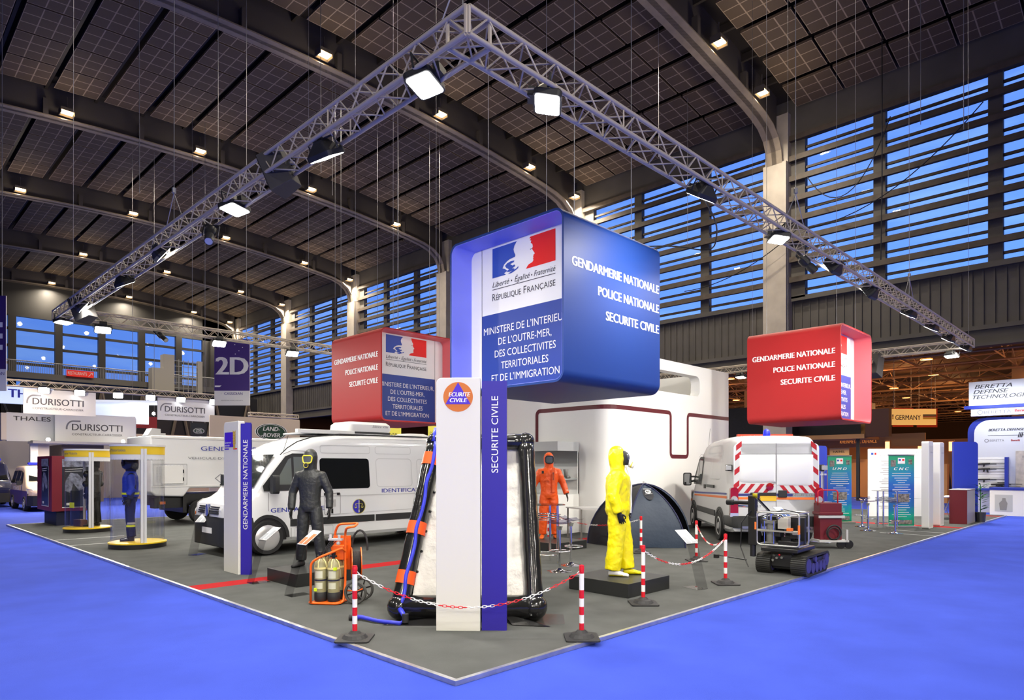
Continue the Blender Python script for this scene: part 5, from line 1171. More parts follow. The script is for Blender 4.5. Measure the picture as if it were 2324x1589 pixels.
for k in range(7): m.tube([(.022+.016*k, (.16+.006*(k % 2))*math.cos(2*PI*i/24), (.16+.006*(k % 2))*math.sin(2*PI*i/24)) for i in range(24)], .012, 6, closed=True)
ob('reel_hose', m, black_rubber, reel)
m = MB(); m.tube([(.32+.12*math.cos(PI*.5*(i/10)*2.2-.2), .35, .72+.30*math.sin(PI*(i/10))) for i in range(11)], .016, 7)
for k in range(4): m.tube([(.02+.03*k, .05, .92), (-.05+.02*k, .02, .80), (-.12+.06*k, .0, .64)], .007, 5)
ob('hoses', m, black_rubber, r)
m = MB(); m.box(-.02, .18, .02, .08, .90, .93); m.lathe([(.02, 0), (.02, .05)], (-.0, .05, .93), 10); m.lathe([(.02, 0), (.02, .05)], (.13, .05, .93), 10); m.sph((.12, .05, .86), .03, 10, 6); ob('manifold', m, lightgrey, r)
for yy, nm in ((-.02, 'near'), (.26, 'far')):
    m = MB(); m.lathe([(.132, -.02), (.155, -.022), (.165, -.01), (.165, .01), (.155, .022), (.132, .02), (.132, -.02)], (.40, yy, .165), 28, 'y', cap=False); wl = ob('trolley_wheel', m, mat('trolley_tyre', (.06, .06, .055), .6), r, smooth=.7)
    m = MB(); m.lathe([(.001, -.02), (.03, -.02), (.03, .02), (.001, .02)], (.40, yy, .165), 12, 'y')
    for k in range(6): a = 2*PI*k/6+.3; m.tube([(.40+.02*math.cos(a), yy, .165+.02*math.sin(a)), (.40+.136*math.cos(a), yy, .165+.136*math.sin(a))], .011, 6)
    ob('spokes', m, black, wl)
m = MB(); m.tube([(.40, -.02, .165), (.40, .26, .165)], .012, 6); m.tube([(.23, .1, .165), (.40, .1, .165)], .012, 6); ob('axle', m, orange_m, r)
# ---- inflatable frame shelter
rub = mat('inflatable_black', (.012, .012, .012), .16, bump=.25, bscale=9, coat=.4)
liner = mat('white_liner', (.62, .60, .55), .38, bump=1.0, bscale=9); tape_o = mat('tape_orange', (.85, .09, .01), .45); tape_b = mat('hose_blue', (.03, .04, .55), .4)
dX = Vector((.703, -.711, 0)); dB = Vector((.711, .703, 0))     # along the front arch, and into the shelter
c0 = Vector((.93, 2.05, 0)); c1 = Vector((1.99, .98, 0)); z0, z1 = .19, 2.05
r = thing('inflatable_shelter', 'black inflatable tube frame shelter with a crinkled white liner, behind the middle totem', 'inflatable shelter')
tl, tr_ = c0+dX*.34+dB*.55, c1-dX*.09+dB*.55   # the arch leans back and narrows to the top
A = [c0+Vector((0, 0, z0)), tl+Vector((0, 0, z1)), tr_+Vector((0, 0, z1)), c1+Vector((0, 0, z0))]
m = MB(); m.tube([A[0]-dX*.05, A[3]+dX*.05], .13, 18); m.sph(A[0], .14, 16, 10); m.sph(A[3], .145, 16, 10); ob('base_tube', m, rub, r, smooth=3.2)
for nm, p, q in (('left', A[0], A[1]), ('right', A[3], A[2])):
    m = MB(); n_ = 14; m.tube([p.lerp(q, i/n_) for i in range(n_+1)], [.098+.006*(i % 2) for i in range(n_+1)], 18); m.sph(q, .112, 14, 9); ob('arch_tube', m, rub, r, smooth=3.2)
m = MB(); n_ = 8; m.tube([A[1].lerp(A[2], i/n_) for i in range(n_+1)], [.092+.006*(i % 2) for i in range(n_+1)], 16); ob('top_tube', m, rub, r, smooth=3.2)
B = [p+dB*1.5 for p in A]
m = MB(); m.tube([B[0], B[1], B[2], B[3]], .09, 12); m.tube([A[1], B[1]], .08, 12); m.tube([A[2], B[2]], .08, 12); m.tube([A[0], B[0]], .12, 12); m.tube([A[3], B[3]], .12, 12); ob('rear_frame', m, rub, r, smooth=3.2)
def cloth(name, a, b2, c, d, nx=16, ny=26, amp=.018, seed=1):
    rn = random.Random(seed); m = MB(); nrm = (b2-a).cross(d-a).normalized(); vs = []
    for j in range(ny+1):
        for i in range(nx+1):
            u, v = i/nx, j/ny; p = (a*(1-u)+b2*u)*(1-v)+(d*(1-u)+c*u)*v; vs.append(p+nrm*(amp*(rn.random()-.5)*2+amp*math.sin(9*u+seed)*.8+amp*math.sin(13*u+8*v+seed)*.9))
    m.add(vs, [(j*(nx+1)+i, j*(nx+1)+i+1, (j+1)*(nx+1)+i+1, (j+1)*(nx+1)+i) for j in range(ny) for i in range(nx)]); return ob(name, m, liner, r, smooth=3.2)
cloth('liner_panel', A[0]+dX*.12+dB*.05, A[3]-dX*.10+dB*.05, A[2]+dB*.05-Vector((0, 0, .06))-dX*.05, A[1]+dB*.05-Vector((0, 0, .06))+dX*.05)
cloth('liner_side', A[0]+dX*.1, B[0], B[1], A[1], 10, 14, .02, 3); cloth('liner_side', A[3]-dX*.05, B[3], B[2], A[2], 10, 14, .02, 5); cloth('liner_roof', A[1], A[2], B[2], B[1], 8, 8, .02, 6); cloth('liner_back', B[0], B[3], B[2], B[1], 8, 10, .02, 7)
ax = (A[1]-A[0])
for t_ in (.13, .42, .845):
    m = MB(); p = A[0]+ax*t_; q = A[0]+ax*(t_+.075); m.tube([p, q], [.109, .106], 18, cap=False); ob('orange_strap', m, tape_o, r, smooth=3.2)
out = (-dB*.85-dX*.1).normalized()
m = MB(); n_ = 26; rn = random.Random(4)
pts = [A[0]+ax*(i/n_)+out*(.105+.010*math.sin(i*1.7))+dX*(.035+.012*math.sin(i*.9)) for i in range(n_+1)]
m.tube(pts, .021, 7); m.tube([A[1]+out*.1, A[1]+Vector((0, 0, .15)), A[1]+dX*.12+Vector((0, 0, .12))], .03, 7); ob('blue_hose', m, tape_b, r, smooth=3.2)
m = MB(); p0 = c0-dB*.22+dX*.10; m.tube([A[0]+out*.12+dX*.04, p0+Vector((0, 0, .12)), p0+Vector((0, 0, .05))-dX*.05, c0-dB*.15-dX*.22+Vector((0, 0, .07)), c0-dX*.42+dB*.0+Vector((0, 0, .075)), c0-dX*.50+Vector((0, 0, .075))], [.03, .028, .03, .02, .024, .03], 8); ob('floor_hose', m, tape_b, r, smooth=3.2)
m = MB(); m.tube([c0-dX*.50+Vector((0, 0, .075)), c0-dX*.56+Vector((0, 0, .075))], .034, 10); m.tube([p0+Vector((0, 0, .16)), p0+Vector((0, 0, .07))], .036, 10); ob('hose_coupling', m, black_rubber, r, smooth=.7)
m = MB()
for t_ in (.2, .32, .44, .56, .68, .8): m.sph(A[0]+ax*t_+dX*.11+dB*.02, .018, 8, 6)
ob('snap_studs', m, black, r)
m = MB(); k1, k2 = c0-dB*.12+dX*.05, c1-dB*.12+dX*.1
m.add([(p.x, p.y, z) for p, z in ((k1-dB*.12-dX*.2, .046), (c0+dX*.6-dB*.26, .046), (c0+dX*.65-dB*.02, .11), (k1-dX*.1, .05))], [(0, 1, 2, 3)])
m.add([(p.x, p.y, z) for p, z in ((c1-dX*.35-dB*.05, .13), (c1-dX*.25-dB*.25, .05), (c1+dX*.16-dB*.32, .046), (c1+dX*.02-dB*.1, .05))], [(0, 1, 2, 3)]); ob('ground_flap', m, rub, r)
m = MB(); m.add([(p.x, p.y, z) for p, z in ((c1-dB*.28-dX*.05, .048), (c1-dB*.22+dX*.32, .05), (c1+dB*.25+dX*.34, .052), (c1+dB*.3+dX*.05, .05))], [(0, 1, 2, 3)]); ob('clear_film', m, glassy('clear_film', (1, 1, 1), .15, .15), r)
# ---- igloo tent
tent_n = mat('tent_navy', (.018, .032, .060), .55, bump=.7, bscale=5); tent_d = mat('tent_black', (.012, .013, .02), .6, bump=.4, bscale=6)
r = thing('igloo_tent', 'dark blue igloo tent with an open side, between the yellow figure and the rescue van', 'tent', (8.99, 4.17, .041), math.radians(-45))
# local: x to the right, -y towards the camera
n_ = 10; top = Vector((.0, 0, 1.33)); front = [Vector((-.72, -.75, 0)), Vector((.72, -.75, 0))]
def pole(p, h=1.33, n=12, ex=1.1): return [Vector((p.x*math.cos(PI/2*i/n)**ex if i < n else 0, p.y*math.cos(PI/2*i/n)**ex if i < n else 0, h*math.sin(PI/2*i/n))) for i in range(n+1)]
corn = [Vector((-.48, -.70, 0)), Vector((.74, -.66, 0)), Vector((1.08, .25, 0)), Vector((.55, .9, 0)), Vector((-.6, .9, 0)), Vector((-1.2, .25, 0))]
poles = [pole(c, ex=1.55 if k < 2 else 1.1) for k, c in enumerate(corn)]
for k in range(6):
    if k == 1: continue
    a, b2 = poles[k], poles[(k+1) % 6]; m = MB(); vs = []
    for i in range(13):
        for j in range(9):
            t_ = j/8; p = a[i].lerp(b2[i], t_); p = p*(1-.05*math.sin(PI*t_)*(1 if k == 0 else -.6)); vs.append((p.x, p.y, max(0, a[i].z+.012*math.sin(7*i+5*j)*(i < 11))))
    m.add(vs, [(i*9+j, i*9+j+1, (i+1)*9+j+1, (i+1)*9+j) for i in range(12) for j in range(8)]); ob('front_panel' if k == 0 else 'side_panel', m, tent_n if k == 0 else tent_d, r, smooth=3.2)
m = MB()
for p in poles: m.tube([q*1.008 for q in p], .014, 6)
ob('pole', m, mat('tent_pole', (.015, .018, .07), .5), r)
m = MB(); a, b2 = poles[1], poles[2]; vs = []
for i in range(13):
    for j in range(3): p = a[i].lerp(b2[i], .78+.11*j)*1.03; vs.append((p.x, p.y, a[i].z))
m.add(vs, [(i*3+j, i*3+j+1, (i+1)*3+j+1, (i+1)*3+j) for i in range(12) for j in range(2)]); ob('rolled_door', m, tent_n, r, smooth=3.2)
m = MB(); P0 = (poles[0][8]+poles[1][8])/2*.97; P1 = (poles[0][10]+poles[1][10])/2; uu = (P1-P0); ww_ = Vector((1, 0, 0))
m.add([P0+uu*(-.35)+ww_*(.11*math.cos(a_))+uu*(.3+.75*math.sin(a_)) for a_ in [2*PI*i/20 for i in range(20)]], [tuple(range(20))]); m.v = [(x, y-.03, z+.02) for x, y, z in m.v]; ob('logo_patch', m, tent_d, r)
m = MB(); cc = P0+uu*.15+Vector((0, -.045, .03)); un = uu.normalized()
m.tube([cc+ww_*(.055*math.cos(a_))+un*(.04*math.sin(a_)) for a_ in [2*PI*i/20 for i in range(20)]], .011, 5, closed=True); m.tube([cc-ww_*.03-un*.04, cc-ww_*.01+un*.04, cc+ww_*.02-un*.04, cc+ww_*.035+un*.04], .008, 5); m.tube([cc-ww_*.08-un*.065, cc+ww_*.08-un*.06], .007, 5); m.tube([cc-ww_*.09+un*.075, cc+ww_*.09+un*.075], .006, 5); ob('tent_logo', m, white_print, r)
m = MB(); m.tube([(0, 0, 1.33), (0, 0, 1.39)], .02, 6); m.tube([(-.03, 0, 1.35), (.05, -.02, 1.36)], .012, 5); ob('hub', m, lightgrey, r)
# ---- bar table and clear stools
perspex = glassy('smoky_perspex', (.72, .70, .85), .18)
def ring_pts(c, rr, z, n=28): return [(c[0]+rr*math.cos(2*PI*i/n), c[1]+rr*math.sin(2*PI*i/n), z) for i in range(n)]
def bar_table(x, y, label, rr=.33, h=1.03):
    r = thing('bar_table', label, 'bar table', (x, y, .041)); m = MB(); m.lathe([(.001, h), (rr, h), (rr, h+.01), (.001, h+.01)], n=32, cap=False); ob('table_top', m, glassy('table_glass', (.9, .93, .95), .25, .05), r)
    for k in range(3):
        a = 2*PI*k/3+.5; m = MB(); m.tube([(rr*.78*math.cos(a), rr*.78*math.sin(a), 0), (rr*.78*math.cos(a), rr*.78*math.sin(a), h)], .022, 10); ob('leg', m, chrome, r, smooth=.8)
    for zz in (.16, .78, .82, .86): m = MB(); m.tube(ring_pts((0, 0), rr*.74, zz), .009, 6, closed=True); ob('ring', m, chrome, r, smooth=3.2)
stool0 = None
def stool(x, y, rz, label, grp, h=.78):
    global stool0
    if stool0 is None:
        r = stool0 = thing('bar_stool', label, 'bar stool', (x, y, .041), rz, grp)
        m = MB(); m.lathe([(.001, 0), (.2, 0), (.2, .008), (.06, .03), (.028, .06), (.026, .12)], n=24, cap=False); ob('base', m, chrome, r, smooth=.7)
        m = MB(); m.tube([(0, 0, .06), (0, 0, h-.05)], .024, 12); m.lathe([(.035, h-.1), (.05, h-.04)], n=12); ob('column', m, chrome, r, smooth=.8)
        m = MB(); m.tube([(.17*math.cos(a_), -.06+.15*math.sin(a_), .33) for a_ in [2*PI*i/24 for i in range(24)]], .009, 6, closed=True); ob('footrest', m, chrome, r, smooth=3.2)
        m = MB(); vs = []
        for i in range(9):
            for j in range(11):
                u, v = -1+2*i/8, -1+2*j/10; rr = math.sqrt(max(0, 1-v*v*.55)); vs.append((u*.2*rr, v*.19, h+.03*u*u+.09*max(0, v)**2-.01+.02*max(0, -v)))
        m.add(vs, [(i*11+j, i*11+j+1, (i+1)*11+j+1, (i+1)*11+j) for i in range(8) for j in range(10)]); ob('seat', m, perspex, r, smooth=3.2); return r
    return dup(stool0, (x, y, .041), rz, label, grp)
bar_table(5.42, 3.85, 'round glass topped bar table beside the inflatable shelter')
stool(4.80, 3.02, 2.2, 'clear seated chrome bar stool nearest the yellow figure, left one', 'bar stools behind the inflatable shelter'); stool(5.45, 3.32, 1.2, 'clear seated chrome bar stool behind the first one', 'bar stools behind the inflatable shelter')
bar_table(16.7, 1.45, 'round glass topped bar table on the right, before the roll-up banner', .35, 1.05)
for k, (x, y, l) in enumerate(((15.87, 1.66, 'bar stool left of the right hand bar table'), (15.55, .93, 'bar stool in front of the right hand bar table'), (17.0, 2.15, 'bar stool behind the right hand bar table'), (20.6, 5.6, 'left bar stool by the high counter'), (21.3, 5.3, 'middle bar stool by the high counter'), (22.1, 5.2, 'right bar stool by the high counter'))): stool(x, y, k*1.1, 'clear seated chrome '+l, 'bar stools on the right of the stand')
# ================================================================ robot, carts, furniture, neighbouring stands
r = thing('tracked_robot', 'black tracked robot with a steel cage of instruments, at the right stand edge', 'robot', (7.02, .33, .041), math.radians(3))
track_m = mat('track_rubber', (.02, .02, .018), .6); hub_p = mat('track_wheel_violet', (.04, .035, .16), .5); cage_m = mat('cage_steel', (.60, .60, .58), .3, .8); rb_b = mat('robot_black', (.014, .014, .015), .35)
for s_, y0 in ((1, .16), (-1, -.39)):
    prof = rrect(0, 1.12, 0, .30, .14, 7); prof = [(x+(.10 if z > .2 and x > .6 else 0), z) for x, z in prof]
    inn = [(x*.9+.056, z*.84+.024) for x, z in prof]; m = MB(); m.shell(prof, inn, 'y', y0, y0+.23)
    per = []; n_ = len(prof)
    for i in range(n_):
        a, b2 = Vector((prof[i][0], 0, prof[i][1])), Vector((prof[(i+1) % n_][0], 0, prof[(i+1) % n_][1])); k = max(1, int((b2-a).length/.045))
        for j in range(k):
            p = a.lerp(b2, (j+.5)/k); d = (b2-a).normalized(); q = Matrix.Rotation(-math.atan2(d.z, d.x), 4, 'Y'); m.cbox((p.x, y0+.115, p.z), (.022, .23, .03), q.to_3x3())
    tk = ob('track', m, track_m, r)
    m = MB(); m.box(.1, 1.05, y0+.03, y0+.2, .06, .24); ob('track_frame', m, rb_b, tk)
    m = MB()
    for x, z, rr in ((.15, .155, .115), (.36, .10, .085), (.55, .10, .085), (.74, .10, .085), (.92, .10, .085), (1.06, .17, .10), (.5, .225, .05)): m.lathe([(.001, 0), (rr, 0), (rr, .23), (.001, .23)], (x, y0-.003 if s_ < 0 else y0+.003, z), 18, 'y', cap=False)
    ob('road_wheels', m, hub_p, tk)
m = MB(); m.box(.1, 1.0, -.17, .17, .08, .36); m.box(.05, .2, -.16, .16, .12, .32); m.box(-.02, .8, -.28, .30, .36, .42); ob('hull', m, rb_b, r, bevel=.01)
m = MB()
for y, z in ((.10, .3), (.06, .26), (-.02, .27), (.12, .22)): m.lathe([(.02, -.03), (.02, .02)], (.04, y, z), 10, 'x')
ob('connectors', m, chrome, r)
m = MB(); m.sph((.03, .02, .31), .016, 8, 6); ob('stop_button', m, pr, r)
F = [(-.02, y, z) for y, z in ((.36, .46), (.36, .98), (-.30, .98), (-.30, .46))]; Bk = [(.42, y, z) for _, y, z in F]
m = MB(); m.tube(rp(F, .06, 5, True), .014, 8, closed=True); m.tube(rp(Bk, .06, 5, True), .014, 8, closed=True)
for a, b2 in zip(F, Bk): m.tube([a, b2], .012, 7)
m.tube([(-.02, .36, .70), (-.02, -.30, .68)], .011, 6); m.box(-.03, -.01, -.30, .36, .675, .70)
ob('cage', m, cage_m, r, smooth=1.0)
m = MB(); m.lathe([(.07, 0), (.07, .34)], (.1, .18, .48), 16); m.box(.02, .18, .10, .26, .80, .84); m.box(.02, .18, .10, .26, .48, .5); ob('cylinder_unit', m, mat('robot_grey', (.16, .16, .14), .5), r)
m = MB()
for y in (.255, .105): m.tube([(.02, y, .48), (.02, y, .84)], .008, 6)
m.lathe([(.02, .84), (.02, .93), (.045, .93), (.045, .95)], (.1, .18, 0), 10); m.sph((.08, .05, .9), .04, 10, 7); m.sph((.08, .28, .88), .045, 10, 7); m.tube([(.1, .18, .93), (.1, .02, .93), (.1, -.05, .85), (.1, -.04, .6)], .012, 6); m.tube([(.05, .3, .9), (.03, .31, .75), (.05, .3, .6)], .01, 6); ob('fittings', m, chrome, r, smooth=.8)
m = MB(); m.box(.1, .3, -.13, .02, .52, .60); m.box(.05, .2, -.25, -.14, .58, .66); m.box(.05, .35, -.27, .05, .47, .53); m.box(.0, .16, .0, .1, .60, .68); m.box(.3, .40, -.28, .3, .47, .9); ob('instrument_boxes', m, rb_b, r, bevel=.006)
m = MB(); m.box(.06, .2, -.1, .06, .72, .90); m.box(.03, .12, -.26, -.18, .64, .70); ob('pale_box', m, mat('robot_cream', (.45, .43, .36), .5), r, bevel=.006)
m = MB(); m.tube([(-.03, .38, .70), (-.03, .38, .82)], .018, 8); m.tube([(-.03, -.30, .66), (-.03, -.30, .80)], .018, 8); m.box(.0, .1, -.17, -.1, .70, .74); ob('orange_grips', m, org_s, r)
m = MB(); m.box(.0, .12, .40, .52, .86, 1.24); m.box(-.04, .14, .36, .50, .44, .9); m.tube([(.05, .5, 1.12), (.05, .82, 1.12)], .035, 10); m.tube([(.05, .78, 1.12), (.05, .90, 1.12)], .05, 10); m.tube([(.02, .44, .5), (.02, .44, .25)], .05, 8); ob('arm', m, rb_b, r, bevel=.01)
m = MB(); m.tube([(.03, .42, 1.24), (.02, .18, 1.0)], .02, 8); m.box(.0, .1, .36, .44, 1.2, 1.28); m.tube([(.05, .5, 1.06), (.05, .7, 1.06)], .02, 8); ob('arm_rod', m, chrome, r)
m = MB(); m.tube([(-.02, .46, 1.0), (-.06, .60, .8), (-.05, .62, .4), (-.1, .52, .2), (-.15, .45, .1)], .009, 6); m.tube([(-.02, .35, .9), (.2, .0, 1.02), (.4, -.28, .95), (.5, -.3, .7)], .008, 6); ob('cables', m, black, r)
m = MB(); m.tube([(-.2, .95, .25), (-.1, .5, .2)], .012, 6); m.box(-.24, -.17, .93, 1.0, .2, .26); ob('tow_bar', m, rb_b, r)
# equipment on the robot's right: camera pole, maroon case cart
r = thing('equipment_cart', 'dark maroon equipment case on a small wheeled cart behind the tracked robot', 'cart', (11.2, 1.07, .041), math.radians(-45))
m = MB(); m.box(-.2, .26, -.1, .2, .18, .95); m.box(-.22, .28, -.12, .22, .70, .76); ob('case', m, maroon, r, bevel=.01)
m = MB(); m.box(-.24, .30, -.14, -.11, .64, .69); m.box(-.26, .36, -.2, .2, .14, .18); m.box(.30, .34, -.2, -.16, .14, .4); ob('cart_frame', m, lightgrey, r)
m = MB(); m.tube(rp([(-.2, .0, .9), (-.2, .0, 1.22), (.22, .0, 1.22), (.22, .0, .9)], .07), .013, 8); ob('handle', m, pr, r, smooth=3.2)
m = MB(); m.tube([(.06+.15*math.cos(2*PI*i/24), -.17, .34+.15*math.sin(2*PI*i/24)) for i in range(24)], .018, 6, closed=True); m.tube([(.04+.12*math.cos(2*PI*i/24), -.2, .32+.12*math.sin(2*PI*i/24)) for i in range(24)], .012, 6, closed=True); ob('coiled_cable', m, black_rubber, r, smooth=3.2)
for x in (.22, .38): m = MB(); m.lathe([(.001, -.02), (.09, -.02), (.09, .02), (.001, .02)], (x, -.14, .09), 16, 'y'); ob('cart_wheel', m, black, r)
r = thing('camera_pole', 'pale pole with a small camera head beside the rescue van', 'camera', (12.08, 1.48, .041)); m = MB(); m.tube([(0, 0, 0), (0, 0, 1.6)], .035, 10); m.box(-.2, .2, -.2, .2, 0, .03); m.box(-.02, .3, -.1, .1, .86, .92); ob('pole', m, alu, r, smooth=.8)
m = MB(); m.sph((0, 0, 1.68), .08, 12, 8); m.box(-.05, .16, -.03, .03, 1.52, 1.56); ob('camera_head', m, lamp_clear, r, smooth=.8)
# ---- furniture by the white block
r = thing('display_case', 'white wall display case with a grey header and glass front, behind the orange figure', 'display case', (9.28, 6.92, .041))
m = MB(); m.box(0, .85, 0, 1.9, 2.12, 2.36); ob('header', m, mat('case_grey', (.42, .43, .44), .5), r)
m = MB(); m.box(0, .85, 0, 1.9, 0, 1.0); m.box(.82, .85, 0, 1.9, 1.0, 2.12); m.box(.8, .85, 0, .03, 1.0, 2.12); ob('cabinet_body', m, white, r)
m = MB(); m.poly([(.0, 0, 1.72), (0, 1.9, 1.72), (0, 1.9, 2.12), (0, 0, 2.12)]); m.poly([(.0, 0, 1.72), (.8, 0, 1.72), (.8, 0, 2.12), (0, 0, 2.12)]); ob('glass_front', m, glassy('case_glass', (.8, .82, .83), .3, .1), r)
m = MB(); m.box(.25, .82, .02, 1.85, 1.38, 1.41); ob('shelf', m, mat('shelf_glass', (.35, .38, .38), .1), r)
for k, (y, nm) in enumerate(((.42, 'right'), (.75, 'left'))):
    q = thing('safety_boot', '%s grey boot of the pair on the glass shelf' % nm, 'boot', (9.28+y*.75, 7.08, 1.452), math.radians(90), 'grey boots on the shelf'); m = MB(); foot(m, 0, 0, .4, 0, .26, 1.1); ell(m, [(0, .04, .04, .05, .05), (0, .05, .15, .055, .058), (0, .06, .24, .07, .07)], 12); ob('boot_upper', m, mat('boot_grey', (.22, .21, .2), .6), q, smooth=3.2)
r = thing('steel_table', 'plain table with a pale top and steel legs between the orange and yellow figures', 'table', (8.75, 5.75, .041), math.radians(-20))
m = MB(); m.box(0, 1.35, 0, .7, .71, .74); ob('table_top', m, lightgrey, r)
for x in (.03, 1.3):
    for y in (.03, .66): m = MB(); m.box(x, x+.03, y, y+.03, 0, .71); ob('leg', m, mat('leg_steel', (.3, .29, .28), .4, .5), r)
# ---- lectern, banners, panels on the right
r = thing('lectern', 'maroon and grey reception counter at the right end of the stand', 'counter', (20.1, .2, .041)); m = MB(); m.box(0, 1.15, 0, .45, 0, 1.02); ob('carcass', m, maroon, r, bevel=.004)
m = MB(); m.box(.03, 1.15, -.004, 0, .0, 1.0); ob('front_panel', m, mat('counter_front', (.28, .25, .25), .35), r); m = MB(); m.box(-.01, 1.17, -.01, .46, 1.02, 1.035); ob('worktop', m, lightgrey, r)
r = thing('potted_plant', 'green leafy plant beside the maroon counter', 'plant', (21.5, .1, .041)); m = MB(); m.lathe([(.12, 0), (.15, .3)], n=12); ob('pot', m, dark_grey, r); m = MB(); rn = random.Random(3)
for k in range(60):
    a, z = rn.random()*2*PI, .35+rn.random()*.8; p = Vector((.05*math.cos(a), .05*math.sin(a), z)); d = Vector((math.cos(a), math.sin(a), .3)); q = d.cross(Vector((0, 0, 1))).normalized()*.03; m.poly([p, p+d*.12+q, p+d*.24, p+d*.12-q])
m.tube([(0, 0, .28), (.02, 0, 1.15)], .012, 5); ob('foliage', m, mat('leaf_green', (.03, .16, .03), .5), r)
def board_at(name, label, cat, loc, rz, w, h, col, rad=.05, th=.04, cn=(0, 0, 1, 1)):
    r = thing(name, label, cat, loc, rz); m = MB(); m.prism(rrect(-w/2, w/2, 0, h, rad, 5, cn), 'y', 0, th); ob('panel', m, col, r); return r
FC = math.radians(-45.33)
board_at('blue_board', 'royal blue board with a rounded corner behind the rescue van', 'partition board', (18.1, 3.8, .041), math.radians(-12), 1.15, 2.38, mat('board_blue', (.018, .04, .42), .5), .1, .1, (0, 0, 1, 0))
board_at('blue_board', 'royal blue board standing behind the maroon counter', 'partition board', (21.45, .47, .041), math.radians(-50), .72, 2.5, mat('board_blue'), .1, .1, (0, 0, 1, 0))
r = board_at('text_panel', 'large white panel of grey text behind the blue green banners', 'panel', (22.38, 2.56, .041), FC, 2.2, 2.34, white_print)
m = MB(); m.text('INSTITUT NATIONAL DES HAUTES ETUDES', (-.75, -.004, 2.19), (1, 0, 0), w=1.75, h=.06); m.text('DE LA SECURITE ET DE LA JUSTICE', (-.75, -.004, 2.07), (1, 0, 0), w=1.4, h=.055)
rn = random.Random(11)
for k in range(26): x0 = -.75+.2*rn.random(); m.poly([(x0, -.004, 1.92-.065*k), (x0+.5+.9*rn.random(), -.004, 1.92-.065*k), (x0+.5, -.004, 1.90-.065*k), (x0, -.004, 1.90-.065*k)]) if k % 5 != 3 else None
ob('lettering', m, mat('pale_ink', (.38, .38, .4), .6), r)
m = MB(); m.box(-1.0, -.92, -.005, 0, 2.13, 2.2); ob('emblem_blue', m, flag_blue, r); m = MB(); m.box(-.88, -.82, -.005, 0, 2.13, 2.2); ob('emblem_red', m, flag_red, r)
board_at('white_board', 'plain white board seen between the right hand totems', 'partition board', (24.4, 2.1, .041), FC, .9, 1.93, white)
ban = bpy.data.materials.new('banner_print'); ban.use_nodes = True; t = ban.node_tree; b = t.nodes['Principled BSDF']; tcn = t.nodes.new('ShaderNodeTexCoord'); sp_ = t.nodes.new('ShaderNodeSeparateXYZ'); rmp = t.nodes.new('ShaderNodeValToRGB'); nz = t.nodes.new('ShaderNodeTexNoise'); nz.inputs['Scale'].default_value = 3; ad = t.nodes.new('ShaderNodeMath'); ad.operation = 'MULTIPLY_ADD'; ad.inputs[1].default_value = .25; ad2 = t.nodes.new('ShaderNodeMath'); ad2.operation = 'MULTIPLY_ADD'; ad2.inputs[1].default_value = .5
t.links.new(tcn.outputs['Object'], sp_.inputs[0]); t.links.new(tcn.outputs['Object'], nz.inputs['Vector']); t.links.new(nz.outputs[0], ad.inputs[0]); ad.inputs[2].default_value = -.12; t.links.new(sp_.outputs['Z'], ad2.inputs[0]); t.links.new(ad.outputs[0], ad2.inputs[2]); t.links.new(ad2.outputs[0], rmp.inputs[0]); t.links.new(rmp.outputs[0], b.inputs['Base Color'])
els = rmp.color_ramp.elements; els[0].position = .02; els[0].color = (.0, .22, .10, 1); els[1].position = .98; els[1].color = (.02, .33, .16, 1)
for p, c in ((.18, (.0, .35, .25, 1)), (.3, (.01, .15, .45, 1)), (.55, (.02, .10, .50, 1)), (.72, (.02, .22, .50, 1))): e = els.new(p); e.color = c
def rollup(loc, rz, title, label, seed):
    r = thing('roll_up_banner', label, 'banner', loc, rz); m = MB(); m.box(-.36, .36, -.003, .003, .06, 2.04); ob('print', m, ban, r)
    m = MB(); m.box(-.4, .44, -.09, .09, 0, .05); m.tube([(0, .04, .05), (0, .04, 2.05)], .012, 6); m.box(-.37, .37, -.015, .015, 2.03, 2.06); ob('stand', m, alu, r)
    m = MB(); m.text(title, (0, -.006, 1.62), (1, 0, 0), w=.42, h=.075, align='C', bold=.03, shear=.3, space=1.6); m.box(-.1, .1, -.006, -.004, 1.80, 1.97); rn = random.Random(seed)
    for k in range(20): w_ = .1+.2*rn.random(); z = 1.52-.064*k; m.box(-w_, w_, -.006, -.004, z, z+.012)
    ob('banner_lettering', m, white_print, r)
    m = MB(); m.box(-.2, .22, -.007, -.004, .72, .95); m.box(-.3, -.16, -.007, -.004, 1.72, 1.9); m.box(.2, .3, -.007, -.004, 1.78, 1.92); m.box(-.3, .3, -.007, -.004, .1, .22); ob('banner_pictures', m, mat('banner_picture', (.18, .16, .15), .5, noise=(14, .8)), r)
    m = MB(); m.box(-.08, -.02, -.008, -.005, 1.88, 1.93); ob('emblem_blue', m, flag_blue, r); m = MB(); m.box(.02, .08, -.008, -.005, 1.88, 1.93); ob('emblem_red', m, flag_red, r)
rollup((17.75, 3.0, .041), FC, 'UMD', 'blue green roll-up banner headed UMD, right of the rescue van', 5)
rollup((17.47, 1.27, .041), FC, 'CNC', 'blue green roll-up banner headed CNC, behind the bar table', 6)
r = thing('folding_table', 'white folding table behind the right hand totems', 'table', (22.2, 1.1, .041), math.radians(-20)); m = MB(); m.box(-.7, .7, -.3, .3, .72, .75); ob('table_top', m, white, r)
for x in (-.45, .45):
    for s_ in (-1, 1): m = MB(); m.tube([(x-.25*s_, -.2, .72), (x+.25*s_, -.2, 0)], .013, 6); ob('leg', m, lightgrey, r)
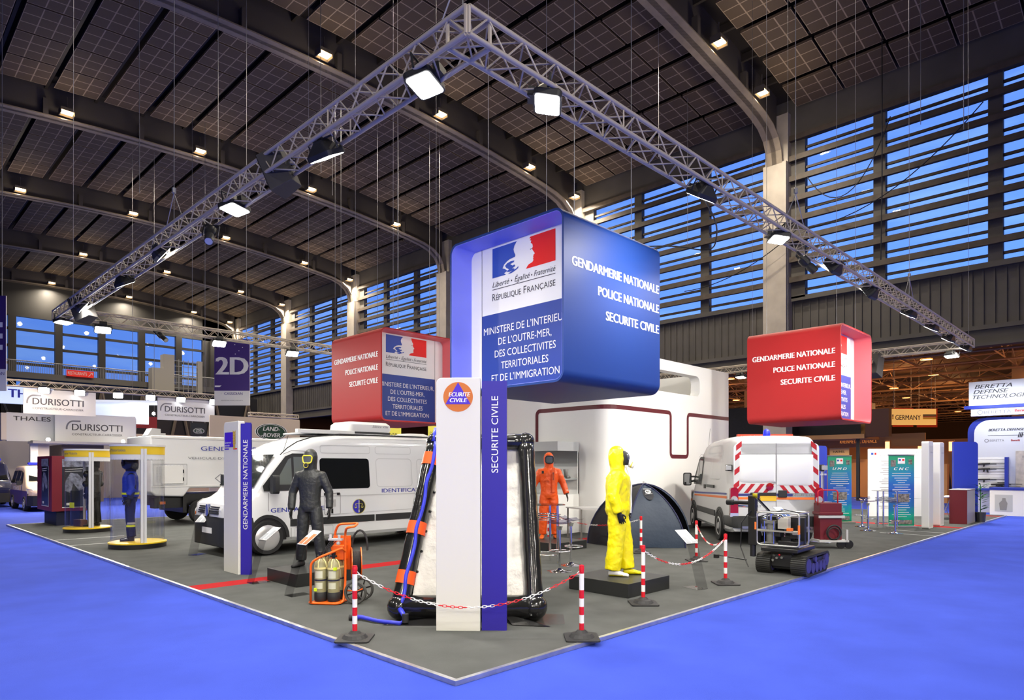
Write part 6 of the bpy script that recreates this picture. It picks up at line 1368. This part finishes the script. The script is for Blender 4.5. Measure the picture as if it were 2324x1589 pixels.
# ---- weapons stand to the far right
sw = mat('stand_white', (.62, .64, .70), .5); ib = mat('stand_blue', (.02, .04, .35), .45)
R27 = 27.5
r = thing('hanging_sign', 'white hanging sign reading BERETTA DEFENSE TECHNOLOGIES at the right edge', 'sign', (R27, 1.47, 4.12)); m = MB(); m.box(0, .1, -4, 0, 0, .93); ob('panel', m, sw, r)
m = MB()
for k, s_ in enumerate(('BERETTA', 'DEFENSE', 'TECHNOLOGIES')): m.text(s_, (-.004, -.17-.02*(k == 0)+.02*k, .66-.2*k), (0, -1, 0), h=.145, bold=.02, shear=.3, w=(1.17, 1.1, 1.85)[k])
ob('lettering', m, ink, r)
r = thing('weapons_stand', 'white and blue exhibition stand with a rack of rifles at the right edge', 'exhibition stand', (R27, 0, 0))
m = MB(); m.prism(rrect(-4.5, 1.3, .0, 3.55, .5, 6, (0, 0, 1, 0)), 'x', .0, .25); wl_ = ob('wall', m, sw, r)
m = MB(); o_ = rrect(-4.5, 1.55, .0, 3.66, .55, 6, (0, 0, 1, 0)); m.prism(o_, 'x', .25, .55); ob('blue_surround', m, ib, r)
m = MB(); m.box(-.05, .4, -4.5, 1.62, 4.0, 4.12); ob('blue_beam', m, ib, r); m = MB(); m.box(-.02, .35, -4.5, 1.4, 3.72, 4.0); ob('fascia', m, sw, r)
m = MB(); m.text('BERETTA', (-.025, .98, 3.80), (0, -1, 0), w=.85, h=.11); m.text('BERETTA', (-.004, .8, 2.72), (0, -1, 0), w=.45, h=.08); m.lathe([(.07, -.004), (.05, -.004)], (0, .9, 2.76), 16, 'x', cap=False); m.lathe([(.09, -.025), (.07, -.025)], (0, 1.1, 3.86), 16, 'x', cap=False); ob('grey_lettering', m, ink_grey, r)
m = MB(); m.text('Benelli', (-.025, .02, 3.82), (0, -1, 0), h=.11, bold=.03); m.text('Benelli', (-.004, .14, 2.72), (0, -1, 0), h=.07, bold=.03); ob('red_lettering', m, mat('brand_red', (.35, .02, .02), .5), r)
m = MB(); m.text('BERETTA DEFENSE TECHNOLOGIES', (-.004, .84, 3.12), (0, -1, 0), h=.09, bold=.03, shear=.3); m.text('sako', (-.004, -.32, 2.71), (0, -1, 0), h=.08, bold=.04); m.box(-.005, -.003, -2, .86, 2.94, 2.955)
for k in range(3): m.poly([(-.006, -.06-.05*k, 2.86), (-.006, -.09-.05*k, 2.86), (-.006, -.13-.05*k, 3.05), (-.006, -.10-.05*k, 3.05)])
ob('dark_lettering', m, ink, r)
m = MB(); m.box(-.012, .0, .3, 1.22, .95, 2.12); ob('slat_wall', m, white, r); m = MB()
for k in range(12): m.box(-.016, -.012, .3, 1.22, .98+.095*k, .99+.095*k)
ob('slat_grooves', m, grey, r); m = MB(); m.box(-.3, 0, .2, 1.25, .86, .93); m.box(-.3, 0, .2, .3, .93, 2.12); ob('blue_ledge', m, ib, r)
gun = mat('gun_metal', (.02, .02, .022), .4)
for k, (z, y) in enumerate(((1.86, 1.2), (1.66, 1.2), (1.26, 1.2), (1.08, .75), (.97, .8))):
    g = thing('rifle', 'black rifle on the white slatted wall, %s' % ('topmost', 'second from the top', 'third from the top', 'with a scope, lower right', 'lowest, on a bipod')[k], 'rifle', (R27-.06, y, z), 0, 'rifles on the slatted wall')
    m = MB(); m.tube([(0, -.25, .03), (0, -.95, .03)], .011, 6); m.tube([(0, -.3, .0), (0, -.62, .0)], .013, 6); m.prism([(0, -.03), (0, .03), (-.18, .04), (-.42, .045), (-.42, -.01), (-.22, -.02)], 'x', -.018, .018); ob('barrel_and_stock', m, gun, g)
    m = MB(); m.prism([(-.2, -.02), (-.26, -.02), (-.24, -.10), (-.2, -.1)], 'x', -.014, .014); m.tube([(0, -.2, .075), (0, -.42, .075)], .018, 6) if k > 2 else None; m.prism([(-.3, 0), (-.35, 0), (-.38, -.12), (-.32, -.12)], 'x', -.012, .012) if k in (1, 3, 4) else None; ob('grip', m, gun, g)
r = thing('display_counter', 'white counter with a blue top and a soldier picture, below the rifles', 'counter', (R27-1.6, .9, 0)); m = MB(); m.box(0, 1, -3.2, -.35, .0, .92); ob('carcass', m, white, r); m = MB(); m.box(-.02, 1.02, -3.2, -.33, .92, 1.0); ob('worktop', m, ib, r)
m = MB(); m.box(-.006, 0, -1.02, -.5, .15, .75); ob('picture', m, mat('picture_pale', (.5, .52, .52), .5), r); m = MB(); ell(m, [(0, -.75, .2, .003, .1), (0, -.75, .45, .003, .13), (0, -.77, .55, .003, .06), (0, -.77, .63, .003, .05)], 10); m.v = [(x-.008, y, z) for x, y, z in m.v]; ob('picture_soldier', m, grey, r)
r = thing('wall_picture', 'pale poster with a dark soldier photo at the right edge', 'poster', (R27-.03, -.0, 1.0)); m = MB(); m.box(0, .02, -1.3, .0, 0, 1.35); ob('sheet', m, mat('poster_sand', (.5, .45, .4), .6, noise=(5, .2)), r); m = MB(); m.text('BERETTA', (-.003, -.2, 1.1), (0, -1, 0), h=.07); m.prism([(-.4, 0), (-.9, 0), (-.8, .5), (-.6, .65), (-.5, .4)], 'x', -.004, -.001); ob('poster_print', m, grey, r)
for y in (.9, -.1): area('weapons_stand_light', (R27-1.2, y, 4.6), (R27, y, 1.8), .3, 45, (.85, .9, 1))
# ---- low hall stands: canopy, signs, counters
blackf = mat('black_drape', (.01, .01, .012), .3, bump=.6, bscale=4); brown = mat('brown_drape', (.085, .035, .025), .7); woodw = mat('warm_wood_wall', (.38, .20, .09), .6)
r = thing('draped_canopy', 'black plastic draped canopy behind the right red cube', 'canopy', (33.5, 0, 0)); m = MB(); m.box(0, 2.4, 7.2, 16, 3.45, 5.2); ob('drape', m, blackf, r)
m = MB(); m.box(-.1, 2.4, 7.0, 16, 3.22, 3.45); ob('timber_edge', m, woodw, r); m = MB(); m.box(0, .5, 5.9, 6.99, 3.3, 4.7); ob('brown_drape', m, brown, r)
for y in (7.3, 11, 15.7): m = MB(); m.box(.1, .25, y, y+.15, 0, 3.3); ob('post', m, dark_grey, r)
r = thing('timber_booth', 'warm lit timber booth lettered RHEINMETALL DEFENCE under the canopy', 'exhibition stand', (36.5, 0, 0)); m = MB(); m.box(0, .2, 5, 16, 2.85, 3.55); m.box(.0, .2, 12, 16, 0, 3); m.box(3, 3.2, 3, 16, 0, 3.3); ob('walls', m, woodw, r)
m = MB(); m.text('RHEINMETALL DEFENCE', (-.01, 9.2, 3.08), (0, -1, 0), w=1.9, h=.19); ob('lettering', m, mat('orange_lettering', (.9, .35, .08), .5, emit=(1, .35, .08), es=.5), r)
m = MB(); m.box(-.05, 0, 8.7, 9.75, 2.42, 2.84); hs_ = ob('name_board', m, mat('name_board_sand', (.55, .42, .25), .5), r); m = MB(); m.text('HAENEL', (-.06, 9.55, 2.56), (0, -1, 0), h=.12, bold=.03); ob('name_lettering', m, ink, hs_)
for v, u in ((35, 9), (35, 12.5), (37.8, 7), (34.6, 15)): area('booth_light', (v, u, 2.8), (v, u, 0), .3, 90, (1, .62, .30))
for k, (y, c) in enumerate(((8.2, black), (8.6, mat('coat_grey', (.05, .05, .055), .7)), (7.5, black), (7.0, dark_grey))):
    r = thing('draped_coat', 'dark coat shaped dust cover behind the UMD banner, %s' % ('first from the left', 'grey one', 'third from the left', 'rightmost')[k], 'dust cover', (33.0+.75*k, y-2.6-.5*(k > 1), 0)); m = MB(); ell(m, [(0, 0, .6, .35, .35), (0, 0, 1.2, .3, .3), (0, 0, 1.6, .2, .22), (0, 0, 1.85, .06, .08)], 12); m.tube([(0, 0, 0), (0, 0, .7)], .03, 6); ob('cover', m, c, r, smooth=3.2)
def hung(loc, rz, w, h, col, label, name='hanging_sign', thick=.05, texts=(), cables=True, top=8.2):
    r = thing(name, label, 'sign', loc, rz); m = MB(); m.box(-w/2, w/2, 0, thick, 0, h); ob('panel', m, col, r)
    if cables: m = MB(); [m.tube([(x, .02, h), (x, .02, top-loc[2])], .012, 4) for x in (-w*.4, w*.4)]; ob('wires', m, cab, r)
    for (s_, x, z, w_, h_, mt_, bo) in texts: m = MB(); m.text(s_, (x, -.006, z), (1, 0, 0), w=w_, h=h_, bold=bo); ob('lettering', m, mt_, r)
    return r
sy = mat('sign_amber', (.85, .55, .16), .5, emit=(1, .55, .15), es=.55)
r = hung((37.5, 5.8, 4.03), FC, 2.55, .88, sy, 'amber hanging sign reading GERMANY with a small flag', texts=(('GERMANY', -.95, .28, 1.38, .26, ink, .01),), top=8.6)
for k, c in enumerate((ink, mat('brand_red'), mat('flag_gold', (.8, .5, .02), .5))): m = MB(); m.box(.55, 1.27, -.01, -.002, .50-.09*k, .58-.09*k); m.box(-1.12, -1.05, -.01, -.002, .50-.09*k, .57-.09*k); ob('flag_stripe', m, c, r)
for k, (v, u, s_) in enumerate(((44, 7.9, 1.0), (45.5, 6.9, 1.0))): r = hung((v, u, 4.3), FC, 1.3, 1.2, mat('sign_red', (.6, .04, .01), .5), 'red hanging sign with a pale round mark, %s of the two' % ('left', 'right')[k], top=8.6); m = MB(); m.lathe([(.45, -.01), (.2, -.01)], (0, 0, .6), 20, 'y', cap=False); ob('round_mark', m, mat('mark_cream', (.8, .5, .3), .5), r)
ys = mat('sign_yellow', (.85, .80, .12), .5, emit=(.9, .8, .1), es=.35)
hung((17.4, 26, 3.32), 0, 1.7, .62, ys, 'yellow hanging sign reading DEFENSE beneath the left red cube', top=21, texts=(('DEFENSE', -.62, .12, 1.2, .17, ink, 0.0),)); hung((14.35, 26, 3.2), 0, .42, .7, ys, 'narrow yellow hanging sign left of the DEFENSE sign', top=21); hung((20.6, 26, 3.5), 0, .9, .62, ys, 'yellow hanging sign partly behind the middle totem', top=21, texts=(('DEFENSE', -.35, .1, .9, .17, ink, 0.0),))
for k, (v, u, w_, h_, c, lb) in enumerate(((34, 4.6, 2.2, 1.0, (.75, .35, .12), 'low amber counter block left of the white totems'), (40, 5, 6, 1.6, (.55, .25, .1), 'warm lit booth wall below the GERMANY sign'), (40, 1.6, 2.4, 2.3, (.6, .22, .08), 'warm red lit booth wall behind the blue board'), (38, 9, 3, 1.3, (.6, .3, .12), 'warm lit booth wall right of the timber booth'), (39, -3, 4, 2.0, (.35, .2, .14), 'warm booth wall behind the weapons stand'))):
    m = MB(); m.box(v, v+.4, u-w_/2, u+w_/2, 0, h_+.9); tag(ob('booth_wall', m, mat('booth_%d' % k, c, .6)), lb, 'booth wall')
for k, (v, u) in enumerate(((36, 6.6), (37, 5.3), (38.5, 4.2), (41, 3.2))): r = thing('light_column', 'slim glowing display column under the GERMANY sign, %s from the left' % ('first', 'second', 'third', 'fourth')[k], 'display column', (v, u, 0)); m = MB(); m.box(-.12, .12, -.12, .12, 0, 3.2); ob('shaft', m, woodw, r); m = MB(); m.box(-.16, -.12, -.1, .1, 2.6, 3.1); ob('lit_panel', m, mat('lit_panel', (1, .7, .4), .5, emit=(1, .5, .2), es=2.5), r)
# ---- far left: hall banners, neighbouring stands, cars
purple = mat('banner_purple', (.045, .02, .16), .6)
r = hung((6.5, 20.05, 3.98), math.radians(-45), 1.28, 2.4, white_print, 'tall purple and white hall banner reading 2D above the left totem', 'hanging_banner', .03, top=21, texts=(('2D', -.56, 1.12, 1.12, .62, white_print, .04), ('CASSIDIAN', -.28, .38, .66, .09, mat('purple_ink', (.06, .04, .25), .5), .01), ('DEFENDING WORLD SECURITY', -.4, .16, .8, .03, ink_grey, 0)))
m = MB(); m.box(-.64, .64, -.004, -.001, .53, 2.4); ob('purple_field', m, purple, r); m = MB(); m.poly([(-.62, -.006, .66), (-.45, -.006, .66), (-.38, -.006, .72), (-.62, -.006, .72)]); [m.lathe([(.001, -.006), (.018, -.006)], (x, 0, z), 8, 'y', cap=False) for x, z in ((.1, 2.2), (.38, 2.1), (.25, 1.98), (.12, 1.86))]; m.tube([(-.42, -.008, .43), (-.36, -.008, .46), (-.36, -.008, .40), (-.42, -.008, .43)], .01, 4); ob('ornament', m, white_print, r)
r = hung((-.42, 21.3, 4.04), math.radians(-45), 1.3, 2.87, white_print, 'purple and white hall banner cut by the left edge', 'hanging_banner', .03, top=21); m = MB(); m.box(-.65, .65, -.004, -.001, .66, 2.87); ob('purple_field', m, purple, r)
m = MB(); [m.box(.1, .55, -.006, -.004, z, z+.15) for z in (1.24, 1.58, 1.92)]; m.box(.0, .14, -.006, -.004, 1.24, 2.07); ob('lettering', m, white_print, r); m = MB(); m.text('CASSIDIAN', (.6, -.006, .48), (1, 0, 0), h=.09, align='R'); ob('small_lettering', m, mat('purple_ink'), r)
sgn = mat('sign_silver', (.70, .71, .70), .45); dk = mat('logo_grey', (.07, .07, .08), .4)
def logo(r, x, z, s_, y=-.006):
    m = MB(); m.text('DURISOTTI', (x, y, z), (1, 0, 0), w=1.85*s_, h=.27*s_, bold=.012); m.text('CONSTRUCTEUR-CARROSSIER', (x, y, z-.2*s_), (1, 0, 0), w=1.85*s_, h=.085*s_); ob('lettering', m, dk, r)
    m = MB(); k = [(x+.05*s_+.27*s_*math.cos(a_), y, z+.08*s_+.33*s_*math.sin(a_)) for a_ in [PI/2+.0+PI*.55*i/10 for i in range(11)]]; k2 = [(x+.05*s_+.21*s_*math.cos(a_), y, z+.08*s_+.27*s_*math.sin(a_)) for a_ in [PI/2+PI*.55*i/10 for i in range(11)]]; m.add([p for q in zip(k, k2) for p in q], [(2*i, 2*i+2, 2*i+3, 2*i+1) for i in range(10)]); m.box(x+.05*s_, x+.3*s_, y, y+.002, z+.35*s_, z+.41*s_); ob('arc_mark', m, ink_grey, r)
for x0, l in ((1.9, 'left'), (7.09, 'right')): r = hung((x0+1.32, 30, 4.0), 0, 2.64, 1.05, sgn, 'silver hanging sign reading DURISOTTI, %s one under the far truss' % l, cables=False); logo(r, -1.0, .40, 1.0)
truss('lighting_truss', (1.2, 30.1), (11.5, 30.1), 5.1, 5.4, .3, 'small white lattice truss holding the silver signs at the far left')
for k, (x, l) in enumerate(((2.6, 'first from the left, glaring'), (3.9, 'second from the left'), (5.4, 'third from the left'), (6.75, 'fourth from the left, glaring'), (8.1, 'fifth from the left'), (9.65, 'sixth, by the 2D banner'))): put_flood(x, 29.9, 5.0, (x-1.2, 24, 1.5), 150, 'floodlight on the far left truss, '+l, 'floodlights of the far left truss')
beige = mat('beige_wall', (.62, .56, .50), .6); palew = mat('pale_grey_wall', (.60, .61, .62), .5)
r = thing('exhibition_booth', 'grey walled booth marked THALES and DURISOTTI behind the showcases', 'exhibition stand', (0, 34, 0))
m = MB(); m.box(1.9, 7.3, 0, .2, 2.95, 4.28); m.box(2.8, 3.1, 0, .2, 0, 3); ob('upper_wall', m, palew, r); m = MB(); m.box(1.9, 11.5, 4.5, 4.7, 0, 3.6); m.box(1.7, 1.9, -.0, 4.5, 3, 4.25); m.box(2.9, 3.6, .3, .5, 0, 2.95); ob('walls', m, beige, r)
m = MB(); m.box(2.7, 7.4, -1.2, 0, 2.84, 2.95); ob('canopy', m, lightgrey, r); m = MB(); m.box(4.1, 5.9, .3, 3, .0, 2.84); ob('inner_box', m, mat('booth_brown', (.12, .09, .07), .6), r); m = MB(); m.text('THALES', (2.15, -.01, 3.92), (1, 0, 0), w=1.45, h=.2, bold=.01); ob('lettering', m, ink, r)
r2 = board_at('booth_sign', 'white sign panel reading DURISOTTI on the far booth', 'sign', (5.5, 33.9, 2.96), 0, 3.5, 1.38, white_print, .02); logo(r2, -1.05, .58, 1.18)
for x in (3.35, 6.5): area('booth_light', (x, 33.0, 2.75), (x, 33, 0), .2, 80, (1, .85, .7))
for k, x in enumerate((3.3, 6.4)): m = MB(); m.sph((x, 32.9, 3.02), .09, 10, 7); tag(ob('canopy_lamp', m, glow, smooth=3.2), 'round bright lamp on the booth canopy, %s one' % ('left', 'right')[k], 'lamp')
r = thing('hanging_light_box', 'pale light box lettered TH at the far left', 'sign', (2.5, 36, 0)); m = MB(); m.box(-3, 1.6, 0, .3, 4.85, 5.75); ob('box', m, mat('lightbox_pale', (.6, .7, .9), .5, emit=(.55, .68, 1), es=.8), r); m = MB(); m.text('TH', (-.25, -.01, 5.15), (1, 0, 0), h=.4, bold=.03); ob('lettering', m, mat('lettering_blue', (.03, .04, .6), .5), r)
r = thing('light_canopy', 'bright white ceiling box with spot lamps between the silver signs', 'canopy', (6.6, 36, 4.2)); m = MB(); m.box(-1.4, 1.9, 0, .2, -.1, 1.0); m.prism([(-1.4, .9), (2.6, 1.1), (2.6, 1.0), (-1.4, .8)], 'y', -2, 0); ob('fascia', m, mat('canopy_white', (.8, .85, .9), .5, emit=(.8, .88, 1), es=.5), r)
m = MB(); [m.sph((x, -.8, z), .09, 8, 6) for x, z in ((1.3, .25), (.9, .35), (1.9, .45), (2.2, .5))]; ob('spot_lamps', m, glow, r)
r = thing('hanging_sign', 'red RESTAURANTS sign on the balcony railing', 'sign', (14.03, 76.5, 11.12)); m = MB(); m.box(-1.22, 1.22, -.05, .0, 0, .66); ob('panel', m, mat('sign_bright_red', (.75, .03, .02), .5, emit=(1, .03, .02), es=.25), r); m = MB(); m.text('RESTAURANTS', (-1.1, -.06, .18), (1, 0, 0), w=1.7, h=.32); m.poly([(.72, -.06, .12), (.76, -.06, .1), (1.1, -.06, .5), (1.06, -.06, .52)]); m.poly([(.85, -.06, .53), (1.12, -.06, .53), (1.12, -.06, .28), (1.08, -.06, .28), (1.08, -.06, .49), (.85, -.06, .49)]); ob('lettering', m, white_print, r)
# stair tower of concrete with a grid screen under the back windows
r = thing('stair_tower', 'pale concrete stair tower with a metal grid screen before the back windows', 'stair tower', (21.5, 74.5, 0)); m = MB(); m.box(0, 1.1, 0, 1.2, 0, 14.2); m.box(-1.2, 0, 0, 1.2, 0, 12.6); m.box(3.6, 4.1, 0, .5, 0, 13.8); ob('concrete_walls', m, mat('tower_concrete', (.33, .31, .28), .8), r)
m = MB(); [m.box(1.1+.5*i, 1.15+.5*i, .2, .25, 7, 13.8) for i in range(6)]; [m.box(1.1, 3.7, .2, .25, 7+.6*i, 7.05+.6*i) for i in range(12)]; ob('grid_screen', m, mat('grid_steel', (.3, .3, .3), .5), r)
# wall and logo board behind the box truck
r = board_at('booth_wall', 'cream booth wall with a large oval sign behind the white vans', 'booth wall', (9.2, 24, .01), 0, 4.0, 3.88, mat('cream_wall', (.66, .55, .44), .6)); 
def oval(r, cx, cz, a_, b_, y, txt=True):
    for k, (s_, c) in enumerate(((1, white_print), (.95, mat('oval_dark_green', (.01, .035, .02), .4)), (.88, white_print), (.84, mat('oval_green', (.012, .05, .03), .4)))): m = MB(); m.poly([(cx+a_*s_*math.cos(2*PI*i/36), y-.003*k, cz+b_*s_*math.sin(2*PI*i/36)) for i in range(36)]); ob('oval_layer', m, c, r)
    m = MB(); m.text('LAND-', (cx-a_*.52, y-.014, cz+b_*.12), (1, 0, 0), w=a_*1.05, h=b_*.48, bold=.02, shear=.2); m.text('-ROVER', (cx-a_*.62, y-.014, cz-b_*.6), (1, 0, 0), w=a_*1.15, h=b_*.46, bold=.02, shear=.2); ob('oval_lettering', m, white_print, r)
oval(r, .65, 3.28, .74, .37, -.01)
truss('lighting_truss', (9.3, 25), (11.6, 25), 4.0, 4.2, .2, 'short dark lattice truss above the cream wall')
r = board_at('booth_wall', 'low sand coloured booth wall behind the box truck roof', 'booth wall', (10.5, 36, .01), 0, 6.4, 3.55, mat('sand_wall', (.50, .36, .24), .6))
r = hung((10.5, 34.2, 3.2), 0, .85, 1.0, mat('banner_black', (.01, .015, .02), .5), 'small black hanging banner with a green oval', top=21); oval(r, 0, .55, .3, .16, -.006)
hung((9.4, 40, 4.1), 0, 1.5, .7, mat('sign_dark_red', (.25, .01, .02), .5), 'dark red hanging sign behind the silver signs', texts=(('100', -.6, .1, .5, .25, mat('brand_red'), 0),), top=21)
r = thing('dark_pavilion', 'dark pavilion frame with diagonal struts under the back balcony', 'pavilion', (0, 0, 0)); m = MB(); m.box(8, 30, 70, 70.4, 0, 9.5); ob('backdrop', m, black, r); m = MB()
for i in range(6): m.tube([(9+3.6*i, 69.8, 0), (10.8+3.6*i, 69.8, 9)], .15, 5); m.tube([(12.6+3.6*i, 69.8, 0), (10.8+3.6*i, 69.8, 9)], .15, 5)
ob('struts', m, mat('strut_brown', (.13, .10, .07), .6), r)
# ---- maroon picture block
r = thing('picture_block', 'maroon block with photo posters on a dark blue plinth, left of the round cabinets', 'display block', (.8, 18.75, .041)); m = MB(); m.box(0, 1.05, 0, 2.0, .42, 2.03); ob('block', m, mat('block_maroon', (.17, .008, .02), .45), r, bevel=.006); m = MB(); m.box(.15, .9, .2, 1.8, 0, .42); ob('plinth', m, mat('plinth_navy', (.015, .02, .06), .6), r)
def poster(o_, R, w_, h_, par, seed):
    o_ = Vector(o_); R = Vector(R); m = MB(); m.panel(o_, R, (0, 0, 1), [(0, 0), (w_, 0), (w_, h_), (0, h_)]); p = ob('poster', m, mat('poster_black', (.015, .018, .03), .3), par); n_ = R.cross(Vector((0, 0, 1)))*.004
    m = MB(); m.panel(o_+n_, R, (0, 0, 1), [(.0, 0), (w_, 0), (w_, .02), (0, .02)]); m.panel(o_+n_, R, (0, 0, 1), [(w_-.03, 0), (w_, 0), (w_, h_), (w_-.03, h_)]); m.panel(o_+n_, R, (0, 0, 1), [(w_*.15, h_*.05), (w_*.35, h_*.05), (w_*.35, h_*.1), (w_*.15, h_*.1)]); m.panel(o_+n_, R, (0, 0, 1), [(w_*.1, h_*.78), (w_*.8, h_*.80), (w_*.8, h_*.81), (w_*.1, h_*.79)]); m.panel(o_+n_, R, (0, 0, 1), [(w_*.1, h_*.74), (w_*.7, h_*.75), (w_*.7, h_*.76), (w_*.1, h_*.75)]); ob('poster_white', m, white_print, p)
    m = MB(); m.panel(o_+n_, R, (0, 0, 1), [(w_*.1, h_*.35), (w_*.3, h_*.3), (w_*.4, h_*.5), (w_*.6, h_*.35), (w_*.85, h_*.4), (w_*.8, h_*.55), (w_*.55, h_*.7), (w_*.3, h_*.72), (w_*.12, h_*.55)]); m.panel(o_+n_, R, (0, 0, 1), [(0, h_*.84), (w_, h_*.84), (w_, h_), (0, h_)]); ob('poster_photo', m, mat('poster_photo', (.22, .23, .30), .4, noise=(9, .8)), p)
poster((-.004, 1.35, .55), (0, -1, 0), 1.0, 1.4, r, 1); poster((.25, -.004, .52), (1, 0, 0), .7, 1.42, r, 2)
c = small_car((2.5, 27.3, 0), PI/2, 'cream and purple police car with a blue light bar at the far left', cream, low=mat('car_purple', (.10, .05, .25), .35, coat=.4)); c2 = small_car((1.1, 31.7, 0), PI/2, 'dark blue police van with a light bar behind the cream car', dkblue, H=2.0, low=dkblue)
m = MB(); m.text('POLICE', (1.5, .9, .82), (-1, 0, 0), w=1.2, h=.13); o = ob('livery_lettering', m, white_print, c); o.location = (1.4, -.0, 0)
area('car_stand_light', (1.0, 27, 5), (2, 29, 0), .5, 350, (1, .80, .62))
